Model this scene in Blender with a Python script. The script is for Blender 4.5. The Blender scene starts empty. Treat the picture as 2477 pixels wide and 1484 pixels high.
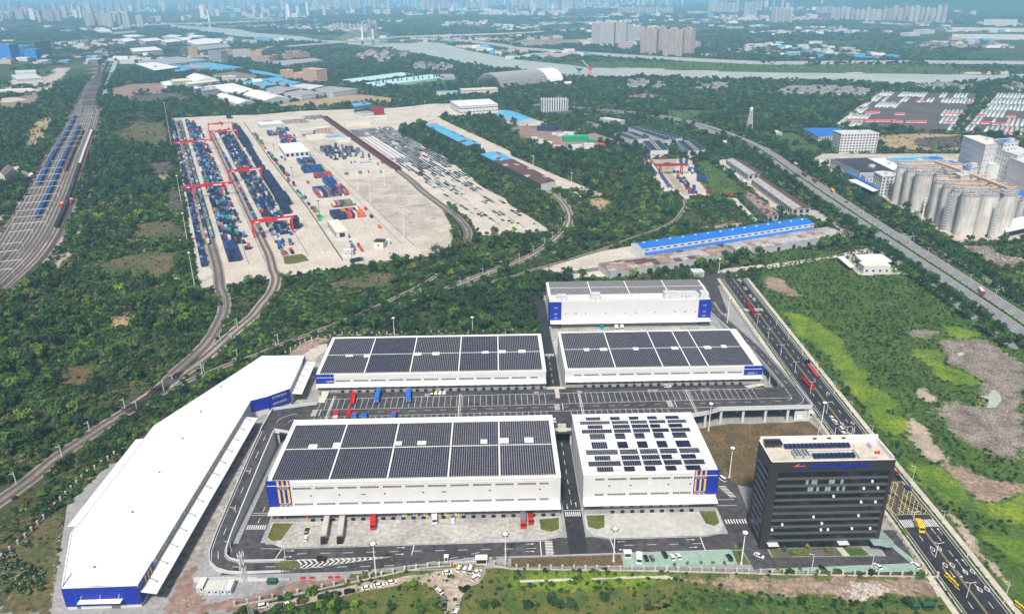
import bpy,math,random
import numpy as np
random.seed(7); RU,RCH,RR = random.uniform,random.choice,random.random; RNG = np.random.default_rng(11)
R = math.radians
SC = bpy.context.scene
COL = SC.collection

# ------------------------------------------------------------------ camera, sky, sun, exposure
cam_data = bpy.data.cameras.new('camera')
cam_data.sensor_width = 36.0
cam_data.lens = 36.0*1850.0/2477.0
cam_data.clip_start = 1.0
cam_data.clip_end = 90000.0
camera = bpy.data.objects.new('camera',cam_data)
COL.objects.link(camera)
camera.location = (0,0,215)
from mathutils import Matrix
camera.rotation_euler = (Matrix.Rotation(R(-1.3),3,'Z') @ Matrix.Rotation(R(90 - 22.518),3,'X')
                         @ Matrix.Rotation(R(-0.45),3,'Z')).to_euler()
SC.camera = camera

SUN_EL, SUN_AZ = 52.0,194.0      # degrees; azimuth clockwise from +Y
world = bpy.data.worlds.new('World')
SC.world = world
world.use_nodes = True
wn = world.node_tree.nodes
sky = wn.new('ShaderNodeTexSky')
sky.sky_type = 'NISHITA'
sky.sun_disc = False
sky.sun_elevation = R(SUN_EL)
sky.sun_rotation = R(SUN_AZ)
sky.altitude = 200.0
sky.air_density = 1.0
sky.dust_density = 4.0
sky.ozone_density = 1.0
wn['Background'].inputs['Strength'].default_value = 0.07
world.node_tree.links.new(sky.outputs['Color'],wn['Background'].inputs['Color'])

sun_data = bpy.data.lights.new('sun','SUN')
sun_data.energy = 3.9
sun_data.angle = R(7.0)
sun_data.color = (1.0,0.95,0.87)
sun = bpy.data.objects.new('sun',sun_data)
COL.objects.link(sun)
sun.location = (0,-200,600)
sun.rotation_euler = (R(90 - SUN_EL),0,R(180 - SUN_AZ))

SC.view_settings.view_transform = 'Standard'
SC.view_settings.look = 'None'
SC.view_settings.exposure = 0.36
SC.view_settings.gamma = 1.0
SC.view_settings.use_curve_mapping = False
SC.render.engine = 'CYCLES'
SC.cycles.use_denoising = True
SC.cycles.max_bounces = 5
SC.cycles.diffuse_bounces = 2
SC.cycles.glossy_bounces = 2
SC.cycles.transmission_bounces = 2
SC.cycles.transparent_max_bounces = 8
SC.cycles.volume_bounces = 2
SC.cycles.use_adaptive_sampling = True
SC.cycles.adaptive_threshold = 0.02

# ------------------------------------------------------------------ materials
def lin(c):
    return tuple((v/12.92 if v <= 0.04045 else ((v + 0.055)/1.055) ** 2.4) for v in c[:3])
def rgb(r,g,b):
    return lin((r/255,g/255,b/255))
MATS = {}
def mat(name,col,rough=0.8,var=0.15,scale=0.3,col2=None,metal=0.0,spec=0.25,bump=0.0,scale2=None,inst=0.0,mixpos=(0.35,0.65)):
    m = bpy.data.materials.new(name); m.use_nodes = True
    nt = m.node_tree; N = nt.nodes; L = nt.links
    b = N['Principled BSDF']
    b.inputs['Roughness'].default_value = rough
    b.inputs['Metallic'].default_value = metal
    b.inputs['Specular IOR Level'].default_value = spec
    if var > 0 or col2 is not None:
        g = N.new('ShaderNodeNewGeometry')
        n = N.new('ShaderNodeTexNoise'); n.inputs['Scale'].default_value = scale; n.inputs['Detail'].default_value = 5; n.inputs['Roughness'].default_value = 0.62
        L.new(g.outputs['Position'],n.inputs['Vector'])
        r = N.new('ShaderNodeValToRGB')
        c2 = col2 if col2 is not None else tuple(min(1,v*(1 + var)) for v in col)
        c1 = tuple(v*(1 - var) for v in col) if col2 is None else col
        r.color_ramp.elements[0].position = mixpos[0]; r.color_ramp.elements[1].position = mixpos[1]
        r.color_ramp.elements[0].color = (*c1,1); r.color_ramp.elements[1].color = (*c2,1)
        L.new(n.outputs['Fac'],r.inputs['Fac'])
        out = r.outputs['Color']
        if scale2:
            n2 = N.new('ShaderNodeTexNoise'); n2.inputs['Scale'].default_value = scale2; n2.inputs['Detail'].default_value = 3
            L.new(g.outputs['Position'],n2.inputs['Vector'])
            mr = N.new('ShaderNodeMapRange'); mr.inputs['From Min'].default_value = 0.3; mr.inputs['From Max'].default_value = 0.7
            mr.inputs['To Min'].default_value = 1 - 1.5*max(var,.1); mr.inputs['To Max'].default_value = 1 + 1.5*max(var,.1)
            L.new(n2.outputs['Fac'],mr.inputs['Value'])
            mx = N.new('ShaderNodeVectorMath'); mx.operation = 'SCALE'
            L.new(out,mx.inputs[0]); L.new(mr.outputs['Result'],mx.inputs['Scale'])
            out = mx.outputs[0]
        if inst:
            oi = N.new('ShaderNodeObjectInfo')
            mr = N.new('ShaderNodeMapRange'); mr.inputs['To Min'].default_value = 1 - inst; mr.inputs['To Max'].default_value = 1 + inst
            L.new(oi.outputs['Random'],mr.inputs['Value'])
            mx = N.new('ShaderNodeVectorMath'); mx.operation = 'SCALE'
            L.new(out,mx.inputs[0]); L.new(mr.outputs['Result'],mx.inputs['Scale'])
            out = mx.outputs[0]
        L.new(out,b.inputs['Base Color'])
        if bump:
            bp = N.new('ShaderNodeBump'); bp.inputs['Strength'].default_value = 0.6; bp.inputs['Distance'].default_value = bump
            L.new(n.outputs['Fac'],bp.inputs['Height']); L.new(bp.outputs['Normal'],b.inputs['Normal'])
    else:
        b.inputs['Base Color'].default_value = (*col,1)
    MATS[name] = m
    return m

mat('white_sheet',(.77,.765,.745),.5,.035,.06,scale2=.9)
mat('siding_concrete',(.24,.225,.205),.9,.22,.09,col2=(.40,.38,.355),scale2=.4)
mat('white_wall',(.60,.60,.605),.6,.04,.15)
mat('cream',(.70,.66,.57),.7,.06,.2)
mat('grey_wall',(.42,.43,.44),.7,.08,.2)
mat('light_grey',(.58,.59,.60),.6,.06,.2)
mat('blue_sheet',(.012,.030,.33),.4,.06,.3)
mat('blue_light',(.02,.16,.55),.45,.10,.1)
mat('blue_faded',(.10,.38,.62),.5,.15,.1)
mat('yellow',(.80,.47,.03),.5,.04,.5)
mat('concrete',(.46,.41,.35),.85,.2,.05,scale2=.6)
mat('concrete_pale',(.53,.475,.405),.85,.12,.035,scale2=.4)
mat('apron',(.40,.385,.355),.85,.18,.07,scale2=.5)
mat('apron_new',(.46,.45,.425),.85,.09,.06,scale2=.4)
mat('concrete_grey',(.30,.30,.30),.85,.12,.12,scale2=.7)
mat('asphalt',(.066,.062,.066),.85,.25,.05,scale2=.35)
mat('asphalt_dark',(.034,.033,.037),.85,.25,.06,scale2=.4)
mat('asphalt_old',(.22,.22,.225),.85,.07,.05)
mat('paint',(.74,.73,.70),.7,.10,.8)
mat('paint_yellow',(.62,.48,.22),.7,.1,.8)
mat('kerb',(.50,.49,.46),.8,.08,.5)
mat('ballast',(.30,.26,.225),.95,.20,.04,scale2=.5)
mat('ballast_pale',(.42,.36,.305),.95,.18,.05,scale2=.6)
mat('sleeper',(.12,.10,.09),.95,.25,.4)
mat('steel',(.20,.18,.17),.5,.1,.6,metal=.5)
mat('galv',(.62,.63,.64),.5,.05,.5)
mat('dark_steel',(.06,.06,.065),.5,.15,.5)
mat('solar',(.016,.015,.042),.35,.5,.25,spec=.2)
mat('solar_frame',(.74,.73,.68),.5,.03,.5)
mat('glass_dark',(.012,.016,.022),.08,.4,.3,spec=.6)
mat('glass_blue',(.012,.020,.075),.08,.4,.3,spec=.6)
mat('glass_green',(.26,.36,.33),.15,.1,.3,spec=.5)
mat('window_dark',(.02,.022,.026),.2,.2,.4,spec=.5)
mat('office_stone',(.040,.034,.033),.55,.10,.5)
mat('office_band',(.095,.088,.084),.5,.06,.5)
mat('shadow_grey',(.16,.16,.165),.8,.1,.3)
mat('red_paint',(.62,.016,.016),.4,.06,.5)
mat('red_dark',(.30,.018,.02),.5,.12,.5)
mat('rust',(.12,.060,.050),.85,.30,.25,scale2=.8)
mat('rust_pale',(.30,.21,.18),.85,.35,.2,scale2=.6)
mat('old_grey_roof',(.38,.37,.37),.85,.22,.2,scale2=.7)
mat('maroon',(.11,.025,.035),.5,.15,.4)
mat('orange',(.70,.17,.03),.5,.08,.4)
mat('tan_pipe',(.55,.33,.18),.55,.1,.4)
mat('silo',(.60,.585,.55),.85,.06,.12,scale2=.03)
mat('rubber',(.015,.015,.016),.8,0)
mat('black_paint',(.012,.012,.014),.25,0,spec=.5)
mat('white_paint',(.80,.80,.80),.3,0,spec=.5)
mat('silver_paint',(.45,.46,.47),.3,0,metal=.4)
mat('grey_paint',(.16,.165,.17),.35,0,spec=.4)
mat('red_car',(.33,.01,.02),.3,0,spec=.5)
mat('blue_car',(.02,.04,.18),.3,0,spec=.5)
mat('yellow_car',(.85,.62,.02),.35,0,spec=.5)
mat('cyan_paint',(.02,.45,.62),.4,.05,.5)
mat('truck_blue',(.015,.15,.58),.45,.08,.4)
mat('truck_red',(.62,.012,.018),.35,.05,.5)
mat('truck_grey',(.50,.47,.43),.6,.08,.4)
mat('cont_navy',(.022,.034,.095),.55,.20,.5,inst=.25)
mat('cont_blue',(.02,.09,.32),.5,.15,.5,inst=.3)
mat('cont_sky',(.14,.32,.55),.55,.12,.5,inst=.2)
mat('cont_grey',(.20,.19,.23),.6,.15,.5,inst=.3)
mat('cont_red',(.42,.07,.05),.6,.15,.5,inst=.3)
mat('cont_orange',(.62,.16,.05),.55,.12,.5,inst=.2)
mat('cont_green',(.02,.34,.17),.55,.12,.5,inst=.25)
mat('cont_white',(.62,.61,.57),.6,.08,.5,inst=.1)
mat('cont_brown',(.19,.07,.055),.65,.15,.5,inst=.25)
mat('earth',(.27,.20,.15),.95,.28,.06,scale2=.5)
mat('earth_pale',(.38,.31,.24),.95,.22,.08,scale2=.6)
mat('earth_red',(.27,.185,.15),.95,.2,.03,scale2=.3)
mat('rubble',(.135,.11,.09),.95,.4,.10,col2=(.30,.26,.22),scale2=.9)
mat('soil_dark',(.10,.085,.08),.95,.2,.03,scale2=.3)
mat('straw',(.36,.27,.15),.95,.22,.05,scale2=.4)
mat('lawn',(.052,.105,.018),.95,.25,.12,col2=(.15,.135,.035),scale2=1.2)
mat('lawn_dry',(.075,.07,.028),.95,.3,.12,col2=(.17,.105,.055),scale2=.9)
mat('meadow',(.060,.135,.016),.95,.3,.05,col2=(.20,.27,.020),scale2=.6)
mat('meadow_deep',(.040,.090,.018),.95,.3,.06,col2=(.085,.14,.024),scale2=.6)
mat('scrub',(.060,.085,.026),.95,.3,.03,col2=(.16,.115,.06),scale2=.4)
mat('turf',(.055,.11,.03),.95,.15,.1,scale2=.8)
mat('green_paver',(.27,.40,.33),.85,.10,.4,scale2=1.2)
mat('water',(.44,.47,.42),.35,.10,.01,spec=.5)
mat('sand',(.52,.44,.34),.95,.12,.02)
mat('plastic_film',(.52,.58,.55),.4,.10,.3,spec=.4)
mat('red_roof',(.62,.08,.09),.6,.1,.2)
mat('brick_pink',(.48,.33,.26),.8,.12,.1)
mat('far_wall',(.55,.54,.52),.8,.08,.05)
mat('far_warm',(.50,.40,.36),.8,.08,.05)
mat('far_dark',(.16,.16,.18),.8,.1,.05)
mat('tile_roof',(.20,.19,.19),.8,.2,.2)
mat('net_blue',(.02,.22,.62),.8,.1,.05)
mat('net_green',(.05,.13,.10),.8,.1,.05)
mat('bark',(.10,.075,.055),.95,.2,2.0)
mat('leaf',(.052,.108,.018),.75,.3,.35,scale2=.05,inst=.5,spec=.15)
mat('leaf_bright',(.11,.19,.02),.75,.3,.35,scale2=.05,inst=.35,spec=.15)
mat('leaf_dark',(.026,.064,.018),.75,.3,.35,scale2=.05,inst=.35,spec=.15)
mat('leaf_olive',(.11,.13,.038),.8,.3,.35,scale2=.05,inst=.35,spec=.15)
mat('blossom',(.55,.52,.42),.8,.2,2.0)

# ------------------------------------------------------------------ mesh building
class MB:
    def __init__(self): self.v = []; self.f = []; self.m = []
    def add(self,vs,fs,mi=0):
        o = len(self.v); self.v += vs
        self.f += [tuple(i + o for i in f) for f in fs]; self.m += [mi]*len(fs)
    def box(self,x0,y0,z0,x1,y1,z1,mi=0):
        self.add([(x0,y0,z0),(x1,y0,z0),(x1,y1,z0),(x0,y1,z0),(x0,y0,z1),(x1,y0,z1),(x1,y1,z1),(x0,y1,z1)],
                 [(0,3,2,1),(4,5,6,7),(0,1,5,4),(1,2,6,5),(2,3,7,6),(3,0,4,7)],mi)
    def cbox(self,cx,cy,z0,sx,sy,sz,a=0.0,mi=0):
        c,s = math.cos(a),math.sin(a)
        p = [(cx + c*x - s*y,cy + s*x + c*y) for x,y in ((-sx/2,-sy/2),(sx/2,-sy/2),(sx/2,sy/2),(-sx/2,sy/2))]
        self.prism(p,z0,z0 + sz,mi)
    def prism(self,poly,z0,z1,mi=0,mtop=None):
        n = len(poly)
        self.add([(x,y,z0) for x,y in poly] + [(x,y,z1) for x,y in poly],
                 [(i,(i + 1) % n,n + (i + 1) % n,n + i) for i in range(n)],mi)
        o = len(self.v) - 2*n
        self.f.append(tuple(range(o + n,o + 2*n))); self.m.append(mi if mtop is None else mtop)
        self.f.append(tuple(range(o + n - 1,o - 1,-1))); self.m.append(mi)
    def quad(self,a,b,c,d,mi=0): self.add([a,b,c,d],[(0,1,2,3)],mi)
    def beam(self,a,b,w,h,mi=0):
        # bar of rectangular section from a to b
        a = np.array(a,float); b = np.array(b,float); d = b - a; L = np.linalg.norm(d)
        if L < 1e-6: return
        d /= L; up = np.array([0,0,1.]) if abs(d[2]) < .95 else np.array([0,1.,0])
        s = np.cross(d,up); s /= np.linalg.norm(s); u = np.cross(s,d)
        vs = []
        for p in (a,b):
            for i,j in ((-1,-1),(1,-1),(1,1),(-1,1)): vs.append(tuple(p + s*w/2*i + u*h/2*j))
        self.add(vs,[(3,2,1,0),(4,5,6,7),(0,1,5,4),(1,2,6,5),(2,3,7,6),(3,0,4,7)],mi)
    def tube(self,a,b,r0,r1=None,n=8,mi=0,caps=True):
        r1 = r0 if r1 is None else r1
        a = np.array(a,float); b = np.array(b,float); d = b - a; d /= np.linalg.norm(d)
        up = np.array([0,0,1.]) if abs(d[2]) < .9 else np.array([1.,0,0])
        s = np.cross(d,up); s /= np.linalg.norm(s); u = np.cross(s,d)
        vs = []
        for p,r in ((a,r0),(b,r1)):
            for k in range(n):
                t = 2*math.pi*k/n; vs.append(tuple(p + (s*math.cos(t) + u*math.sin(t))*r))
        fs = [(k,(k + 1) % n,n + (k + 1) % n,n + k) for k in range(n)]
        if caps: fs += [tuple(range(n - 1,-1,-1)),tuple(range(n,2*n))]
        self.add(vs,fs,mi)
    def arch(self,x0,x1,y0,y1,z0,h,n=8,mi=0):
        # barrel vault along y
        vs = []; cx = (x0 + x1)/2; r = (x1 - x0)/2
        for y in (y0,y1):
            for k in range(n + 1):
                t = math.pi*k/n; vs.append((cx - r*math.cos(t),y,z0 + h*math.sin(t)))
        fs = [(k,k + 1,n + 2 + k,n + 1 + k) for k in range(n)] + [tuple(range(n,-1,-1)),tuple(range(n + 1,2*n + 2))]
        self.add(vs,fs,mi)
    def xf(self,x,y,z=0,a=0.0,s=1.0):
        c,q = math.cos(a),math.sin(a)
        self.v = [(x + s*(c*p[0] - q*p[1]),y + s*(q*p[0] + c*p[1]),z + s*p[2]) for p in self.v]; return self
    def mesh(self,name,mats,smooth=False):
        me = bpy.data.meshes.new(name)
        me.from_pydata([tuple(map(float,p)) for p in self.v],[],self.f)
        for k in (mats if isinstance(mats,(list,tuple)) else [mats]): me.materials.append(MATS[k])
        if len(me.polygons) and max(self.m) > 0: me.polygons.foreach_set('material_index',self.m)
        if smooth: me.polygons.foreach_set('use_smooth',[True]*len(me.polygons))
        return me
    def build(self,name,mats,parent=None,smooth=False,**kw):
        return put(name,self.mesh(name,mats,smooth),parent,**kw)

O1 = 'zeroth first second third fourth fifth sixth seventh eighth ninth tenth eleventh twelfth thirteenth fourteenth fifteenth sixteenth seventeenth eighteenth nineteenth'.split()
O10 = {2: 'twent',3: 'thirt',4: 'fort',5: 'fift',6: 'sixt',7: 'sevent',8: 'eight',9: 'ninet'}
def nth(i): i += 1; return O1[i] if i < 20 else O10[i // 10] + ('ieth' if i % 10 == 0 else 'y-' + O1[i % 10])
def tag(o,label=None,cat=None,group=None,kind=None):
    if label: o['label'] = label
    if cat: o['category'] = cat
    if group: o['group'] = group
    if kind: o['kind'] = kind
    return o
def put(name,me,parent=None,loc=None,rz=0.0,scale=None,label=None,cat=None,group=None,kind=None):
    o = bpy.data.objects.new(name,me); COL.objects.link(o)
    if parent is not None: o.parent = parent
    if loc is not None: o.location = loc
    if rz: o.rotation_euler = (0,0,rz)
    if scale is not None: o.scale = scale if isinstance(scale,tuple) else (scale,)*3
    return tag(o,label,cat,group,kind)
def lettering(name,text,size,m,parent,loc,extrude=.01,bold=0.0,align='LEFT',space=1.0):
    c = bpy.data.curves.new(name,'FONT'); c.body = text; c.size = size; c.extrude = extrude; c.offset = bold; c.align_x = align; c.space_character = space
    o = bpy.data.objects.new(name,c); me = bpy.data.meshes.new_from_object(o); bpy.data.objects.remove(o); me.materials.clear(); me.materials.append(MATS[m])
    k = put(name,me,parent,loc); k.rotation_euler = (R(90),0,0); return k
def thing(name,label,cat,loc=(0,0,0),rz=0.0,group=None):
    return put(name,None,None,loc,rz,None,label,cat,group)
def copy_tree(o,parent=None):
    c = o.copy(); COL.objects.link(c)
    if parent is not None: c.parent = parent
    for ch in list(o.children): copy_tree(ch,c)
    return c

# ------------------------------------------------------------------ land-use raster (what may grow where)
GX0,GX1,GY0,GY1,GR = -1100,1300,190,2500,2.0
GW,GH = int((GX1 - GX0)/GR),int((GY1 - GY0)/GR)
VEG = np.full((GH, GW),2, np.int8)     # 0 bare 1 grass 2 scrub 3 wood 4 dense dark wood 5 sparse shrubs 6 low bushes
def inside(poly,X,Y):
    r = np.zeros(X.shape,bool); n = len(poly)
    for i in range(n):
        x1,y1 = poly[i]; x2,y2 = poly[(i + 1) % n]
        if y1 == y2: continue
        c = ((y1 > Y) != (y2 > Y)) & (X < (x2 - x1)*(Y - y1)/(y2 - y1) + x1)
        r ^= c
    return r
def paint(poly,val,grow=0.0):
    p = np.array(poly,float)
    if grow:
        c = p.mean(0); d = p - c; p = c + d*(1 + grow/np.maximum(np.linalg.norm(d,axis=1,keepdims=True),1))
    x0,y0 = p.min(0); x1,y1 = p.max(0)
    i0,i1 = max(0,int((x0 - GX0)/GR)),min(GW,int((x1 - GX0)/GR) + 2)
    j0,j1 = max(0,int((y0 - GY0)/GR)),min(GH,int((y1 - GY0)/GR) + 2)
    if i1 <= i0 or j1 <= j0: return
    X,Y = np.meshgrid(GX0 + (np.arange(i0,i1) + .5)*GR,GY0 + (np.arange(j0,j1) + .5)*GR)
    VEG[j0:j1,i0:i1][inside([tuple(q) for q in p],X,Y)] = val
def paint_line(pl,w,val=0):
    p = np.array(pl,float); l = offset_line(p,w/2); r = offset_line(p,-w/2)
    for i in range(len(p) - 1): paint([tuple(l[i]),tuple(l[i + 1]),tuple(r[i + 1]),tuple(r[i])],val)
def rough_edge(poly,step=6.0,amp=1.5):
    out = []
    for i in range(len(poly)):
        a = np.array(poly[i],float); b = np.array(poly[(i + 1) % len(poly)],float)
        L = np.linalg.norm(b - a); n = max(1,int(L/step))
        for k in range(n):
            p = a + (b - a)*k/n + RNG.normal(0,amp,2)*(1 if k else .5); out.append(tuple(p))
    return out
def sheet(name,poly,z,m,veg=0,rough=0.0,step=6.0,kind='structure',parent=None,label=None,cat=None,group=None):
    if rough: poly = rough_edge(poly,step,rough)
    if veg is not None: paint(poly,veg)
    if rough >= .5 and m not in ('water','concrete_pale_hard'): return put(name,soft_sheet(poly,z,m,min(26,rough*8)),parent,label=label,cat=cat,group=group,kind=kind)
    b = MB(); b.add([(x,y,z) for x,y in poly],[tuple(range(len(poly)))])
    me = b.mesh(name,m)
    # make sure it faces up
    me.update()
    if me.polygons[0].normal.z < 0: me.flip_normals()
    return put(name,me,parent,label=label,cat=cat,group=group,kind=kind)
def soft(m):
    k = m + '_soft'
    if k in MATS: return k
    c = MATS[m].copy(); nt = c.node_tree; N = nt.nodes; L = nt.links
    at = N.new('ShaderNodeAttribute'); at.attribute_name = 'edge'; g = N.new('ShaderNodeNewGeometry'); n = N.new('ShaderNodeTexNoise'); n.inputs['Scale'].default_value = .3; n.inputs['Detail'].default_value = 9; n.inputs['Roughness'].default_value = .7
    L.new(g.outputs['Position'],n.inputs['Vector'])
    mr = N.new('ShaderNodeMapRange'); mr.inputs['From Min'].default_value = .28; mr.inputs['From Max'].default_value = .72; L.new(n.outputs['Fac'],mr.inputs['Value'])
    gt = N.new('ShaderNodeMath'); gt.operation = 'GREATER_THAN'; L.new(at.outputs['Fac'],gt.inputs[0]); L.new(mr.outputs['Result'],gt.inputs[1]); L.new(gt.outputs[0],N['Principled BSDF'].inputs['Alpha'])
    MATS[k] = c; return k
def soft_sheet(poly,z,m,w):
    p = np.array(poly,float); q = np.roll(p,-1,0); lo,hi = p.min(0) - w,p.max(0) + w; c = max(1.2,(hi - lo).max()/60,w/4)
    nx,ny = [int(v/c) + 2 for v in hi - lo]; X,Yg = np.meshgrid(lo[0] + np.arange(nx)*c,lo[1] + np.arange(ny)*c); P0 = np.stack([X.ravel(),Yg.ravel()],1)
    d = np.full(len(P0),1e9)
    for a,e in zip(p,q):
        v = e - a; t = np.clip(((P0 - a) @ v)/(v @ v + 1e-9),0,1); d = np.minimum(d,np.hypot(*(P0 - a - t[:,None]*v).T))
    ed = np.clip(.5 + np.where(inside([tuple(k) for k in p],X,Yg).ravel(),d,-d)/w,0,1.02); E = ed.reshape(ny,nx)
    k = np.maximum.reduce([E[:-1,:-1],E[1:,:-1],E[:-1,1:],E[1:,1:]]) > 0; jj,ii = np.nonzero(k); o = jj*nx + ii
    f = np.stack([o,o + 1,o + nx + 1,o + nx],1); u,inv = np.unique(f,return_inverse=True); inv = inv.reshape(f.shape)
    me = bpy.data.meshes.new('sheet'); me.from_pydata([(x,y,z) for x,y in P0[u]],[],[tuple(r) for r in inv.tolist()]); me.materials.append(MATS[soft(m)])
    me.attributes.new('edge','FLOAT','POINT').data.foreach_set('value',ed[u].astype(np.float32)); return me
def offset_line(pl,d):
    p = np.array(pl,float); t = np.gradient(p,axis=0); t /= np.linalg.norm(t,axis=1,keepdims=True)
    return p + np.stack([-t[:,1],t[:,0]],1)*d
def smooth_line(pl,step=8.0):
    # Catmull-Rom through the points, resampled
    p = np.array(pl,float); out = []
    q = np.vstack([2*p[0] - p[1],p,2*p[-1] - p[-2]])
    for i in range(1,len(q) - 2):
        n = max(2,int(np.linalg.norm(q[i + 1] - q[i])/step))
        for k in range(n):
            t = k/n
            out.append(.5*((2*q[i]) + (-q[i - 1] + q[i + 1])*t + (2*q[i - 1] - 5*q[i] + 4*q[i + 1] - q[i + 2])*t*t
                             + (-q[i - 1] + 3*q[i] - 3*q[i + 1] + q[i + 2])*t ** 3))
    out.append(p[-1]); return np.array(out)
def ribbon_mb(b,pl,w,z,mi=0,off=0.0):
    p = np.array(pl,float); l = offset_line(p,off + w/2); r = offset_line(p,off - w/2)
    zs = z if hasattr(z,'__len__') else [z]*len(p)
    vs = []
    for i in range(len(p)): vs += [(r[i][0],r[i][1],zs[i]),(l[i][0],l[i][1],zs[i])]
    b.add(vs,[(2*i,2*i + 2,2*i + 3,2*i + 1) for i in range(len(p) - 1)],mi)
def ribbon(name,pl,w,z,m,veg=0,parent=None,off=0.0,kind='structure'):
    b = MB(); ribbon_mb(b,pl,w,z,0,off)
    if veg is not None:
        paint_line(offset_line(np.array(pl,float),off) if off else pl,w,veg)
    return b.build(name,m,parent,kind=kind)
def dashes(b,pl,off,z,w=.18,on=4.0,gap=6.0,mi=0):
    p = smooth_line(pl,2.0) if len(pl) > 2 else np.array([np.array(pl[0]) + (np.array(pl[1]) - np.array(pl[0]))*t for t in np.linspace(0,1,max(2,int(np.linalg.norm(np.array(pl[1]) - np.array(pl[0]))/2)))])
    q = offset_line(p,off); s = np.concatenate([[0],np.cumsum(np.linalg.norm(np.diff(q,axis=0),axis=1))])
    t = 0.0
    while t + on < s[-1]:
        a = np.array([np.interp(t,s,q[:,0]),np.interp(t,s,q[:,1])]); c = np.array([np.interp(t + on,s,q[:,0]),np.interp(t + on,s,q[:,1])])
        ribbon_mb(b,[a,c],w,z,mi); t += on + gap

# ------------------------------------------------------------------ ground, river, roads, yards
def ground_material():
    m = bpy.data.materials.new('ground'); m.use_nodes = True
    nt = m.node_tree; N = nt.nodes; L = nt.links; b = N['Principled BSDF']
    b.inputs['Roughness'].default_value = .95; b.inputs['Specular IOR Level'].default_value = .1
    g = N.new('ShaderNodeNewGeometry')
    def noise(s,d=5):
        n = N.new('ShaderNodeTexNoise'); n.inputs['Scale'].default_value = s; n.inputs['Detail'].default_value = d; n.inputs['Roughness'].default_value = .65
        L.new(g.outputs['Position'],n.inputs['Vector']); return n.outputs['Fac']
    def ramp(fac,stops):
        r = N.new('ShaderNodeValToRGB'); e = r.color_ramp.elements
        while len(e) < len(stops): e.new(.5)
        for k,(p,c) in enumerate(stops): e[k].position = p; e[k].color = (*c,1)
        L.new(fac,r.inputs['Fac']); return r.outputs['Color']
    near = ramp(noise(.02,8),[(.30,(.028,.042,.016)),(.45,(.050,.068,.026)),(.58,(.085,.075,.038)),(.72,(.15,.115,.07))])
    far = ramp(noise(.004,8),[(.30,(.024,.048,.022)),(.46,(.040,.072,.030)),(.60,(.075,.095,.045)),(.70,(.15,.12,.09))])
    sx = N.new('ShaderNodeSeparateXYZ'); L.new(g.outputs['Position'],sx.inputs[0])
    mr = N.new('ShaderNodeMapRange'); mr.inputs['From Min'].default_value = 1500; mr.inputs['From Max'].default_value = 2200
    L.new(sx.outputs['Y'],mr.inputs['Value'])
    mx = N.new('ShaderNodeMix'); mx.data_type = 'RGBA'
    L.new(mr.outputs['Result'],mx.inputs[0]); L.new(near,mx.inputs[6]); L.new(far,mx.inputs[7])
    mr2 = N.new('ShaderNodeMapRange'); mr2.inputs['From Min'].default_value = .3; mr2.inputs['From Max'].default_value = .7; mr2.inputs['To Min'].default_value = .6; mr2.inputs['To Max'].default_value = 1.4
    L.new(noise(.35,4),mr2.inputs['Value'])
    sc = N.new('ShaderNodeVectorMath'); sc.operation = 'SCALE'; L.new(mx.outputs[2],sc.inputs[0]); L.new(mr2.outputs['Result'],sc.inputs['Scale'])
    L.new(sc.outputs[0],b.inputs['Base Color'])
    MATS['ground'] = m
ground_material()
gb = MB(); gb.quad((-45000,-3000,0),(45000,-3000,0),(45000,48000,0),(-45000,48000,0))
gb.build('ground','ground',kind='structure')

# river, flood meadows and the levee on the far bank
RIV_FAR = [(-2309,5920),(-1886,5440),(-1557,5049),(-1327,4604),(-984,4197),(-800,3837),(-685,3741),(-573,3665),(-352,3546),(-196,3442),(-68,3025),(70,2674),(248,2428),(272,2358),(359,2317),(471,2273),(630,2197),(754,2156),(936,2121),(1079,2095),(1236,2053),(1305,2030),(1402,2063)]
RIV_NEAR = [(1339,1966),(1200,1901),(1068,1847),(918,1846),(899,1914),(684,1957),(609,1980),(501,2022),(405,2082),(354,2036),(240,2072),(175,2115),(60,2316),(-9,2388),(-128,2617),(-169,2744),(-275,2990),(-483,3353),(-634,3531),(-764,3663),(-886,3787),(-1196,4138),(-1315,4250),(-1646,4752),(-2144,5491)]
paint(RIV_FAR + RIV_NEAR,0)
sheet('flood_meadow',[(-996,4418),(-727,4155),(-388,3922),(-128,3659),(84,3227),(77,3170),(348,2834),(541,2620),(709,2484),(833,2388),(1134,2365),(1552,2293),(1389,2043),(1302,2025),(1234,2048),(1076,2090),(934,2115),(753,2150),(628,2192),(470,2267),(358,2310),(272,2351),(248,2421),(69,2666),(-68,3014),(-195,3429),(-350,3532),(-571,3650),(-682,3726),(-796,3820),(-980,4177)],.3,'meadow_deep',veg=5,rough=8,step=60)
sheet('river',RIV_FAR + RIV_NEAR,.6,'water',rough=4,step=50)
lev = [(-383,3871),(-128,3644),(84,3215),(77,3158),(219,2988),(348,2834),(448,2723),(543,2627),(709,2484),(836,2398),(989,2395),(1145,2389),(1354,2365),(1569,2318),(1590,2201),(1718,2152)]
lv = smooth_line(lev,60)
b = MB(); li = offset_line(lv,14); lo = offset_line(lv,-16); l1 = offset_line(lv,5); l0 = offset_line(lv,0)
for a,za,c,zc,mi in ((lo,.7,l0,9,0),(l0,9,l1,9,1),(l1,9,li,.7,0)):
    vs = []
    for i in range(len(lv)): vs += [(a[i][0],a[i][1],za),(c[i][0],c[i][1],zc)]
    b.add(vs,[(2*i,2*i + 2,2*i + 3,2*i + 1) for i in range(len(lv) - 1)],mi)
b.build('levee',['concrete_grey','asphalt_old'],kind='structure')
sheet('sandbank',[(1225,2081),(1339,2131),(1403,2165),(1414,2123),(1387,2065),(1314,2045)],.9,'sand',rough=4,step=30)
sheet('sandbank',[(954,2130),(1008,2136),(993,2104),(945,2103)],.9,'sand',rough=2,step=20)
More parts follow.
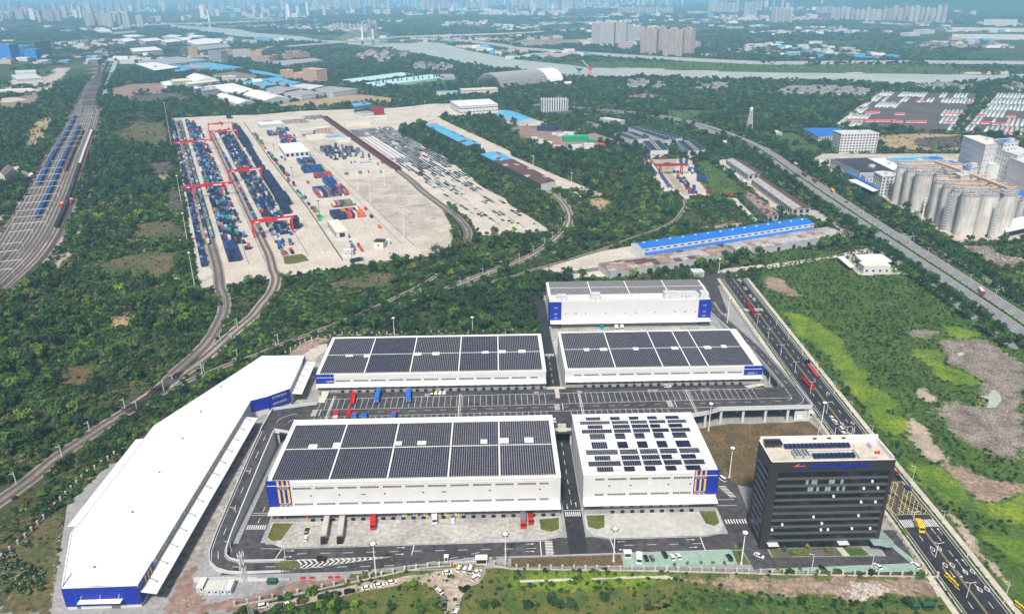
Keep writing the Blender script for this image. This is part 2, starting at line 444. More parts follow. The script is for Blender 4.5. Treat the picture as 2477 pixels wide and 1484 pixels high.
sheet('sandbank',[(368,2338),(434,2315),(499,2289),(492,2259),(429,2284),(364,2310)],.9,'sand',rough=2,step=20)
sheet('sandbank',[(553,2241),(635,2214),(628,2192),(546,2212)],.9,'sand',rough=2,step=20)
for pts in ([(102,4182),(262,4155),(348,3981),(292,3850),(98,4021)],[(837,2961),(893,3061),(980,3095),(1040,3009),(999,2889),(907,2861)],[(574,7239),(832,7318),(962,6719),(724,6363),(528,6653)],
            [(-352,3546),(-307,3670),(-199,3490),(-196,3358),(-294,3403)],[(726,2825),(768,2830),(796,2770),(736,2710),(713,2758)],[(997,2889),(1020,2846),(1085,2781),(1065,2737),(954,2760)],
            [(-1872,5626),(-1692,5933),(-1534,5370),(-1694,5283)],[(-2153,7532),(-1655,7209),(-1513,6583),(-1885,6580)]):
    sheet('pond',pts,.5,'water',rough=6,step=60)
sheet('puddle',[(283.4,381),(287.1,382.1),(284.2,372.5),(283.2,368.9),(275,362.3),(270.1,361.9),(275.4,369.2),(275.5,373.4),(272.4,374.7),(278.6,375.1)],.16,'water',rough=.6,step=5)
sheet('puddle',[(291.8,429.7),(296.1,431.3),(295.5,427.3),(291.1,424.9)],.16,'water',rough=.4,step=3)

# marshalling yard on the left
RAILYARD = [(-478,722),(-548,894),(-646,1120),(-650,1136),(-767,1419),(-1001,1959),(-1156,2355),(-1295,2678),(-1443,2972),(-1740,3505),(-1872,3692),(-1944,3969),(-1714,3601),(-1506,3208),(-1388,2966),(-1255,2654),(-1070,2218),(-943,1922),(-865,1737),(-824,1652),(-758,1538),(-582,1132),(-584,1124),(-548,1037),(-490,901),(-455,815),(-423,740),(-402,689),(-396,658),(-396,624),(-384,573),(-372,540)]
sheet('rail_yard_ballast',RAILYARD,.06,'ballast',rough=1.0,step=15)
paint([(-385,562),(-520,794),(-476,680),(-360,491.2)],0)
sheet('rail_yard_gravel',[(-373,542),(-385,575),(-398,625),(-396,658),(-402,689),(-424,740),(-455,815),(-462,820),(-424,726),(-421,693),(-417,662),(-412,631),(-397,592),(-391,573)],.09,'ballast_pale',rough=1.5,step=15)
sheet('rail_yard_gravel',[(-670,1265),(-795,1548),(-820,1621),(-762,1545),(-695,1391),(-585,1132),(-595,1133),(-540,986),(-493,876),(-456,787),(-497,876),(-546,986),(-604,1125),(-608,1133)],.09,'ballast_pale',rough=2,step=20)
YARD = [(-596,1455),(-498,1483),(-445,1484),(-380,1527),(-276,1547),(-203,1558),(-132,1575),(-100,1430),(-159,1310),(-151,1259),(-76,1092),(-60,1041),(-30,948),(-12,884),(12,834),(18,803),(38,753),(53,711),(44,704),(29,697),(16,700),(-0,684),(-16,702),(-25,749),(-33,769),(-50,816),(-55,788),(-47,750),(-40,717),(-39,684),(-41,647),(-61,636),(-100,619),(-123,613),(-153.9,600.4),(-173.8,591.4),(-193,581.6),(-208.4,573),(-218.5,567.5),(-231.3,563.5),(-242,590),(-268,655),(-295,719),(-349,854),(-457,1116)]
sheet('container_yard',YARD,.05,'concrete_pale',rough=.3,step=40)
sheet('yard_apron',[(-181,934),(-124,953),(-83,854),(-56,788),(-47,750),(-40,714),(-39,684),(-41,649),(-61,638),(-84,692),(-116,769),(-134,816)],.08,'concrete',rough=.2,step=30)
sheet('grass_island',[(-187,643),(-171,649),(-160,630),(-170,624),(-179,622)],.12,'lawn',veg=None,rough=.3,step=4)
sheet('grass_strip',[(-54,786),(-43,769),(-33,735),(-28,696),(-30,668),(-40,644),(-39,684),(-40,717),(-46,750)],.10,'meadow_deep',veg=6,rough=.5,step=8)
sheet('yard_dirt',[(-325,1321),(-279,1339),(-252,1266),(-225,1208),(-191,1099),(-251,1103),(-297,1222)],.09,'concrete',rough=1,step=20)
# scrap and storage yards behind the container yard
sheet('storage_yard',[(-202,1551),(-124,1612),(-62,1607),(9,1514),(38,1498),(79,1381),(95,1346),(73,1304),(42,1339),(31,1323),(5,1435),(-100,1430),(-116,1372),(-162,1337),(-202,1402)],.055,'concrete_pale',rough=1,step=30)
sheet('scrap_yard',[(31,1312),(70,1320),(104,1281),(129,1240),(154,1219),(165,1132),(157,1101),(120,1088),(86,1105),(63,1147),(45,1208),(30,1266)],.055,'earth_red',rough=1.5,step=20)
# long platform beside the blue sheds, small container terminal and the sheds' yard
sheet('shed_platform',[(-117,1361),(-100,1430),(-57,1313),(28,1093),(25,1071),(79,944),(108,880),(92,869),(79,879),(56,881),(22,959),(-24,1120),(-113,1301)],.06,'concrete_pale',rough=.3,step=30)
sheet('small_terminal',[(200,1032),(251,1036),(269,1028),(259,976),(247,891),(244,824),(213,819),(206,838),(193,844),(192,873),(196,949)],.06,'concrete_pale',rough=.5,step=20)
sheet('terminal_sand',[(213,1031),(249,1029),(227,953),(222,887),(221,842),(213,838),(212,887),(214,966)],.08,'earth_pale',rough=1,step=15)
sheet('terminal_road',[(242,825),(268,822),(264,731),(258,724),(261,810),(242,818)],.07,'concrete_pale')
sheet('shed_yard',[(293,1013),(315,1032),(319,866),(297,764),(337,770),(340,730),(335,678),(328,675),(333,723),(322,726),(323,750),(299,748),(288,781),(297,801),(297,852),(296,899)],.065,'concrete',rough=.3,step=30)
sheet('shed_lawn',[(265,1008),(287,1020),(291,938),(287,848),(269,832),(247,834),(253,890)],.06,'meadow_deep',veg=5,rough=1,step=12)
sheet('long_shed_yard',[(39.2,599.7),(64,620),(98,646),(122,657),(128,629),(256,679),(331,689),(330,675),(284,655),(241,640),(200,627),(93.5,579.7),(84.3,574.1),(62.6,573.9),(48.8,589.2)],.06,'concrete_pale',rough=.3,step=30)
sheet('dirt_track',[(228,596),(201,587),(179.1,583.2),(190,593),(230,604),(289,620),(338,644),(350,652),(355,646),(336,632),(291,617),(225,591),(226,596)],.07,'concrete_pale',rough=.5,step=15)
sheet('bare_patch',[(196,712),(218,718),(247,728),(244,717),(217,710),(200,702)],.07,'earth_pale',rough=1,step=8)
sheet('bare_patch',[(97,873),(112,872),(125,843),(119,834),(102,853)],.07,'earth_pale',rough=1.5,step=6)
sheet('bare_patch',[(90,859),(96,861),(98,835),(94,829)],.08,'concrete_pale',rough=.5,step=5)
sheet('dry_meadow',[(104,825),(119,834),(128,806),(123,781),(112,769),(102,780)],.05,'straw',veg=5,rough=3,step=8)
sheet('factory_yard',[(735,1041),(461,1058),(396,980),(425,1005),(426,954),(423,897),(431,835),(426,790),(428,749),(426,726),(422,677),(419,674),(420,652),(450,654),(484,658),(530,666),(794,1038)],.045,'concrete',rough=.5,step=30)
sheet('debris_ground',[(419,644),(440,645),(441,616),(451,607),(462,593),(443,579),(419,589),(415,601),(419,631)],.05,'rubble',rough=2,step=12)
# fields
for nm,pts,m,v in (
    ('field_pink',[(-841,1752),(-930,1952),(-912,2040),(-854,2058),(-765,1896),(-759,1856),(-806,1812),(-802,1749)],'earth_red',0),
    ('field_dark',[(-801,1732),(-802,1803),(-756,1846),(-717,1833),(-644,1719),(-672,1688),(-708,1667),(-767,1679)],'soil_dark',0),
    ('field_straw',[(-453,1578),(-414,1675),(-339,1746),(-296,1775),(-234,1728),(-158,1654),(-212,1635),(-293,1610),(-369,1571),(-409,1567)],'straw',0),
    ('field_green',[(317,1477),(373,1486),(432,1461),(421,1429),(388,1394),(320,1375),(322,1437)],'meadow_deep',5),
    ('sports_lawn',[(439,1229),(482,1230),(475,1136),(429,1131)],'turf',0),('sports_lawn',[(427,1123),(475,1120),(465,1058),(419,1061)],'turf',0),
    ('field_dry',[(599,1190),(662,1204),(739,1194),(655,1062),(573,1059),(563,1114)],'straw',5),
    ('field_dark',[(639,1160),(733,1190),(675,1091),(627,1079),(621,1110)],'soil_dark',5),
    ('lawn_far',[(-248,1934),(-129,2062),(-62,2081),(-86,1987),(-189,1846)],'turf',5),('lawn_far',[(540,1763),(562,1780),(611,1757),(584,1704),(531,1717)],'turf',0),
    ('bare_field',[(-1082,1755),(-1056,1852),(-1017,1802),(-938,1616),(-943,1587),(-973,1568)],'earth_red',0),('bare_field',[(-1092,1773),(-1072,1798),(-1015,1741),(-1033,1709),(-1051,1702)],'concrete_pale',0),
    ('factory_lot',[(-1297,2123),(-1290,2173),(-1248,2248),(-1357,2521),(-1310,2516),(-1042,1880),(-1058,1852),(-1114,1811)],'concrete',0),
    ('grass_field',[(-1353,2406),(-1295,2400),(-1239,2248),(-1272,2279)],'turf',0),('bare_field',[(280,1694),(341,1742),(380,1685),(365,1636),(299,1633)],'earth_red',5),
    ('scrub_clearing',[(-710,1180),(-827,1423),(-843,1485),(-816,1477),(-756,1341),(-695,1195),(-676,1138)],'straw',5),
    ('scrub_clearing',[(-633,1302),(-637,1421),(-587,1406),(-479,1149),(-515,1167),(-570,1204)],'scrub',5),
    ('scrub_clearing',[(-487,1046),(-440,1064),(-410,991),(-435,980)],'soil_dark',5),
    ('scrub_clearing',[(-435,974),(-416,979),(-399,943),(-402,922)],'straw',5),('burnt_scrub',[(-383,900),(-363,879),(-334,813),(-324,772),(-337,781),(-361,832)],'soil_dark',5),
    ('scrub_clearing',[(-330,649),(-305,663),(-286,656),(-269,617),(-277,592),(-301,590),(-320,603),(-338,620),(-339,636)],'scrub',5),
    ('scrub_clearing',[(-359,751),(-340,765),(-316,742),(-293,706),(-313,697),(-343,708)],'scrub',5),
    ('scrub_clearing',[(-133.6,575.7),(-103.2,593.6),(-69.7,599.6),(-75.7,575.4),(-98.3,560.3),(-130.9,561.8)],'scrub',5),
    ('scrub_clearing',[(-264.1,415.2),(-265.1,434.5),(-253.4,436.9),(-242.8,419.7),(-244.6,411.8),(-254.4,407)],'lawn_dry',5),('scrub_clearing',[(-272.4,492),(-273.5,510.2),(-260.2,513.4),(-253.7,498.4),(-264.4,489.9)],'straw',5),
    ('scrub_clearing',[(-213.3,269.3),(-212.4,283.2),(-202.4,279.9),(-200,268.8),(-201,263),(-209.4,262.6)],'lawn_dry',6),('scrub_clearing',[(-199.4,262.3),(-197.7,277),(-194.2,279.7),(-187.9,268.4),(-185.3,259.2),(-193.1,256.3)],'lawn_dry',5),
):
    sheet(nm,pts,.045 + .01*RR(),m,veg=v,rough=2.5,step=14)
for pl in ([(-481,910),(-455,851),(-446,819)],[(-421,765),(-404,725),(-399,711)],[(-393,688),(-379,654),(-376,632),(-356,600)],[(-349,699),(-318,695),(-288,697)],[(-262,593),(-254,587),(-246,584)],[(-578,932),(-558,889),(-531,824),(-508,774)],[(-1261,2713),(-1046,2202),(-956,1976)]):
    ribbon('dirt_path',smooth_line(pl,5),3.2,.07,'earth_pale')
ribbon('canal',[(-1404,3040),(-1260,2713),(-1059,2230),(-964,1999)],12,.2,'water'); ribbon('canal',[(-930,1931),(-858,1754)],14,.2,'water')

# ---- the logistics park's own ground
PARK = [(-190,205),(-190,275),(-186,345),(-160,415),(-140,440),(-106,455),(-95,434),(30,434),(36,540),(120,545),(168,560),(178,560),(172,240),(100,237),(64,240),(0,244),(-38,244),(-93,228),(-128,205)]
sheet('park_ground',PARK,.05,'concrete_grey',rough=0)
sheet('front_road',[(-112,244),(-60,244.5),(-38,247),(-15,250.5),(95,252),(108,252),(109,240.5),(171,240.5),(171,262),(158,262),(158,246),(111,247),(110,270),(112,300),(105,330),(97.5,330),(97.5,262),(-108,262)],.10,'asphalt')
sheet('lane_corner',[(-113.2,250),(-99,250),(-99,263),(-113.2,263)],.103,'asphalt')
sheet('office_drive',[(96.5,262),(110.5,262),(110.5,241),(101.5,240),(100.5,252),(96.5,252)],.104,'asphalt')
sheet('west_lane',[(-110.5,258),(-110.5,331),(-101.2,331),(-101.2,258)],.106,'asphalt')
sheet('gap_road',[(28.6,252),(36.4,252),(36.8,333),(36.8,379),(37.4,432),(36.5,460),(36.5,530),(30,540),(27,520),(29.5,470),(28.6,430)],.115,'asphalt_dark')
sheet('apron',[(-100.5,279),(-99,266),(-96,262),(-91,259.4),(5,260.2),(19,260.6),(24.5,263),(27,267),(27.2,279)],.13,'apron')
sheet('apron',[(37.3,279),(37.3,267),(40,263),(47,260.6),(88,261.2),(94,263),(97,267.5),(97,281)],.13,'apron_new')
sheet('apron',[(37,479),(37,440),(40,434),(150,437),(152,470),(150,479)],.13,'apron')
for pts in ([(-99.2,276),(-99.4,266.5),(-96.5,263.6),(-92.5,264.5),(-90,275.5)],[(17.2,274.5),(17.5,267.5),(22,265.4),(25.8,267.5),(26.3,275.5)],[(38.2,276.5),(38.2,268.5),(42,266.5),(45.5,268),(46.6,276.5)],[(88.5,277.6),(89.5,269),(93,267),(96,269.5),(96.4,277.8)]):
    sheet('planted_island',pts,.17,'lawn',veg=None,rough=.15,step=2)
    k = MB(); ribbon_mb(k,pts + [pts[0]],.35,.20); k.build('kerb','kerb',kind='structure')
sheet('deck_lawn',[(101,344.5),(118,350),(167,351),(170.3,334),(170.3,292),(121,293),(112,296),(107.5,303),(104.5,332)],.14,'lawn_dry',veg=None,rough=.4,step=5)
sheet('green_parking',[(50.5,250.8),(95.8,251.7),(95.8,243.3),(50,242.4)],.14,'green_paver')
sheet('green_parking',[(110.5,240.3),(169.5,241.6),(169.2,236.8),(112.5,237.2)],.14,'green_paver')
sheet('green_parking',[(160.5,258),(163,258),(168.5,242.5),(165.5,242.5)],.145,'green_paver')
sheet('verge',[(-36,246),(-10,248.6),(-6,245.5),(-37,244.6)],.13,'lawn',veg=None)
sheet('verge',[(4.5,250),(49.8,250.6),(49.6,244.2),(4.5,245)],.13,'lawn_dry',veg=None)
sheet('verge',[(96,251.5),(100,251),(101,243),(96,243.2)],.13,'lawn',veg=None)
sheet('office_garden',[(111.5,247.2),(150,246.6),(150,252),(111.5,252)],.16,'lawn',veg=None,rough=.1,step=3)
sheet('garden_bed',[(128,247.6),(139,247.4),(139.6,251.5),(127,251.5)],.19,'soil_dark',veg=None,rough=.2,step=2)
sheet('garden_bed',[(114,248),(120.5,247.8),(121,251.5),(114.5,251.6)],.19,'soil_dark',veg=None,rough=.2,step=2)
sheet('bright_lawn',[(143.8,247.2),(151.5,246.9),(150,250.8),(143.4,251)],.20,'turf',veg=None)
sheet('garden_path',[(140.2,246.4),(143.2,246.3),(142.2,252),(139.6,252)],.22,'concrete_pale',veg=None)
sheet('ramp_verge',[(-99.7,251),(-83.9,251.7),(-81.1,248.8),(-80.7,246.7),(-99.1,248.8)],.16,'lawn',veg=None)
sheet('rail_siding_pavement',[(-133,228),(-121.5,258),(-121.5,340),(-119,375),(-110,381),(-105,381),(-105,455),(-119,445),(-126,424),(-128,372),(-133,360)],.09,'siding_concrete')
sheet('bare_earth_strip',[(-135,444),(-129.9,459.2),(-122.1,467),(-113.4,468.3),(-111.7,463.3),(-119.7,455.7),(-124.3,443.5)],.12,'earth',rough=.8,step=5)
sheet('pale_slab',[(-130.2,443),(-120,457.3),(-111.9,460.9),(-110.2,452.1),(-114,441.6),(-115.1,434.3),(-124.3,440.5)],.11,'concrete_pale')
sheet('purple_track',[(-127.3,248),(-122.9,249.7),(-122.1,242.5),(-117.2,233.3),(-111.3,227.7),(-94.2,233.1),(-92.2,226),(-113.8,223.6),(-126.3,224)],.12,'earth_red',rough=.5,step=4)
sheet('purple_track',[(-94.7,233.1),(-81,239.4),(-56.8,240.9),(-57.3,239.2),(-71,234.5),(-86.1,230.7),(-93.2,227.7)],.125,'earth_red',rough=.4,step=4)
sheet('gravel_lane',[(-92.9,226.6),(-72.2,232.4),(-55.4,237.4),(-36.3,241.4),(-20.3,243.8),(-19.6,246.8),(-6.2,246.3),(-5.5,242.1),(-8.5,236.4),(-12.2,234.2),(-14.8,228.3),(-16.1,220.3),(-21.1,220.5),(-22.7,228),(-25,233.6),(-30.9,236.6),(-39,236.3),(-58.5,231.9),(-77.2,226.6),(-84.7,225.3),(-89.5,222.8),(-91.8,222.9),(-102.1,223.2)],.12,'earth_pale',rough=.4,step=5)
# gable-end yard left of the long white warehouse
sheet('west_yard',[(-168.9,225.4),(-196.5,292.2),(-192.4,324.2),(-183.6,327.5),(-184.6,302),(-186.8,276.6),(-171.3,238.5),(-163.7,227.4),(-160.6,225.1)],.10,'concrete_grey')
sheet('foreground_field',[(-188.1,226),(-168.5,225.4),(-198.3,293.1),(-201.7,282.8),(-206,256.8)],.055,'scrub',veg=5,rough=1,step=8)
sheet('foreground_field',[(-60,243),(-2,244.5),(64.5,240),(172,233),(180,170),(-60,170)],.06,'lawn',veg=5)
sheet('foreground_grass',[(4.4,242.9),(37.7,241.8),(64.4,239.7),(70.2,237.8),(56.4,230.3),(32.1,229.4),(12.2,231.8),(4.1,229.3)],.08,'meadow',veg=6,rough=1,step=6)
sheet('foreground_grass',[(12,227.4),(32,228.9),(51.7,226.6),(62.6,222),(54,218),(15.4,219.3)],.085,'lawn',veg=5,rough=1,step=6)
sheet('foreground_grass',[(68.5,230.4),(102.7,226.5),(125.1,223.6),(143.5,220.3),(140.3,215.2),(98.8,216.5),(57.9,217.9)],.085,'meadow_deep',veg=6,rough=1,step=6)
sheet('bare_rubble',[(104.8,234.3),(121.5,234.9),(141.1,232.5),(171.4,232),(173,229.1),(166.3,222.8),(153.5,224.3),(136.9,223.2),(122,225.9),(102.2,226.5)],.09,'earth',rough=1,step=5)
sheet('white_rubble',[(136,232.1),(143,231.3),(150.3,227.7),(143.6,224.6),(135.1,222.7),(129.1,224.5),(133.3,227.7),(136.2,228.7)],.11,'concrete_pale',rough=.7,step=2)
sheet('pale_slab',[(167.5,231),(172.8,230.9),(171.3,225.3),(166.7,222.7)],.12,'concrete_pale',rough=.3,step=3)
sheet('pale_wall_base',[(7.5,237),(27.2,237.5),(28.8,236.8),(27.9,236),(7.9,235.8)],.3,'concrete_pale')
sheet('pale_path',[(35.4,237.2),(59.8,237.8),(66.1,237.9),(70.4,235.2),(59.6,236.7),(37,236.6)],.12,'concrete_pale',rough=.2,step=4)
sheet('bare_rubble',[(71.9,236.5),(85.9,234.9),(96.5,235.7),(105.7,235.4),(102.9,227.1),(92.4,229.1),(81.1,232.2)],.088,'earth',rough=1,step=5)
# right-hand road with pavements
RC = [(179.2,150),(180.3,214),(181.8,264),(183,335),(186.5,456),(188.5,520),(190,570)]
road_c = smooth_line(RC,10)
ribbon('east_road',road_c,16.4,.10,'asphalt_dark')
for off,w in ((8.9,.5),(-8.9,.5)): ribbon('kerb',road_c,w,.22,'kerb',off=off)
ribbon('sidewalk',road_c,2.6,.2,'concrete_pale',off=11.6); ribbon('sidewalk',road_c,2.6,.2,'concrete_pale',off=-11.6)
ribbon('planted_strip',road_c,1.0,.16,'meadow_deep',off=9.7,veg=None); ribbon('planted_strip',road_c,1.0,.16,'meadow_deep',off=-9.7,veg=None)
sheet('north_lane',[(162.5,571.8),(170.2,578.7),(201,587),(184.7,573.2),(194.7,556.3),(198.2,509.2),(177.4,510.1),(177.4,550.3),(171.8,559.6),(161.6,510.8),(161.5,527.2),(164.4,553.1)],.09,'asphalt')
b = MB()
for o in (7.6,-7.6): ribbon_mb(b,road_c,.18,.13,0,o)
for o in (.25,-.25): ribbon_mb(b,road_c,.15,.13,1,o)
for o in (3.8,-3.8): dashes(b,RC,o,.13,.22,3.5,6)
def diamond(cx,cy,w,l):
    for i in range(4):
        a = [(0,l),(w,0),(0,-l),(-w,0)][i]; c = [(w,0),(0,-l),(-w,0),(0,l)][i]
        ribbon_mb(b,[(cx + a[0],cy + a[1]),(cx + c[0],cy + c[1])],.3,.14)
for p in [(179,249.6),(181.9,249.8),(178.9,240),(181.8,239.9),(184.8,235.9),(187.8,236.1),(184.8,226.2),(187.8,226.4),(189.7,381.5),(189.2,348.6),(183.5,348.3),(183.1,338.5)]: diamond(p[0],p[1],.8,1.6)
def zebra(x0,y0,x1,y1,n,w,l,z,along='x'):
    for i in range(n):
        t = (i + .5)/n; cx,cy = x0 + (x1 - x0)*t,y0 + (y1 - y0)*t
        if along == 'x': ribbon_mb(b,[(cx,cy - l/2),(cx,cy + l/2)],w,z)
        else: ribbon_mb(b,[(cx - l/2,cy),(cx + l/2,cy)],w,z)
zebra(174.2,266,189.4,266,17,.45,5,.14)
zebra(177.5,505,193,506,15,.45,5,.14)
# yellow box junction
x0,x1,y0,y1 = 174,189.6,272,296
for i in range(9):
    t = i/8; ribbon_mb(b,[(x0 + (x1 - x0)*t,y0),(x0,y0 + (y1 - y0)*t)],.2,.14,1); ribbon_mb(b,[(x0 + (x1 - x0)*t,y1),(x1,y0 + (y1 - y0)*t)],.2,.14,1)
    ribbon_mb(b,[(x0 + (x1 - x0)*t,y0),(x1,y1 - (y1 - y0)*t)],.2,.15,1); ribbon_mb(b,[(x0,y1 - (y1 - y0)*t),(x0 + (x1 - x0)*t,y1)],.2,.15,1)
for a,c in (((x0,y0),(x1,y0)),((x1,y0),(x1,y1)),((x1,y1),(x0,y1)),((x0,y1),(x0,y0))): ribbon_mb(b,[a,c],.25,.16,1)
def arrow(cx,cy,dx,dy,l=3.0,z=.135,w=.2):
    ribbon_mb(b,[(cx - dx*l/2,cy - dy*l/2),(cx + dx*l/2,cy + dy*l/2)],w,z)
    px,py = -dy,dx; tx,ty = cx + dx*l/2,cy + dy*l/2
    b.add([(tx - px*.45,ty - py*.45,z),(tx + dx*1.1,ty + dy*1.1,z),(tx + px*.45,ty + py*.45,z)],[(2,1,0)] if dx*1 + 0*dy or True else [])
for p in [(185.4,260.2),(188,260.1),(185.1,241),(187.6,240.9)]: arrow(p[0],p[1],0,1)
for p in [(178.9,235.3),(181.8,235.2)]: arrow(p[0],p[1],0,-1)
# front road and park lane markings
ribbon_mb(b,[(-100,259.4),(-91,258.9),(19,260.1),(25,262.6)],.2,.135); ribbon_mb(b,[(40,262.2),(47,260.1),(88,260.7),(95,262.8)],.2,.135)
ribbon_mb(b,[(-100,251.9),(-60,251.4)],.2,.135); ribbon_mb(b,[(-15,250.7),(95,252.1)],.2,.135)
for x in np.arange(-84,14,9.5): ribbon_mb(b,[(x,255.6),(x + 4,255.7)],.2,.135)
for x in np.arange(52,84,9.5): ribbon_mb(b,[(x,256.2),(x + 4,256.3)],.2,.135)
for x in np.arange(-104,-30,9.5): ribbon_mb(b,[(x,247.2),(x + 4,247.3)],.2,.135)
for x,y in ((-30,248.2),(-21,250.5),(-12,253)): ribbon_mb(b,[(x,y),(x + 3.6,y + 1)],.2,.135)
for x,y,d in ((-88,257.6,1),(-88,254,1),(-42,258,1),(-42,254,1),(12,258.4,1),(12,253.8,1),(51.5,258.6,-1),(51.5,253.6,-1),(80,258.8,1),(80,254,1),(-86,249.4,-1),(-86,245.6,-1)): arrow(x,y,d,0,2.6)
ribbon_mb(b,[(-92.5,252),(-91,258.8)],.3,.14); ribbon_mb(b,[(-36.5,253.2),(-36,259.4)],.3,.14); ribbon_mb(b,[(17,251),(17,260.2)],.35,.14); ribbon_mb(b,[(47.6,251.3),(46.8,260)],.35,.14); ribbon_mb(b,[(85,252),(85,260.6)],.35,.14)
zebra(20.5,251.5,20.5,260,9,.5,3.2,.14,'y'); zebra(-110,273.4,-101.5,273.2,9,.45,3,.14)
zebra(29,277.6,36.2,277.6,8,.45,3.2,.14); zebra(98.2,270,108,270,8,.5,3,.14); zebra(104,296,107,287,8,.5,3.2,.14,'y')
zebra(29.4,437.5,36.6,437.5,8,.45,3.4,.14)
for k in (281.2,285.5): ribbon_mb(b,[(98,k),(107,k)],.25,.14)
for k in (281.6,283.0): ribbon_mb(b,[(-110,k),(-101.4,k)],.25,.14)
ribbon_mb(b,[(28.8,280.2),(36.4,280.2)],.3,.14)
for y in np.arange(284,333,8): ribbon_mb(b,[(32.6,y),(32.6,y + 3.6)],.2,.14)
for y in np.arange(384,434,8): ribbon_mb(b,[(33,y),(33,y + 3.6)],.2,.14)
for y in np.arange(276,330,8): ribbon_mb(b,[(-105.8,y),(-105.8,y + 3.6)],.2,.14)
for x,d in ((30.6,-1),(34.6,1)): arrow(x,283.6,0,d,2.4)
# chevron gore on the front road
G0,G1 = [(-83.1,252),(-44.6,252.5)]; G2 = (-79.8,246.7)
for i in range(17):
    t = i/17; x = G0[0] + (G1[0] - G0[0])*t; yt = G0[1] + (G1[1] - G0[1])*t; yb = G2[1] + (G1[1] - G2[1])*t
    ym = (yt + yb)/2; dx = (yt - yb)*.35
    ribbon_mb(b,[(x,yt),(x + dx + .6,ym)],.55,.14); ribbon_mb(b,[(x + dx + .6,ym),(x,yb)],.55,.14)
ribbon_mb(b,[G0,G1],.2,.145); ribbon_mb(b,[G2,G1],.2,.145)
b.build('road_markings',['paint','paint_yellow'],kind='structure')
# tyre arcs are worn into the apron surface
b = MB()
for cx,cy,r,a0,a1 in ((-12,262.5,7.5,.2,1.5),(-12,262.5,10,.1,1.4),(-2,261,8,.4,1.9),(-2,261,5.6,.4,1.9),(68,262.5,7,.5,2.0),(68,262.5,5.2,.4,1.9),(-80,261,9,.3,1.6),(-86,263,8,.2,1.4),(-70,261.5,10,1.2,2.6),(-50,262,9,.5,2.2)):
    ribbon_mb(b,[(cx + r*math.cos(a0 + (a1 - a0)*k/14),cy + r*math.sin(a0 + (a1 - a0)*k/14)) for k in range(15)],.28,.15)
b.build('tyre_marks','apron_new',kind='structure')

# ---- trunk road on the right with median hedge and service lanes
HW = [(82,1584),(205,1499),(282,1440),(327,1369),(362,1267),(383,1108),(376,926),(370,760),(367,652),(365,567),(363,509),(361,469.3),(359,432.3)]
hw = smooth_line(HW,15)
ribbon('trunk_road',hw,27,.09,'asphalt_old')
ribbon('median',hw,3.2,.25,'meadow_deep',veg=None)
ribbon('service_lane',hw,6.5,.08,'asphalt_old',off=-26); ribbon('service_lane',hw[len(hw) // 4:],5.0,.08,'asphalt_old',off=25)
b = MB()
for o in (13,-13,2.2,-2.2): ribbon_mb(b,hw,.25,.12,0,o)
for o in (5.6,9.2,-5.6,-9.2): dashes(b,HW,o,.12,.25,5,9)
b.build('trunk_road_markings','paint',kind='structure')
sheet('crossing_road',[(352,655),(371,677),(388,686),(390,672),(371,654),(356,646)],.085,'asphalt_old')
ribbon('crossing_road',[(354,646),(356,674),(361,729),(333,738),(334,762)],9,.084,'concrete')
ribbon('far_road',smooth_line([(395,1093),(369,1187),(340,1275),(308,1320),(270,1362),(240,1405),(170,1448),(109,1415)],20),14,.075,'asphalt_old')
sheet('gas_station_forecourt',[(296,620),(315,627),(335,629),(331,589),(336,574),(294,573),(295,588)],.09,'concrete',rough=.3,step=8)
# open land right of the east road
sheet('east_meadow',[(197,545),(197,400),(195,330),(193,260),(191,205),(260,200),(420,300),(520,420),(430,560),(330,640),(240,640)],.05,'meadow_deep',veg=6,rough=2,step=15)
sheet('bright_grass',[(204.9,503.1),(217.6,496.8),(223.6,476.4),(229.2,449.3),(223.4,415),(218.7,393.6),(224.8,378.4),(223.2,365.5),(213,360.2),(220,351.1),(217.4,340.7),(205.9,334.1),(201.2,341.3),(201.6,354),(204,372),(202.1,386.6),(207.2,407.3),(208.2,431.5),(204.9,450.3),(202,468.7)],.07,'meadow',veg=1,rough=2,step=8)
sheet('bright_grass',[(266.9,436.7),(283.4,436.1),(275.2,412.9),(281.9,404.3),(286.3,394.8),(277.5,386.2),(269.9,389),(261.6,399.8),(263.8,413.4),(262.1,424.9)],.075,'meadow',veg=1,rough=1.5,step=6)
sheet('bright_grass',[(305.2,469.5),(315.7,469.1),(323.8,458.5),(308.8,450.8),(301.1,454.4)],.075,'meadow',veg=1,rough=1.5,step=6)
sheet('bright_grass',[(198.3,313.6),(211.7,307.8),(216.9,297.4),(213.7,280),(227.6,278),(241.7,286.7),(226.6,263.6),(219.5,265.2),(212.3,268.3),(209.7,275.6),(203.8,281.9),(197.4,292.3)],.07,'meadow',veg=1,rough=1.5,step=6)
sheet('bright_grass',[(207.7,262.2),(215.3,258.5),(218.8,251.8),(210.8,239.5),(207.3,245.8),(204.2,254.9)],.07,'meadow',veg=1,rough=1.5,step=6)
sheet('rubble_ground',[(288.6,446.8),(297.7,449.7),(321.4,448.7),(324.8,437.5),(324.7,413.7),(257.2,310.5),(237.7,328),(235.8,338),(239.3,350.4),(238.4,359.2),(243.2,365.8),(255.4,368.8),(270.4,362.5),(276.2,374),(285.5,393.6),(283.4,407),(276.7,415.7),(282.1,430)],.06,'rubble',veg=0,rough=2,step=8)
sheet('rubble_ground',[(276.4,462.1),(289,465.9),(297.1,461.3),(289.3,453.3),(278.2,452.1)],.08,'rubble',rough=1.5,step=5)
sheet('rubble_ground',[(240.8,382.6),(247.4,384.9),(248.8,376.2),(247.1,369.8),(240.4,369.4),(237.7,374.3)],.08,'earth_pale',rough=1,step=4)
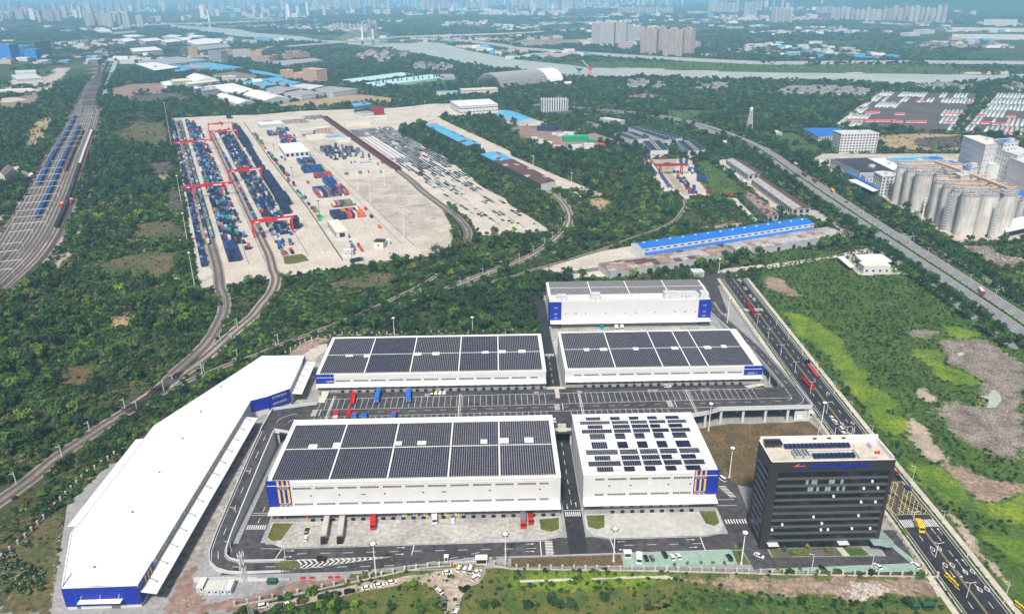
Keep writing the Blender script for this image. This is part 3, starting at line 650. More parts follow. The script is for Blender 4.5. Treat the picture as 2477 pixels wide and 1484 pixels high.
sheet('bare_earth',[(223.3,352.1),(225.5,345.6),(223.4,333.4),(222,319.1),(220.5,311.8),(210.9,312.1),(212.5,326.1),(215.3,340.8)],.08,'earth_pale',rough=1,step=5)
sheet('bare_earth',[(215.5,313),(225.6,307.3),(233.4,295.1),(245.3,292.2),(241.7,286.7),(229.5,281),(215.3,280.3),(216.1,292.5),(215.3,302.5)],.075,'earth',rough=1,step=5)
sheet('bare_earth',[(199.2,274.5),(201,268.7),(200.4,259),(198.8,246.1),(199.2,236.3),(197.1,228.3),(195.6,231.2),(195.2,240),(194,252.6),(196.9,268.8)],.08,'earth_pale',rough=.8,step=4)
sheet('excavated_earth',[(219,574.1),(228.9,566.4),(228.1,545.8),(231.9,530.4),(223.4,528.7),(215.5,539.8),(209.8,546.6)],.08,'earth',rough=1,step=5)

# ------------------------------------------------------------------ the logistics park: warehouses
def window_strip(w=8.1,h=1.0,n=8,rows=2):
    b = MB(); b.box(-.02 - w/2,-.05,-h/2 - .06,w/2 + .02,.1,h/2 + .06,1)
    pw,phh = w/n,h/rows
    for i in range(n):
        for j in range(rows):
            x = -w/2 + i*pw; z = -h/2 + j*phh
            b.box(x + .09,-.07,z + .05,x + pw - .09,-.051,z + phh - .05,0)
    return b.mesh('window',['window_dark','white_wall'])
WIN8,WIN4,WIN9,WIN_S,WIN_3 = window_strip(),window_strip(4.0,1.0,4),window_strip(10.3,1.0,10),window_strip(.9,.8,1,1),window_strip(2.1,.7,3,1)
panel_b = MB(); panel_b.box(-.465,-.51,0,.465,.51,.05); PANEL = panel_b.mesh('solar_panel','solar')
door_b = MB(); door_b.box(-1.5,-.08,0,1.5,.1,3.2,0); door_b.box(-1.3,-.12,.1,1.3,-.081,2.9,1); door_b.box(-.45,-.15,1.2,.45,-.121,2.0,0); DOCKDOOR = door_b.mesh('dock_door',['white_wall','light_grey'])
pit_b = MB(); pit_b.box(-.9,-.5,-.9,.9,.3,.05,0); pit_b.box(-.75,-.62,-.2,-.5,-.501,.02,0); pit_b.box(.5,-.62,-.2,.75,-.501,.02,0); DOCKPIT = pit_b.mesh('dock_leveller',['rubber'])
hb = MB(); hb.box(-1.5,-1.5,0,1.5,1.5,.12,0); hb.box(-.25,-.25,.12,.25,.25,.5,1); hb.box(-.7,-.08,.3,.2,.08,.42,1); HATCH = hb.mesh('roof_hatch',['white_sheet','grey_wall'])

def solar_field(t,blocks,z,limit=300,px=1.04,py=1.13,skip=()):
    pos = []
    for x0,x1,y0,y1 in blocks:
        nx,ny = max(1,round((x1 - x0)/px)),max(1,round((y1 - y0)/py)); dx,dy = (x1 - x0)/nx,(y1 - y0)/ny
        for i in range(nx):
            for j in range(ny):
                x,y = x0 + (i + .5)*dx,y0 + (j + .5)*dy
                if any(abs(x - sx) < 2 and abs(y - sy) < 2 for sx,sy in skip): continue
                pos.append((x,y))
    pos.sort(key=lambda p: p[1] ** 2 + .3*p[0] ** 2)
    for x,y in pos[:limit]: put('solar_panel',PANEL,t,(x - t.location.x,y - t.location.y,z))
    if len(pos) > limit:
        b = MB()
        for x,y in pos[limit:]: X,Y = x - t.location.x,y - t.location.y; b.box(X - .465,Y - .51,z,X + .465,Y + .51,z + .05)
        b.build('solar_panels','solar',t,kind='stuff')

def warehouse(label,x0,x1,y0,y1,h,base,front_win,blue,stripes,canopy_z,canopy_d,dock_z,seams,ridge,hatches,array,doors,smalls=(),solar=True):
    t = thing('warehouse',label,'warehouse',(x0,y0,0),group='white logistics warehouses')
    W,D = x1 - x0,y1 - y0
    b = MB(); b.add([(0,0,base),(W,0,base),(W,D,base),(0,D,base),(0,0,h),(W,0,h),(W,D,h),(0,D,h)],[(0,1,5,4),(1,2,6,5),(2,3,7,6),(3,0,4,7)])
    for i in range(1, int(W / 9.8)):     # cladding ribs / downpipes
        b.box(i*9.8 - .08,-.1,base,i*9.8 + .08,-.001,h - .8)
    for i in range(1,int(D/9)):
        b.box(-.1,i*9 - .1,base,-.001,i*9 + .1,h); b.box(W + .001,i*9 - .1,base,W + .1,i*9 + .1,h)
    b.build('wall','white_wall',t)
    b = MB(); ry = ridge - y0; zr = h + .25; zt = h - .25
    b.quad((.3,.3,zt),(W - .3,.3,zt),(W - .3,ry,zr),(.3,ry,zr)); b.quad((.3,ry,zr),(W - .3,ry,zr),(W - .3,D - .3,zt),(.3,D - .3,zt))
    b.build('roof','white_sheet',t)
    b = MB()     # gutter and parapet trims
    b.box(-.15,-.12,h - .5,W + .15,.3,h + .2); b.box(-.15,D - .3,h - .5,W + .15,D + .12,h + .2)
    b.box(-.15,.3,h - .4,.3,D - .3,h + .25); b.box(W - .3,.3,h - .4,W + .15,D - .3,h + .25)
    b.box(0.2,-.25,h - 1.7,W - .2,-.121,h - 1.45)
    b.build('parapet','white_sheet',t)
    if solar:
        zs = h + .32; xs = [array[0]] + list(seams) + [array[1]]; bl = []
        for i in range(len(xs) - 1):
            a,c = xs[i] + (.35 if i else 0),xs[i + 1] - (.35 if i < len(xs) - 2 else 0)
            bl += [(a,c,array[2],ridge - .35),(a,c,ridge + .35,array[3])]
        solar_field(t,bl,zs,skip=hatches)
        b = MB(); b.box(array[0] - x0 - .1,array[2] - y0 - .1,zs - .1,array[1] - x0 + .1,array[3] - y0 + .1,zs - .02); b.build('panel_frame','solar_frame',t)
        for hx,hy in hatches: put('roof_hatch',HATCH,t,(hx - x0,hy - y0,zs + .05))
    for x,z,me in front_win: put('window',me,t,(x - x0,-.05,z))
    for x,z in smalls: put('window',WIN_S,t,(x - x0,-.05,z))
    # blue corner cladding with its yellow stripes
    bx0,bx1,bz0,bz1 = blue
    b = MB(); b.box(bx0 - x0,-.18,bz0,bx1 - x0,-.06,bz1); s = bx0 <= x0 + .5
    if s: b.box(-.2,-.18,bz0,-.05,3.5,bz1);
    else: b.box(W + .05,-.18,bz0,W + .2,3.5,bz1)
    bp = b.build('blue_cladding','blue_sheet',t)
    if stripes:
        for a,c in stripes:
            b = MB(); b.box(a - x0,-.24,bz1 - 3.4,c - x0,-.181,bz1 - .15); b.box(a - x0,-.24,bz0 + 1.8,c - x0,-.181,bz1 - 4.3); b.box(a - x0,-.24,bz0 + .1,c - x0,-.181,bz0 + .6)
            b.build('stripe','yellow',bp)
        put('window',WIN4,bp,((stripes[0][0] + stripes[-1][1])/2 - x0,-.19,bz1 - 3.85)); put('window',WIN4,bp,((stripes[0][0] + stripes[-1][1])/2 - x0,-.19,bz0 + 1.2))
    # loading canopy with its tie rods
    b = MB(); cz = canopy_z
    b.add([(.0,0,cz + .5),(W,0,cz + .5),(W,-canopy_d,cz),(0,-canopy_d,cz),(0,0,cz + .2),(W,0,cz + .2),(W,-canopy_d,cz - .35),(0,-canopy_d,cz - .35)],
          [(3,2,1,0),(4,5,6,7),(2,3,7,6),(0,3,7,4),(1,2,6,5)])
    cp = b.build('canopy','white_sheet',t)
    for i in range(1,int(W/9.8) + 1):
        b = MB(); X = min(W - .5,i*9.8); b.beam((X,-.05,cz + 2.6),(X,-canopy_d*.75,cz + .25),.10,.10); b.box(X - .06,-.14,cz + .5,X + .06,-.05,cz + 2.8); b.build('tie_rod','galv',cp)
    # loading dock
    b = MB(); b.box(.3,-2.6,dock_z,W - .3,0,dock_z + 1.25); b.build('dock','concrete_grey',t)
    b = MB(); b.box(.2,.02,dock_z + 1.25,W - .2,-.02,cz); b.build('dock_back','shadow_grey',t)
    for x in doors: put('dock_door',DOCKDOOR,t,(x - x0,-.1,dock_z + 1.25))
    for x in doors[::1]: put('dock_leveller',DOCKPIT,t,(x - x0 + 2.2,-2.35,dock_z + 1.25))
    paint([(x0 - 1,y0 - 4),(x1 + 1,y0 - 4),(x1 + 1,y1 + 1),(x0 - 1,y1 + 1)],0)
    return t

wx = [-85.6 + 9.78*i for i in range(12)]
wA = warehouse('large solar-roofed warehouse with yellow-striped blue corner, grey lorries at its docks',-100.6,27,279,331,19,0,
    [(x,z,WIN8 if i < 11 else WIN4) for i,x in enumerate(wx[:11] + [19.8]) for z in (15.8,7.5) if True],(-100.8,-90.6,6.5,20),
    [(-96.1,-95.2),(-94,-93.2),(-92,-91.1)],5.2,4.3,0,[-73.7,-48.5,-22.1,.4],304.5,[(-86.2,306.7),(-75.5,307),(-46.6,307.5),(-36.1,307.7),(-6.7,308),(3,308.1),(14.5,308.3)],
    (-98.6,25,280.3,325.6),[-84 + 4.4*i for i in range(25)],[(-82.1,11.9),(-69.7,12),(-50,12.2),(-33.1,12.4),(-4,12.7),(18,12.7)])
for x,z in ((-59.3,12.1),(-24,12.5)): put('window',WIN_3,wA,(x + 100.6,-.05,z))
wB = warehouse('solar-roofed warehouse with plain blue corner, blue lorries and cars at its upper docks',-100.3,27.3,379,428.5,19,0,
    [(x,15.2,WIN8) for x in wx[:11]] + [(20.6,15.2,WIN4)],(-100.5,-90.4,13.6,19.4),None,13.0,3.2,9,[-73.7,-48.5,-21.4,.8],403.4,
    [(-86.1,402.3),(-75.5,402.1),(-46.2,403),(-35.6,403.2),(-6.4,403.4),(3.5,403.5),(14.9,403.5)],(-98.4,25.2,380.4,426),[-88 + 4.6*i for i in range(25)])
put('window',WIN4,wB,(7.5,-.25,14.8))
cw = [((a + c)/2) for a,c in ((48.9,56.9),(58.7,66.7),(68.5,76.5),(78.2,86.3),(87.9,96.2),(110.2,118.3),(119.8,127.7),(129.5,137.6))]
wC = warehouse('white warehouse with full solar roof and blue corner beside the elevated ramp',38,149,380,430.5,19,0,
    [(x,15.6,WIN8) for x in cw] + [(102.8,15.6,WIN9),(45.2,15.6,WIN4)],(138.8,149.2,13.6,19.4),None,13.0,3.2,9,[66.4,93.1,108.4,118.7],405.2,
    [(52.9,404.2),(62.5,404.4),(81.8,404.5),(105,404.8),(124.2,405.1),(134.4,405.4)],(39.6,144.5,381.4,428.5),[47 + 4.6*i for i in range(20)])
put('window',WIN4,wC,(105,-.25,14.8))
wD = warehouse('smaller white warehouse with solar panels in scattered blocks and striped blue corner',37.1,96.5,280,331,19,0,
    [(x,z,WIN8 if x > 45 else WIN4) for x in (44.3,52,61.6,71.3,81) for z in (16.5,8.5)],(86,96.7,7.5,20.2),[(86.4,87.1),(88.5,89.3),(90.5,91.3)],5.5,4.0,0,[],306.3,[],(0,0,0,0),
    [48 + 4.4*i for i in range(9)],[(48.6,13),(58,13),(74.8,13.2),(84.5,13.2)],solar=False)
cols = [(40.1,54.6,43.4,50.6),(55.6,63.8,55.4,60.2),(64.8,73,64.7,69.4),(74,82,73.8,78.6),(83,92.3,82.8,89.4)]
dblk = []; mon = []
for ya,yb,full in ((325,328,0),(321.2,324.2,1),(317.2,320.3,2),(313.2,316.3,1),(307.6,312.6,0),(299.8,305.4,0),(294.9,298.9,1),(290.4,294,2),(285.9,289.7,1),(281.6,285.2,0)):
    for k,(a,c,a2,c2) in enumerate(cols):
        f = full == 1 or (full == 2 and k in (1,2))
        dblk.append((a,c,ya,yb) if f else (a2,c2,ya,yb))
        if not f:
            mon.append((c2 + 2.2,(ya + yb)/2))
            if k == 0: mon.append((a2 - 2.0,(ya + yb)/2))
solar_field(wD,dblk,19.3,px=1.0,py=1.2)
mb = MB(); mb.box(-1.3,-.9,0,1.3,.9,.35); mb.box(-1.2,-.95,.05,1.2,-.901,.3,1); MON = mb.mesh('roof_light',['white_sheet','light_grey'])
for x,y in mon:
    if x < 95.5: put('roof_light',MON,wD,(x - 37.1,y - 280,19.2))
def plate(parent,x,z,s,xo,yo,w=1.3,txt='1'):
    b = MB(); b.box(-w/2,-.1,-w/2,w/2,-.02,w/2); p = b.build('number_plate','white_sheet',parent,loc=(x - xo,yo,z))
    lettering('digit',txt,1.2,'dark_steel',p,(0,-.115,-.42),align='CENTER')
plate(wA,-36.7,14,1,-100.6,-.05,txt='2'); plate(wD,66.5,14.2,1,37.1,-.05,txt='1')

# warehouse behind: taller front block with roof terrace, solar half behind
t = wE = thing('warehouse','tall white warehouse with blue end panels and rooftop plant rooms, behind the two solar roofs','warehouse',(36.4,480,0),group='white logistics warehouses')
W = 110.8
b = MB(); b.prism([(0,0),(W,0),(W,8.6),(0,8.6)],0,18.2); b.box(0,-.02,18.2,W,.3,19); b.build('wall','white_wall',t)
b = MB(); b.box(0,8.6,0,W,35.2,19.4); b.build('rear_hall','white_wall',t)
b = MB(); b.quad((-.2,8.4,20.0),(W + .2,8.4,20.0),(W + .2,22,20.6),(-.2,22,20.6)); b.quad((-.2,22,20.6),(W + .2,22,20.6),(W + .2,35.4,20),(-.2,35.4,20)); b.box(-.2,8.4,19.4,W + .2,8.55,19.99); b.box(-.2,8.56,19.41,0,35.4,19.98); b.box(W,8.56,19.41,W + .2,35.4,19.98); b.build('roof','white_sheet',t)
solar_field(t,[(a,c,y0,y1) for a,c in ((38,65.6),(66.4,92),(92.8,119.1),(119.9,145.5)) for y0,y1 in ((489.6,501.6),(502.4,514.4))],20.7,px=1.1,py=1.3)
b = MB(); b.box(1.4,9.5,20.61,109.2,34.6,20.69); b.build('panel_frame','solar_frame',t)
for x0,x1,hh in ((5.5,11.5,3.4),(28.5,35,4.4),(79,87,4.6),(87.05,101.5,4.2),(104,108,4.5)):
    b = MB(); b.box(x0,3.5,18.25,x1,8.3,18.25 + hh); b.box(x0 - .15,3.35,18.25 + hh,x1 + .15,8.35,18.45 + hh); r = b.build('plant_room','light_grey',t)
    d = MB(); d.box((x0 + x1)/2 - .6,3.42,18.3,(x0 + x1)/2 + .6,3.5,20.5); d.build('door','grey_wall',r)
for x in (91,93.5,96): put('window',WIN_S,t,(x,3.45,20.3))
b = MB(); b.box(-.12,-.15,1,8.2,-.03,19); b.box(-.15,-.15,1,-.02,8,19); b.build('blue_cladding','blue_sheet',t)
b = MB(); b.box(W - 8.6,-.15,1,W + .12,-.03,19.1); b.box(W + .02,-.15,1,W + .15,8,19.1); b.build('blue_cladding','blue_sheet',t)
for x in (4.4,W - 4.4):
    for z in (14.8,10.2,7.2): put('window',WIN_3,t,(x,-.16,z))
for x in (47.6,61.3,75.1,88.5,95.7,109,122.8,136.5): put('window',WIN_S,t,(x - 36.4,-.05,10.3))
for x in (54.5,129.6): put('window',WIN_3,t,(x - 36.4,-.05,10.4))
b = MB(); b.add([(0.5,0,5.6),(W - .5,0,5.6),(W - .5,-5,5.0),(.5,-5,5.0),(.5,0,5.3),(W - .5,0,5.3),(W - .5,-5,4.7),(.5,-5,4.7)],[(3,2,1,0),(4,5,6,7),(2,3,7,6),(0,3,7,4),(1,2,6,5)]); b.build('canopy','white_sheet',t)
b = MB(); b.box(8,-2.6,0,W - 8,-.05,1.2); b.build('dock','concrete_grey',t)
for i in range(27): put('dock_door',DOCKDOOR,t,(10.5 + 3.45*i,-.2,1.2))
for i in range(14):
    b = MB(); b.beam((10 + i*7,-.05,8),(10 + i*7,-3.6,5.5),.1,.1); b.build('tie_rod','galv',t)
paint([(36,474),(148,474),(148,516),(36,516)],0)

# long white rail-side warehouse on the left
FP = [(-163.5,227.5),(-136,228),(-134,367),(-126,371.5),(-116,380),(-117,422),(-143,422.5),(-147.5,411),(-176,343),(-176,259)]
t = wF = thing('warehouse','long angular white-roofed rail warehouse with a bright blue gable end','warehouse',(-150,228,0),group='white logistics warehouses')
fl = [(x + 150,y - 228) for x,y in FP]; n = len(fl)
b = MB(); b.prism(fl,0,9.6); b.build('wall','white_wall',t)
def gable(x, y):   # shallow roof: ridge down the middle
    return 10.0 + .5*max(0,1 - abs(x - (-.045*(y - 70) + -2))/22)
b = MB(); ridge_pts = [(-150 + 150,0),(-152 + 150,60),(-150 + 150,110),(-140 + 150,150),(-130 + 150,194.3)]
rp = [(0.2,.1),(-3,60),(-1,115),(9,150),(20,194.2)]
left = [fl[0],fl[9],fl[8],fl[7],fl[6]]; right = [fl[1],(14.6,60),(15.4,115),fl[2],fl[3],fl[4],fl[5]]
vs = [(x,y,10.0) for x,y in left] + [(x,y,10.6) for x,y in rp] + [(x,y,10.0) for x,y in right]
b.add(vs,[(0,5,6,1),(1,6,7,2),(2,7,8,3),(3,8,9,4),(5,10,11,6),(6,11,12,7),(7,12,13,14,8),(8,14,15,16,9)])
b.build('roof','white_sheet',t)
b = MB()
for i in range(n):
    a,c = fl[i],fl[(i + 1) % n]; b.beam((a[0],a[1],9.95),(c[0],c[1],9.95),.5,.7)
b.build('parapet','white_sheet',t)
def clad(p,q,z0,z1,d=.12):
    p,q = np.array(p,float),np.array(q,float); u = (q - p)/np.linalg.norm(q - p); nrm = np.array([u[1],-u[0]])
    b = MB(); pts = [p + nrm*.3,q + nrm*.3,q + nrm*(.3 + d),p + nrm*(.3 + d)]; b.prism([tuple(v) for v in pts],z0,z1); return b
gbl = clad(fl[0],fl[1],1.8,10.4).build('blue_cladding','blue_sheet',t)
c2 = clad(fl[1],(fl[1][0] + .15,13),1.8,10.5).build('blue_cladding','blue_sheet',t)
for k in range(3): clad((fl[1][0] + .28,5 + 2.4*k),(fl[1][0] + .3,6.0 + 2.4*k),4,10,.06).build('stripe','yellow',c2)
clad((fl[0][0],fl[0][1] + 8),fl[0],1,10.4).build('blue_cladding','blue_sheet',t)
clad(fl[8],(fl[8][0],fl[8][1] - 8),2,10.4).build('blue_cladding','blue_sheet',t)
c3 = clad((fl[2][0] - .1,fl[2][1]),fl[3],3.5,10.5).build('blue_cladding','blue_sheet',t); c4 = clad(fl[3],fl[4],2,10.5).build('blue_cladding','blue_sheet',t)
dv = np.array(fl[4]) - np.array(fl[3]); ang = math.atan2(dv[1],dv[0]); mid = (np.array(fl[4]) + np.array(fl[3]))/2 + np.array([dv[1],-dv[0]])/np.linalg.norm(dv)*.5
for z,me in ((8.4,WIN8),(4.6,WIN8)):
    o = put('window',me,c4,(mid[0],mid[1],z),ang)
clad((fl[5][0],fl[5][1] - 8),fl[5],3,10.5).build('blue_cladding','blue_sheet',t)
# canopies on both sides and at the gable
b = MB(); b.add([(14.3,.5,7.0),(15.9,128,7.0),(22.5,128,6.2),(20.6,.0,6.2),(14.3,.5,6.7),(15.9,128,6.7),(22.5,128,5.9),(20.6,0,5.9)],[(0,3,2,1),(4,5,6,7),(2,3,7,6),(0,4,7,3),(1,2,6,5)]); cp = b.build('canopy','white_sheet',t)
for i in range(13):
    y = 6 + 9.9*i; b = MB(); xw = 14.3 + 1.5*y/128; b.beam((xw + .1,y,9.3),(xw + 4,y,6.9),.13,.13); b.box(xw + 3.7,y - .15,6.6,xw + 4.3,y + .15,7.0); b.build('tie_rod','steel',cp)
    w = put('window',WIN8,t,(xw + .06,y + 4.9,8.6),R(90))
b = MB(); b.add([(34.0,153,7),(33,193,7),(39.6,193,6.3),(40.2,153,6.3),(34,153,6.7),(33,193,6.7),(39.6,193,6),(40.2,153,6)],[(0,3,2,1),(4,5,6,7),(2,3,7,6),(0,4,7,3),(1,2,6,5)]); cp2 = b.build('canopy','white_sheet',t)
for i in range(5):
    b = MB(); b.beam((33.9,158 + 7.6*i,9.2),(37.4,158 + 7.6*i,6.8),.13,.13); b.build('tie_rod','steel',cp2)
b = MB(); b.add([(-26.3,41,6.8),(-26.3,109,6.8),(-33.4,109,6.2),(-33.4,41,6.2),(-26.3,41,6.5),(-26.3,109,6.5),(-33.4,109,5.9),(-33.4,41,5.9)],[(0,1,2,3),(7,6,5,4),(3,2,6,7),(0,3,7,4),(1,5,6,2)]); b.build('canopy','white_sheet',t)
b = MB(); b.box(-8,-2.9,4.6,8,-.45,4.85); g = b.build('gable_canopy','white_sheet',t)
for x in (-7,0,7): bb = MB(); bb.beam((x,-.5,7),(x,-2.4,4.9),.12,.12); bb.build('tie_rod','galv',g)
b = MB(); b.box(-9.6,-.95,.6,-9.5,-.5,10.4); b.box(-8.8,-.95,.6,-8.7,-.5,10.4)
for k in range(16): b.box(-9.6,-.95,1 + .6*k,-8.7,-.85,1.08 + .6*k)
b.build('ladder','truck_blue',t)
b = MB(); b.box(3,-.55,0,6,-.44,3.2); b.build('gate','shadow_grey',t)
vb = MB(); vb.box(-.3,-.1,0,.3,.1,.5); vb.box(-.1,-.4,.2,.5,.3,.35)
VENT = vb.mesh('roof_vent','dark_steel')
for x,y in [(-156.6,238.2),(-156.5,271.9),(-156.7,301.1),(-156.6,329.8),(-156.8,356.1),(-155.3,383.4)]: put('roof_vent',VENT,t,(x + 150,y - 228,10.5),RR())
paint(FP,0,6); paint([(-190,268),(-176,268),(-176,338),(-190,338)],0)

# ---- elevated truck deck between the warehouses, with its two ramps
DECK = [(-120.3,338),(-113.5,338),(-108,335.5),(-101.2,334),(-101.2,331.4),(98,331.4),(101.4,345),(109.5,347),(118.8,351),(167,351.4),(167,373.5),(149.2,373.5),(149.2,376.2),(-97.5,376.2),(-97.5,364),(-119.9,358.6)]
dk = put('truck_deck',None,kind='structure')
b = MB(); b.prism(DECK,7.9,9); b.build('deck_slab','asphalt',dk)
b = MB()
for p,q in (((98,331.2),(101.2,344.8)),((101.2,344.8),(109.4,346.8)),((109.4,346.8),(118.7,350.8)),((118.7,350.8),(167.2,351.2)),((167.2,351.2),(167.2,373.5)),((-97.7,364.2),(-119.9,358.9)),((-119.9,358.9),(-120.5,338)),((-113.3,337.8),(-101.4,333.8)),((27.2,332.6),(37,332.6))):
    b.beam((p[0],p[1],9.1),(q[0],q[1],9.1),.35,2.2); b.beam((p[0],p[1],10.3),(q[0],q[1],10.3),.5,.2)
b.build('parapet','light_grey',dk)
for x,y in [(101.5,346),(109.5,348),(119,352)] + [(119 + 12*k,352.2) for k in range(1,4)] + [(166.3,352.2),(155,362),(131,362),(119,362),(107,362),(-118,339.5),(-112.5,339.5),(-107,337),(28.5,334),(37.2,334),(28.5,355),(37.2,355)]:
    b = MB(); b.box(x - .6,y - .5,0,x + .6,y + .5,7.9); b.build('column','light_grey',dk)
b = MB(); b.box(159,352.5,0,166,353,5.5); b.box(159,352.45,5.5,166,353.05,5.9); b.build('wall_panel','light_grey',dk)
b = MB(); b.box(160.5,352.2,1,163,352.44,3.2); b.build('notice','white_sheet',dk)
b = MB(); b.box(-100,376.3,0,149,378.9,.3); b.build('undercroft_floor','concrete_grey',dk)
b = MB()
b.box(27.4,376.2,9,38,379,9.12); b.build('link_bridge','concrete_pale',dk)
b = MB(); b.box(31.8,366,9.01,34.2,376.2,9.10); b.box(30.6,331.5,9.01,34.8,339,9.3); b.build('walkway','concrete_pale',dk)
# planters/low walls along the dock line
for x in (-40,20,44,83,86.2,112.5,115):
    b = MB(); b.box(x,370.6,9,x + 2.8,372.2,9.9); b.build('planter','concrete_grey',dk)
b = MB(); b.add([(-97.4,366,9.02),(-93.8,366,9.02),(-93,376.2,10.3),(-97,376.2,10.3)],[(0,1,2,3)]); b.add([(140,373,9.02),(149,373.6,10.3),(149,376.2,10.3),(138,376,9.02)],[(0,1,2,3)]); b.build('dock_ramp','concrete_pale',dk)
b = MB(); z = 9.012
ribbon_mb(b,[(-95.8,358.2),(-20,358.6),(60,360.2),(108.7,361.1),(160,361.5)],.22,z); ribbon_mb(b,[(-91.5,350.8),(-22,351.4),(60,352.6),(98,352.8),(120,353.2),(158,353.4)],.22,z); ribbon_mb(b,[(-95.8,369.5),(-25,370.7),(148,372.6)],.25,z)
for i in range(75):
    x = -96 + 3.21*i;
    if (29 < x < 38) or x > 146: continue
    ribbon_mb(b,[(x,358.2 + .014*(x + 96)),(x,369.5 + .0125*(x + 96))],.16,z)
    if x < 92: ribbon_mb(b,[(x,345),(x,350.7 + .014*(x + 96))],.16,z)
for x in np.arange(-80,155,8.2): ribbon_mb(b,[(x,354.7 + .013*(x + 96)),(x + 3.4,354.75 + .013*(x + 96))],.2,z)
for x in (-90,-20.8,44.6,104.4):
    ribbon_mb(b,[(x,344),(x,373)],.35,.02 + z); ribbon_mb(b,[(x + .9,344),(x + .9,373)],.2,.02 + z)
for x0 in (-98.5,30.4,91.2):
    for k in range(8): ribbon_mb(b,[(x0,352.2 + .85*k + .012*(x0 + 96)),(x0 + 2.8,352.2 + .85*k + .012*(x0 + 96))],.4,z)
    ribbon_mb(b,[(x0 + 4.4,351.8 + .012*(x0 + 96)),(x0 + 4.4,358.6 + .012*(x0 + 96))],.3,z)
for r,k in ((8.2,1),(2.6,1)):
    ribbon_mb(b,[(-106 - r*math.sin(a)*1.1 + .4,350.5 - 4.5 + r*math.cos(a)) for a in np.linspace(0,1.57,12)],.2,z)
for r in (9.2,3.2):
    ribbon_mb(b,[(157 + r*math.sin(a),362.5 - r*math.cos(a)) for a in np.linspace(0,1.57,12)] + [(157 + r,372)],.2,z)
b.build('deck_markings','paint',dk)
def ramp(name,pts,zs,w,colx):
    p = smooth_line([q for q in pts],4.0); s = np.linspace(0,1,len(p))
    src = np.concatenate([[0],np.cumsum([math.dist(pts[i],pts[i + 1]) for i in range(len(pts) - 1)])]); d = np.concatenate([[0],np.cumsum(np.linalg.norm(np.diff(p,axis=0),axis=1))])
    z = np.interp(d/d[-1],src/src[-1],zs)
    r = put(name,None,kind='structure')
    b = MB(); ribbon_mb(b,p,w,z); b.build('ramp_surface','asphalt',r)
    for o in (w/2,-w/2):
        l = offset_line(p,o); b = MB();
        vs = []
        for i in range(len(l)):
            vs += [(l[i][0],l[i][1],max(0,z[i] - (1.4 if colx else 20))),(l[i][0],l[i][1],z[i] + .9)]
        b.add(vs,[(2*i,2*i + 2,2*i + 3,2*i + 1) for i in range(len(l) - 1)])
        l2 = offset_line(p,o + (.3 if o > 0 else -.3)); vs = []
        for i in range(len(l)): vs += [(l2[i][0],l2[i][1],max(0,z[i] - (1.4 if colx else 20))),(l2[i][0],l2[i][1],z[i] + .9)]
        b.add(vs,[(2*i,2*i + 2,2*i + 3,2*i + 1) for i in range(len(l) - 1)])
        vs = []
        for i in range(len(l)): vs += [(l[i][0],l[i][1],z[i] + .9),(l2[i][0],l2[i][1],z[i] + .9)]
        b.add(vs,[(2*i,2*i + 2,2*i + 3,2*i + 1) for i in range(len(l) - 1)])
        b.build('parapet','light_grey',r)
    b = MB()
    ribbon_mb(b,p,.18,z + .02,0,w/2 - .5); ribbon_mb(b,p,.18,z + .02,0,-w/2 + .5)
    for i in range(1,len(p) - 2,3): ribbon_mb(b,p[i:i + 2],.2,z[i:i + 2] + .02)
    b.build('ramp_markings','paint',r)
    if colx:
        for i in range(2,len(p),3):
            if z[i] < 2.5: continue
            b = MB(); b.box(p[i][0] - w/2 + .2,p[i][1] - .4,0,p[i][0] - w/2 + 1,p[i][1] + .4,z[i] - .05); b.box(p[i][0] + w/2 - 1,p[i][1] - .4,0,p[i][0] + w/2 - .2,p[i][1] + .4,z[i] - .05); b.build('column','light_grey',r)
    return r
ramp('west_ramp',[(-117,338),(-117.2,316),(-117,280),(-116.8,262),(-115,252),(-108,248),(-95,248.2),(-88,248.4)],[9,7.2,4.2,2.4,1.5,.8,.2,.12],6.4,False)
ramp('east_ramp',[(163.3,373.5),(163,400),(162.6,430),(160,470),(157.5,500),(158,520)],[9,8,6,2.6,.4,.12],6.8,True)
sheet('north_road',[(154,500),(166,500),(176,571),(165,572),(150,545),(60,540),(60,528),(147,532)],.11,'asphalt')
b = MB()
for k in range(14): y = 505 + 2.6*k; ribbon_mb(b,[(156 + .12*(y - 505),y),(159 + .12*(y - 505),y + 3.4)],.5,.13)
b.build('hatch_markings','paint',kind='structure')

# ---- office tower
t = office = thing('office_tower','eleven-storey dark stone and glass office tower with blue rooftop sign','office building',(107.6,252,0))
W,D,Hh = 49.4,16,42.6
b = MB(); b.box(.35,.35,0,W - .35,D - .35,41); b.build('core','glass_dark',t)
b = MB()
b.box(0,0,0,3.2,.34,Hh); b.box(W - 1.7,0,0,W,.34,Hh); b.box(3.2,0,37.6,W - 1.7,.34,Hh)
b.box(0,.34,37.6,.34,D,Hh); b.box(0,.34,0,.34,2.2,37.6); b.box(0,D - 2,0,.34,D,37.6)
b.box(W - .34,.34,0,W,D,Hh); b.box(.34,D - .34,0,W - .34,D,Hh)
b.box(3.2,0,0,3.5,.34,1.2)
b.build('stone_frame','office_stone',t)
zb = [35.0,31.6,28.2,24.8,21.5,18.2,14.9,11.6,8.2,4.6]
for z in zb:
    b = MB(); b.box(3.2,-.05,z - 1.05,W - 1.7,.32,z); b.box(-.05,2.2,z - 1.05,.32,D - 2,z); b.build('floor_band','office_band',t)
NP = 38; pw = (W - 1.7 - 3.2)/NP
pb = MB(); pb.box(.05,0,.04,pw - .05,.06,2.2); PANE = pb.mesh('pane','glass_dark'); PANE2 = pb.mesh('pane','glass_green'); PANE3 = pb.mesh('pane','glass_blue')
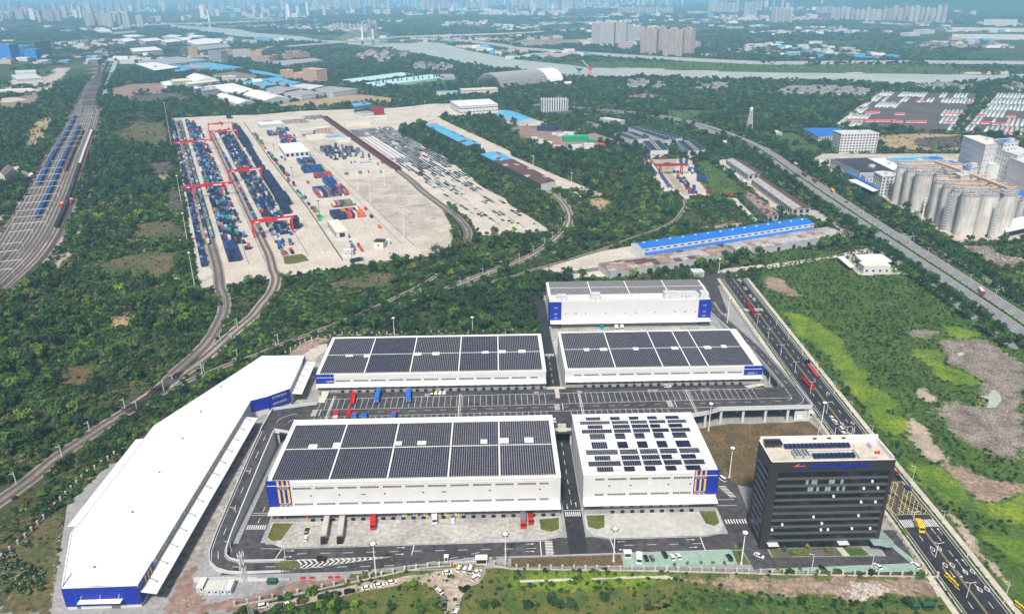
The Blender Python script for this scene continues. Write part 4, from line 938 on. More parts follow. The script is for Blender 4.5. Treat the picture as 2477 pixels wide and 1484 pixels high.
lit = {(1,k) for k in list(range(10,15)) + list(range(17,21)) + [22,23]} | {(2,k) for k in list(range(10,15)) + list(range(16,20)) + [21,22,23]}
for s,z in enumerate([37.6] + zb[:-1]):
    zt = z - (0 if s == 0 else 1.05); z0 = zb[s]
    wb = MB(); wb.box(3.2,.28,z0,W - 1.7,.33,z0 + .03); band = wb.build('window_band','dark_steel',t)
    if s < 8:
        for k in range(NP): put('pane',PANE2 if (s,k) in lit and (k + s) % 3 else (PANE3 if (k*7 + s*3) % 11 == 0 else PANE),band,(3.2 + k*pw,.27,z0),scale=(1,1,(zt - z0)/2.25))
    else:
        pm = MB()
        for k in range(NP): pm.box(3.25 + k*pw,.27,z0 + .04,3.15 + (k + 1)*pw,.33,zt - .05)
        pm.build('panes','glass_dark',band,kind='stuff')
pm = MB()
for k in range(NP): pm.box(3.25 + k*pw,.27,.3,3.15 + (k + 1)*pw,.33,3.5)
pm.build('ground_floor_glazing','glass_dark',t)
pm = MB()
for s,z in enumerate([37.6] + zb):
    zt = z - (0 if s == 0 else 1.05); z0 = zb[s] if s < 10 else .3
    for k in range(9): pm.box(.2,2.3 + k*1.3,z0 + .05,.28,3.45 + k*1.3,zt - .05)
pm.build('side_glazing','glass_blue',t)
ob = MB(); ob.add([(0,0,1.0),(.9,0,1.0),(.9,-.5,0),(0,-.5,0),(0,.04,1.0),(.9,.04,1.0),(.9,-.46,0),(0,-.46,0)],[(3,2,1,0),(4,5,6,7),(2,3,7,6),(0,3,7,4),(1,2,6,5)]); OPENW = ob.mesh('open_window','light_grey')
for x,z in ((149.2,32.7),(146.3,29.4),(152.0,29.5),(134.6,25.9),(146.3,22.8),(152.2,22.7),(127.9,15.9),(146.4,16.1),(131.8,12.6),(115.5,12.4),(111.6,9.9),(131.9,9.4),(134.8,9.4),(152.3,9.5),(144.7,9.7)):
    put('open_window',OPENW,t,(x - 107.6 - .45,.1,z - .5))
# roof: white terrace, parapet, solar racks, cooling units
b = MB(); b.box(.35,.35,41,W - .35,D - .35,41.2); b.build('roof_terrace','concrete_pale',t)
b = MB(); b.box(.3,D - .9,41.2,W - .3,D - .35,44.6); b.box(W - .9,1,41.2,W - .35,D - .9,43.4); b.box(.3,-.03,42.6,W - .3,.4,42.75); b.box(-.03,.4,42.6,.4,D,42.75); b.build('parapet','white_sheet',t)
for k in range(3):
    b = MB(); b.box(22 + 6*k,D - .95,43,23.6 + 6*k,D - .9,43.8); b.build('vent','rubber',t)
for (x0,x1,y) in ((9,37,10.3),(18,35,3)):
    n = int((x1 - x0)/1.7)
    for k in range(n):
        b = MB(); X = x0 + k*1.7; b.add([(X,y,42.2),(X + 1.55,y,42.2),(X + 1.55,y + 2.5,42.8),(X,y + 2.5,42.8),(X,y,42.1),(X + 1.55,y,42.1),(X + 1.55,y + 2.5,42.7),(X,y + 2.5,42.7)],[(0,1,2,3),(7,6,5,4),(0,4,5,1),(2,6,7,3)]); b.build('solar_panel','glass_blue',t)
b = MB(); b.box(1.2,11.5,43.6,8.2,15,43.8); b.box(1.2,11.2,43,8.2,11.5,43.75);
for x in (1.5,4.7,7.8): b.box(x,11.6,41.2,x + .15,11.8,43.6)
b.build('solar_pergola','glass_dark',t)
for k in range(2):
    b = MB(); b.box(10.6 + 3.4*k,3.4,41.2,13.5 + 3.4*k,8.2,43)
    u = b.build('cooling_unit','grey_wall',t)
    for i in range(2):
        for j in range(4):
            f = MB(); f.tube((11.4 + 3.4*k + 1.3*i,4 + 1.15*j,43.0),(11.4 + 3.4*k + 1.3*i,4 + 1.15*j,43.15),.5,n=8); f.build('fan','dark_steel',u)
b = MB(); b.box(36,2.5,41.2,43,8.6,42.6); b.build('plant_room','concrete_pale',t)
b = MB(); b.box(43.4,8.5,41.2,46,12,43.6); b.build('cooling_unit','light_grey',t)
for k in range(2): b = MB(); b.tube((44.4 + 1.3*k,6.5,41.2),(44.4 + 1.3*k,6.5,42.4),.45,n=10); b.build('red_tank','red_paint',t)
b = MB()
for x0,y0,x1,y1 in ((9,9.4,37,9.4),(9,9.0,37,9.0),(17.5,6.6,36,6.6),(30,7,30,14),(38,9,38,14)): b.beam((x0,y0,41.7),(x1,y1,41.7),.18,.18)
b.build('roof_pipes','galv',t)
for x in (24,31,38,38.8): b = MB(); b.tube((x,D - .6,43),(x,D - .6,48.5),.12,n=6); b.build('mast','galv',t)
# rooftop lettering
lettering('sign_lettering','中欧班列集结服务中心',2.62,'blue_sheet',t,(14.9,-.1,39.35),.1,.045,space=.985)
lg = MB(); lg.box(9.0,-.12,40.35,13.7,0,40.6,0); lg.add([(9.3,-.12,40.6),(10.6,-.12,40.6),(11.2,-.12,41.6),(10.5,-.12,41.6),(10.2,-.12,41.1),(9.3,-.12,40.9)],[(0,1,2,3,4,5)],0)
lg.box(11.3,-.12,40.75,13.7,0,41.3,1); lg.box(9.6,-.12,38.95,13.2,0,39.6,1); lg.build('sign_emblem',['orange','blue_sheet'],t)
# entrance canopies and glass awning on the right
b = MB(); pts = [(W - 1.5,-4.2),(W + 1.2,-5.4),(W + 3.2,-5.2),(W + 4.6,-4),(W + 5,-2),(W + 4,4),(W + 2.6,8),(W + .1,12),(W + .1,.05),(W - 4,.05),(W - 4,-4)]
b.prism(pts,3.9,4.05); aw = b.build('glass_awning','glass_green',t)
b = MB()
for k in range(8): b.beam((W + .1,-4 + 1.9*k,4.1),(W + 4.6 - .3*max(0,k - 2),-4 + 1.9*k,4.1),.1,.1)
for x,y in ((W + 1,-5),(W + 4,-4),(W + 4.4,0),(W + 3.4,4)): b.tube((x,y,0),(x,y,3.9),.14,n=6)
b.build('awning_frame','dark_steel',t)
for x in (2.6,31.8): b = MB(); b.box(x,-2.6,3.3,x + 4.4,-.05,3.45); b.build('entrance_canopy','light_grey',t)
paint([(106,240),(170,240),(170,272),(106,272)],0)

# ------------------------------------------------------------------ railway tracks
def track(pl,offs=(0.0,),bed=4.2,m='ballast_pale',smooth=True,z=.10,name='railway_track'):
    p = smooth_line(pl,8.0) if smooth else np.array(pl,float)
    for o in offs:
        q = offset_line(p,o) if o else p
        t = put(name,None,kind='structure')
        if bed: ribbon('track_bed',q,bed,z,m,parent=t,kind=None)
        ribbon('sleeper_row',q,2.4,z + .06,'sleeper',parent=t,kind=None)
        for s in (.75,-.75):
            b = MB(); ribbon_mb(b,q,.17,z + .16,0,s); b.build('rail','steel',t)
        paint_line(q[::2] if len(q) > 6 else q,6)
    return p
YO = np.array((-229,594)); YA = R(112.47)
YAX = np.array([math.cos(YA),math.sin(YA)]); YBX = np.array([math.sin(YA),-math.cos(YA)])
def Y(s,t): p = YO + YAX*s + YBX*t; return (float(p[0]),float(p[1]))
# pair out of the container yard, joining the main curve
LINE_A = [Y(900,3),Y(500,3),Y(100,3.2),Y(20,3.2)] + [(-217,567.9),(-207.4,547.6),(-199.2,522.4),(-194.9,497.7),(-192.3,463.4),(-196.4,426.1),(-199.1,393.6),(-203.8,382.4),(-209.5,367.9),(-215.3,350.8),(-222.2,328),(-224.3,313.2),(-229.1,296.3),(-233.7,281)]
track(LINE_A,(2.3,-2.3),bed=5.0,m='ballast')
LINE_B = [Y(760,47.5),Y(400,47.5),Y(100,47.5),Y(40,47.5)] + [(-186,608),(-177.6,584.8),(-173.4,554.8),(-174.2,531.6),(-174.5,509.8),(-179.7,481.2),(-183.7,452.8),(-187.6,433.6),(-196.5,406.7),(-203.4,384.1),(-207.5,376.2)]
track(LINE_B,(2.3,-2.3),bed=5.0)
LINE_C = [(-207,375.1),(-202.4,381.8),(-193.2,398.3),(-183.6,413.4),(-165.4,434.8),(-153.7,445.5),(-144.6,458.3),(-128,475.3),(-104.6,502.1),(-94.5,513.1),(-86.8,522.7),(-60.3,533.8),(-37.3,554.9),(-15.7,564.6),(14,582.1),(34,600),(58.1,617.3),(94,647),(126,679),(156,706),(179,735),(197,773),(207,802),(209,826),(208,872),(212,973),(215,1074),(212,1113)]
track(LINE_C)
LINE_D = [(-94.5,513.1),(-75.9,540.8),(-58.4,566.5),(-45.3,593.5),(-25.8,572),(-45.3,593.5)][:3]
track([(-105.3,497.5),(-94.5,513.1),(-75.9,540.8),(-58.4,566.5),(-44.6,595.9)])
track([(-41.9,551.1),(-26.5,568.5),(-5.2,594.1),(14.8,613.4),(32,635),(54,676),(69,715),(76,752),(77,783),(73,825),(65,855),(51,889),(22,965),(-6,1038),(-21,1112),(-113,1301)],(2.2,-2.2))
LINE_M = [Y(830,248.5),Y(600,247.5),Y(300,246.5)] + [(-81,868),(-53,798),(-36,750),(-27,713),(-27,680),(-30,665)]
track(LINE_M,(2.6,-2.6),bed=5.2,m='ballast')
track([(55.5,587.6),(73.1,593.1),(88.5,598.7)],(2,-2))
# marshalling yard fan
RAILS_L = [np.array(p) for p in [(-441,635),(-476,718),(-546,889),(-641,1112),(-761,1407),(-990,1937),(-1138,2317),(-1285,2657)]]
RAILS_R = [np.array(p) for p in [(-375,546),(-398,660),(-450,803),(-578,1108),(-757,1531),(-852,1711),(-1064,2203),(-1255,2654)]]
BR_L = [np.array(p) for p in [(-1434,2957),(-1730,3485),(-1865,3677)]]; BR_R = [np.array(p) for p in [(-1390,2966),(-1503,3197),(-1716,3601),(-1929,3942)]]
def yard_line(f):
    pl = [a + (c - a)*f for a,c in zip(RAILS_L,RAILS_R)]
    br = BR_L if f < .5 else BR_R; o = (f - .25 if f < .5 else f - .75)*16
    return pl[:-1] + [np.array(pl[-1])*.5 + .5*(br[0] + np.array([o,0]))] + [p + np.array([o*.7,o*.4]) for p in br]
for f in (.03,.10,.18,.26,.33,.39,.46,.53,.60,.67,.74,.80,.87,.93,.98): track(yard_line(f),bed=3.4,m='ballast_pale' if int(f*100) % 2 else 'ballast')
# portals carrying the overhead wires
def portal(a,c,h=6.2,label='',group='catenary portals'):
    L = math.dist(a,c); ang = math.atan2(c[1] - a[1],c[0] - a[0])
    t = thing('catenary_portal',label,'catenary portal',(a[0],a[1],0),ang,group)
    for x in (0,L):
        b = MB(); b.box(x - .12,-.12,0,x + .12,.12,h); b.build('post','light_grey',t)
    b = MB(); b.box(0,-.3,h - .5,L,.3,h - .1); b.build('beam','light_grey',t)
pp = [(-597,1045),(-582,1053),(-582,997),(-561,1004),(-570,959),(-543,965),(-552,920),(-524,928),(-541,888),(-510,901),(-525,850),(-494,862),(-513,818),(-482,830),(-498,787),(-470,797),(-487,761),(-459,771),(-474,737),(-446,746),(-461,710),(-443,717),(-445,672),(-431,678),(-435,649),(-421,654),(-420,622),(-403,628),(-412,600),(-398,605),(-642,1142),(-617,1157),(-660,1185),(-633,1200),(-678,1229),(-650,1245),(-704,1287),(-674,1304),(-731,1350),(-701,1369),(-757,1412),(-726,1434),(-781,1468),(-752,1491),(-825,1571),(-796,1590),(-867,1671),(-843,1693),(-921,1794),(-900,1820),(-972,1914),(-954,1944)]
for i in range(0,len(pp),2):
    portal(pp[i],pp[i + 1],label='slim grey catenary portal over the marshalling yard, %s from the near end' % nth(int(sum(math.hypot(*pp[j]) < math.hypot(*pp[i]) for j in range(0,len(pp),2)))))
for x,y,h in [(-218.9,331.6,7.3),(-216.9,356.0,6.2),(-208.7,379.7,6.6),(-201.6,378.5,5.5),(-194.9,399.6,6.8),(-195.5,413.8,3.5),(-177.4,417.8,6.7),(-179.9,420.6,7.1),(-164.6,440.7,6.9),(-163.7,435.5,3.6),(-184.2,467.9,6.5),(-177.9,471.0,4.6),(-179.5,489.9,7.1),(-144.3,462.2,7.2),(-143.4,453.5,5.2),(-116.5,491.7,2.0),(-56.6,539.9,8.0),(-27.4,565.1,4.8),(-21.3,573.0,4.4),(-10.3,590.6,5.4),(-5.6,583.0,5.4),(5.3,609.1,5.1),(12.1,599.7,5.5),(20.8,621.7,7.0),(28.6,624.1,4.2),(33.9,645.1,6.3),(45.7,670.1,5.0),(54.4,687.2,6.1),(61.1,707.0,7.2),(66.5,733.3,6.4),(80.7,787.2,5.1),(78.4,813.1,4.6),(73.4,831.4,5.9),(67.6,809.3,5.8),(-228.9,309.2,7.0)]:
    t = thing('catenary_mast','concrete catenary mast beside the curving freight line','catenary mast',(x,y,0),group='catenary masts along the curving lines')
    b = MB(); b.tube((0,0,0),(0,0,min(h,12)),.28,.18,n=6); b.build('post','light_grey',t)
    b = MB(); b.beam((0,0,min(h,12) - 1.2),(-2.6,.4,min(h,12) - 1.8),.12,.12); b.beam((0,0,min(h,12) - .4),(-2.4,.4,min(h,12) - 1.7),.08,.08); b.build('bracket','galv',t)

# ------------------------------------------------------------------ trains
def wagon_mesh(L,w,h0,h1,body,kind='gondola'):
    b = MB(); b.box(-L/2 + .3,-w/2 + .2,.9,L/2 - .3,w/2 - .2,1.2,1)
    for x in (-L/2 + 2,L/2 - 2):
        for d in (-.9,.9): b.tube((x + d,-.9,.5),(x + d,.9,.5),.45,n=8,mi=1)
    if kind == 'gondola':
        for x0,y0,x1,y1 in ((-L/2 + .2,-w/2,L/2 - .2,-w/2 + .15),(-L/2 + .2,w/2 - .15,L/2 - .2,w/2),(-L/2 + .2,-w/2,-L/2 + .35,w/2),(L/2 - .35,-w/2,L/2 - .2,w/2)): b.box(x0,y0,h0,x1,y1,h1,0)
        b.box(-L/2 + .4,-w/2 + .2,h0,L/2 - .4,w/2 - .2,h1 - .5,0)
        for k in range(6): x = -L/2 + 1 + k*(L - 2)/5; b.box(x - .08,-w/2 - .06,h0,x + .08,-w/2 - .001,h1,1); b.box(x - .08,w/2 + .001,h0,x + .08,w/2 + .06,h1,1)
    elif kind == 'box':
        b.box(-L/2 + .2,-w/2,h0,L/2 - .2,w/2,h1 - .4,0); b.add([(-L/2 + .2,-w/2,h1 - .4),(L/2 - .2,-w/2,h1 - .4),(L/2 - .2,0,h1),(-L/2 + .2,0,h1),(-L/2 + .2,w/2,h1 - .4),(L/2 - .2,w/2,h1 - .4)],[(0,1,2,3),(3,2,5,4),(0,3,4),(1,5,2)],0)
    elif kind == 'flat':
        b.box(-L/2 + .1,-w/2,h0,L/2 - .1,w/2,h0 + .25,1)
    return b.mesh('wagon',[body,'dark_steel'])
mat('wagon_blue',(.02,.10,.33),.6,.2,.3,inst=.3); mat('wagon_white',(.66,.62,.60),.6,.1,.3); mat('wagon_dark',(.045,.045,.055),.7,.2,.3,inst=.3); mat('wagon_maroon',(.115,.022,.032),.5,.12,.3,inst=.12); mat('wagon_brown',(.20,.085,.085),.7,.2,.3,inst=.2)
WM = {'blue': wagon_mesh(13,3.0,1.2,3.6,'wagon_blue'),'dark': wagon_mesh(13,3.0,1.2,3.6,'wagon_dark'),'white': wagon_mesh(13,3.0,1.2,4.0,'wagon_white','box'),'brown': wagon_mesh(13,3.0,1.2,3.8,'wagon_brown'),'maroon': wagon_mesh(25,3.1,1.1,4.6,'wagon_maroon','box'),'flat': wagon_mesh(13,2.8,1.1,1.3,'wagon_dark','flat')}
def arc(p):
    p = np.array(p,float); return p,np.concatenate([[0],np.cumsum(np.linalg.norm(np.diff(p,axis=0),axis=1))])
def train(line,a,c,L,kinds,label,group,z=.25):
    p,s = arc(smooth_line(line,6)); pa = s[np.argmin(np.linalg.norm(p - np.array(a),axis=1))]; pc = s[np.argmin(np.linalg.norm(p - np.array(c),axis=1))]
    s0,s1 = min(pa,pc),max(pa,pc); n = max(1,int((s1 - s0)/L)); out = []
    for i in range(n):
        d = s0 + (i + .5)*L
        x,y = np.interp(d,s,p[:,0]),np.interp(d,s,p[:,1]); x2,y2 = np.interp(d + 2,s,p[:,0]),np.interp(d + 2,s,p[:,1])
        f = (i + .5)/n; k = kinds(f) if callable(kinds) else kinds
        lab = (label(k) if callable(label) else label) + ', %s from its near end' % nth(i if math.hypot(*p[0]) < math.hypot(*p[-1]) else n - 1 - i)
        out.append(put('wagon',WM[k],None,(x,y,z),math.atan2(y2 - y,x2 - x),None,lab,'wagon',group))
    return out
train(yard_line(.18),(-787,1494),(-552,930),13.6,'blue','blue open wagon in the yard\'s outermost train','outer blue wagon train')
train(yard_line(.46),(-721,1370),(-471,776),13.6,'blue','blue open wagon in the long middle train','middle blue wagon train')
train(yard_line(.60),(-698,1337),(-558,1005),13.6,'brown','faded reddish-brown wagon in the short train','brown wagon train')
train(yard_line(.87),(-681,1336),(-432,742),13.6,lambda f: 'dark' if f < .52 or f > .97 else 'white',lambda k: 'white covered wagon in the mixed train' if k == 'white' else 'dark open wagon of the mixed train','mixed white and dark train')
train(yard_line(.96),(-637,1254),(-478,861),13.6,lambda f: 'dark' if f < .2 else 'brown',lambda k: 'dark wagon behind the red locomotive' if k == 'dark' else 'maroon-brown wagon in the innermost train','inner brown wagon train')
def loco(x,y,a,label):
    t = thing('locomotive',label,'locomotive',(x,y,.25),a,'red shunting locomotives')
    b = MB(); b.box(-8,-1.3,1.1,8,1.3,1.6); b.box(-7.4,-.9,1.6,2,.9,3.4); b.box(4.5,-.9,1.6,7.4,.9,3.2); b.build('hood','truck_red',t)
    b = MB(); b.box(2,-1.4,1.6,4.5,1.4,4.2); b.box(1.9,-1.45,4.2,4.6,1.45,4.35); b.build('cab','white_paint',t)
    b = MB(); b.box(1.97,-1.1,2.9,4.53,1.1,3.7); b.build('cab_window','window_dark',t)
    for x0 in (-6,-4.4,4,5.6): b = MB(); b.tube((x0,-1,.5),(x0,1,.5),.5,n=8); b.build('wheel','dark_steel',t)
for (x,y),lab in zip([(-470,823),(-469,841)],('red and white shunting locomotive beside the dark wagon train','red and white shunting locomotive heading the brown wagon train')):
    loco(x,y,R(112),lab)
for o in (0,1):
    train([Y(830,251.1 - 5.2*o),Y(300,249.1 - 5.2*o)],Y(803,250.5 - 5.2*o),Y(302,249.1 - 5.2*o),25.6,'maroon',['maroon covered wagon on the car park side','maroon covered wagon on the container side'][o],['maroon train by the car park','maroon train by the containers'][o])

# ------------------------------------------------------------------ shipping containers
CC = ['navy','blue','sky','grey','red','orange','green','white','brown']
def cont_mesh(L,c):
    b = MB(); b.box(-L/2,-1.22,0,L/2,1.22,2.59,0)
    for y in (-1.22,1.22): b.box(-L/2 - .03,y - .05,2.5,L/2 + .03,y + .05,2.64,1); b.box(-L/2 - .03,y - .05,-.0,L/2 + .03,y + .05,.15,1)
    for y in (-.9,-.3,.3,.9): b.box(-L/2 - .05,y - .03,.2,-L/2 - .001,y + .03,2.4,1)
    for y in (-1.22,1.22): b.box(-L/2 - .04,y - .06,0,-L/2 + .08,y + .06,2.6,1); b.box(L/2 - .08,y - .06,0,L/2 + .04,y + .06,2.6,1)
    return b.mesh('shipping_container',['cont_' + c,'cont_' + c if c != 'white' else 'cont_grey'])
CM = {(L,c): cont_mesh(L,c) for L in (6.06,12.19) for c in CC}
CONT = []      # x, y, z, length, colour, angle, zone
def cpick(w): return random.choices(CC,w)[0]
W_RAIL = (44,16,9,15,4,1,4,4,3); W_BLOCK = (24,26,2,5,20,7,3,8,5); W_DARK = (45,3,0,48,1,0,0,3,0)
def stack(s,t,n,L=6.06,w=W_RAIL,zone='',col=None,ang=0.0,base=.06):
    x,y = Y(s,t)
    for k in range(n): CONT.append((x,y,base + 2.62*k,L,col or cpick(w),YA + ang,zone))
ZL,ZM,ZR,ZN,ZB,ZF,ZD,ZW = ('in the narrow double row at the yard\'s outer edge','in the main stack between the rail cranes\' legs','in the broken single row beside the crane lane','in the big navy block by the inner road',
    'in a striped block on the inner yard','in the row along the green yard fence','in the dark rows near the maroon train','on a container train under the rail cranes')
s = 32
while s < 905:
    for t in (-8.0,-5.4):
        if RR() < (.95 if s < 430 else .78): stack(s + RU(-.3,.3),t,RCH((1,1,2)),zone=ZL,w=(60,14,4,12,2,0,1,5,2))
    s += 6.35
s = 35.0; row = 0
while s < 860:
    f = (s - 35)/825; cols = range(5) if s < 60 else range(6)
    for i in cols:
        t = 12.9 + 2.55*i + (1.2 if s > 60 else 1.4)
        if s < 85:
            if i < 4: stack(s,t,2 if s > 48 or i in (0,3) else 1,zone=ZM,col='navy' if s < 60 else RCH(('navy','navy','blue')))
            continue
        occ = .86 if s < 560 else .72
        if i == 0 and RR() < .4: continue
        if RR() < occ: stack(s + RU(-.4,.4),t,RCH((1,1,2,2,3)),zone=ZM,w=(46,16,12,14,2,1,4,3,2) if s < 560 else (36,34,8,12,2,0,4,2,2))
    s += 6.4
s = 64
while s < 790:
    for t in (30.8,33.5):
        if RR() < .55: stack(s,t,RCH((1,1,1,2)),zone=ZR,w=(50,12,6,14,8,2,2,6,4))
    s += 6.7 if RR() < .85 else 20
s = 34
while s < 735:
    for i in range(7):
        t = 58.6 + 2.75*i
        occ = .30 if s < 118 else (.62 if s < 160 else .74)
        if s < 55 and i > 4: continue
        if RR() < occ: stack(s + RU(-.5,.5),t,RCH((1,1,2,2,3) if s > 118 else (1,1,2)),zone=ZM.replace('main','jumbled inner'),w=(54,14,5,12,3,0,3,7,2))
    s += 6.5
for s0,s1,n,a,c in ((110,123,4,79,88),(168,196,3,79,88),(204,242,3,80,92),(250,360,3,81,92),(372,398,3,82,90),(420,470,3,82,91),(500,545,3,83,92),(575,720,4,82,93),(745,770,3,84,91),(880,905,3,85,92)):
    s = s0 + 6.1
    while s <= s1:
        t = a + 1.3
        while t < c: stack(s,t,n if RR() < .9 else n - 1,L=12.19,zone=ZN,col='navy'); t += 2.6
        s += 12.6
for s0,t0,nt,rows,n,w in ((128,124.3,12,2,2,W_BLOCK),(178,133.5,9,1,2,(4,3,2,6,10,1,9,14,14)),(226,127,13,3,2,W_BLOCK),(281,146.5,5,2,2,(1,9,0,0,0,0,0,0,0)),(327,142,8,1,2,W_BLOCK),(343,149,5,1,1,(3,9,0,0,1,0,0,0,0)),(362,134.5,10,2,2,(14,20,0,2,2,0,1,0,0)),(388,141,6,2,1,(6,16,0,0,4,0,8,0,0)),(416,138,8,2,2,(6,18,0,0,2,0,5,0,0)),(590,136,10,1,2,W_BLOCK),(624,143,9,1,2,W_BLOCK),(665,131,11,2,2,W_BLOCK),(700,150,7,1,2,W_BLOCK),(800,140,6,1,1,(5,9,0,0,0,0,0,0,0))):
    for r in range(rows):
        cr = cpick(w)
        for i in range(nt):
            c = None
            if s0 == 128: c = ('navy' if i < 4 else ('navy','red','orange','white','red','navy','orange')[(i*3 + r) % 7]) if i < 11 else 'orange'
            stack(s0 + r*12.9,t0 + i*2.62,n if RR() < .95 else 1,L=12.19,w=w,zone=ZB,col=c)
s = 130
while s < 700:
    if RR() < .8:
        t = 109.5 + RU(-.4,1.2); w = (16,22,3,10,20,6,26,6,8)
        stack(s,t,RCH((1,1,2)),L=RCH((6.06,6.06,12.19)),w=w,zone=ZF)
        if RR() < .5: stack(s,t + 2.7,1,w=w,zone=ZF)
    s += RCH((8,11,14,20))
for (s,t,c) in ((150,162,'red'),(318,108,'red'),(300,128,'red'),(78,158,'orange'),(118,160,'navy'),(470,122,'blue'),(452,124,'grey')): stack(s,t,1,zone='standing alone on the inner yard',col=c)
for r,(s0,n) in enumerate(((425,20),(440,20),(457,19),(474,18),(492,17),(508,9))):
    for i in range(n): stack(s0 - i*.2,182 + 2.7*i + (r % 2)*2,RCH((2,2,3,1)),w=W_DARK if r else (10,0,0,20,0,0,0,40,0),zone=ZD)
for s0,t0,n,k in ((392,197,12,1),(398,222,5,1),(372,194,16,1),(377,205,13,1),(366,200,14,1),(384,226,6,1),(326,180,22,1),(318,218,10,1)):
    for i in range(n):
        if RR() < .85: stack(s0,t0 + 2.4*i,k,w=(0,0,0,6 if s0 == 377 else 1,0,0,0,8,0),zone='in the short pale rows behind the empty apron',L=6.06)
stack(373,240,1,zone='standing alone on the inner yard',col='red')
# containers on flat wagons
for t,s0,s1,w in ((.7,92,880,(30,0,2,60,2,0,3,12,2)),(5.3,111,880,(16,8,14,34,6,0,10,14,4)),(49.8,92,540,(40,22,6,18,6,0,2,2,4))):
    s = s0 + 7
    while s < s1:
        x,y = Y(s,t)
        put('wagon',WM['flat'],None,(x,y,.2),YA,None,'flat container wagon under the rail cranes','wagon','flat wagons of the container trains')
        for d in (-3.15,3.15):
            if RR() < .9: stack(s + d,t,1,w=w,zone=ZW,base=1.55)
        s += 13.6
# small terminal
TA = math.atan2(*(np.array((207,1031)) - np.array((206,838)))[::-1]);
def tstack(x,y,n,L,cols,zone='in the small terminal with the short crane'):
    for k in range(n): CONT.append((x,y,.08 + 2.62*k,L,cols if isinstance(cols,str) else RCH(cols),TA,zone))
for x,y in [(200,1012),(205,1018),(202,995),(207,998),(202,979),(204,973),(201,952),(203,946),(201,940)]: tstack(x,y,RCH((1,2)),6.06,('blue','blue','red','grey'))
for x,y in [(207,929),(206,917),(206,905),(205,893),(204,877),(205,857)]: tstack(x,y,1 if x < 0 else 1,6.06,('blue','blue','white') )
for x,y in [(225,919),(228,913),(232,916),(224,900),(226,894),(231,900),(225,881),(227,876),(223,864),(226,861),(231,863),(222,847),(225,844),(229,846)]: tstack(x,y,RCH((1,2,2)),6.06,('blue','red','brown','blue','navy'))
for x,y in [(249,1009),(254,1012),(256,1005),(247,996),(252,992),(253,973),(256,970),(246,949),(249,946),(254,952),(256,949)]: tstack(x,y,2,6.06,('blue','blue','blue','red','white'))
for x,y,n in [(*p,3) for p in [(246,904),(249,906)]] + [(*p,2) for p in [(252,904),(255,905)]] + [(*(253,890),1)]: tstack(x,y,n,6.06,'blue')
for x,y in [(242,843),(245,838)]: tstack(x,y,2,6.06,('red','brown'))
for x,y in [(226,997),(231,1000),(228,953),(232,950)]: tstack(x,y,1,6.06,('blue','brown','sky'))
for x,y,c in zip(*zip(*[(223,826),(236,823),(265,837),(230,1033)]),('navy','brown','red','brown')): CONT.append((x,y,.1,12.19,c,0.0,'standing apart at the small terminal'))
seen = {}
for c in CONT: seen[(round(c[0]),round(c[1]))] = max(c[2],seen.get((round(c[0]),round(c[1])),0))
def cdist(c):
    top = seen[(round(c[0]),round(c[1]))] - c[2] < 1
    return math.hypot(c[0],c[1]) + (0 if top else 250)
CONT.sort(key=cdist)
for x,y,z,L,c,a,zone in CONT[:300]:
    put('shipping_container',CM[(L,c)],None,(x,y,z),a,None,'%s %s shipping container %s' % ({'navy': 'dark navy','sky': 'pale blue','blue': 'bright blue'}.get(c,c),'short' if L < 7 else 'long',zone),'container','containers ' + zone)
b = MB()
for x,y,z,L,c,a,zone in CONT[300:]: b.cbox(x,y,z,L,2.44,2.6,a,CC.index(c))
b.build('shipping_containers',['cont_' + c for c in CC],label='mass of far stacked shipping containers in the yard',cat='containers',kind='stuff')

# ------------------------------------------------------------------ gantry cranes
def crane(s,t0,t1,legs,label,h=13.0,P0=None,ang=None,group='red gantry cranes in the container yard',board=True,m='red_paint'):
    o = Y(s,0) if P0 is None else P0; a = YA - R(90) if ang is None else ang
    t = thing('gantry_crane',label,'gantry crane',(o[0],o[1],0),a,group)
    for d,hh in ((-2.6,0),(2.6,0)):
        b = MB(); b.box(t0,d - .55,h,t1,d + .55,h + 1.9); b.build('girder',m,t)
    for x in (t0,t1): b = MB(); b.box(x - .4,-3.1,h + .1,x + .4,3.1,h + 1.6); b.build('end_tie',m,t)
    for L in legs:
        for d in (-1,1):
            b = MB(); b.beam((L,d*5.2,.5),(L,d*2.7,h),1.1,1.0); b.build('leg',m,t)
        b = MB(); b.box(L - .5,-6.2,.5,L + .5,6.2,1.5); b.build('sill_beam',m,t)
        for d in (-5.4,-4,4,5.4):
            b = MB(); b.tube((L - .25,d,.45),(L + .25,d,.45),.4,n=8); b.build('wheel','dark_steel',t)
    tx = t0 + (t1 - t0)*RU(.3,.7)
    b = MB(); b.box(tx - 2.5,-3,h + 1.9,tx + 2.5,3,h + 3.2); b.box(tx - 1,-.5,h + 3.2,tx - .4,.5,h + 5.2); b.build('trolley',m,t)
    b = MB(); b.box(tx + 1,-2,h - 2.6,tx + 3,0,h - .2); b.build('cab','light_grey',t)
    b = MB()
    for dx in (-1,1):
        for dy in (-.8,.8): b.tube((tx + dx,dy,h - 4),(tx + dx,dy,h),.05,n=4)
    b.box(tx - 1.2,-3,h - 4.5,tx + 1.2,3,h - 4); b.build('spreader','yellow',t)
    if board:
        for f,w in ((.62,9),(.86,3),(.1,3)):
            x = t0 + (t1 - t0)*f; b = MB(); b.box(x,-3.25,h + .3,x + w,-3.16,h + 1.6); b.build('board','white_sheet',t)
crane(280,-13.2,40.2,(-2.2,28.5),'red gantry crane nearest the camera over the outer container stacks')
crane(580,-12.6,40.4,(-2.2,28.5),'red gantry crane standing far back over the outer container stacks')
crane(103,41,80,(42,78.5),'red gantry crane closest of all, over the inner tracks and jumbled containers')
crane(345,41.6,81.5,(42,79.5),'red gantry crane midway along the inner container stacks')
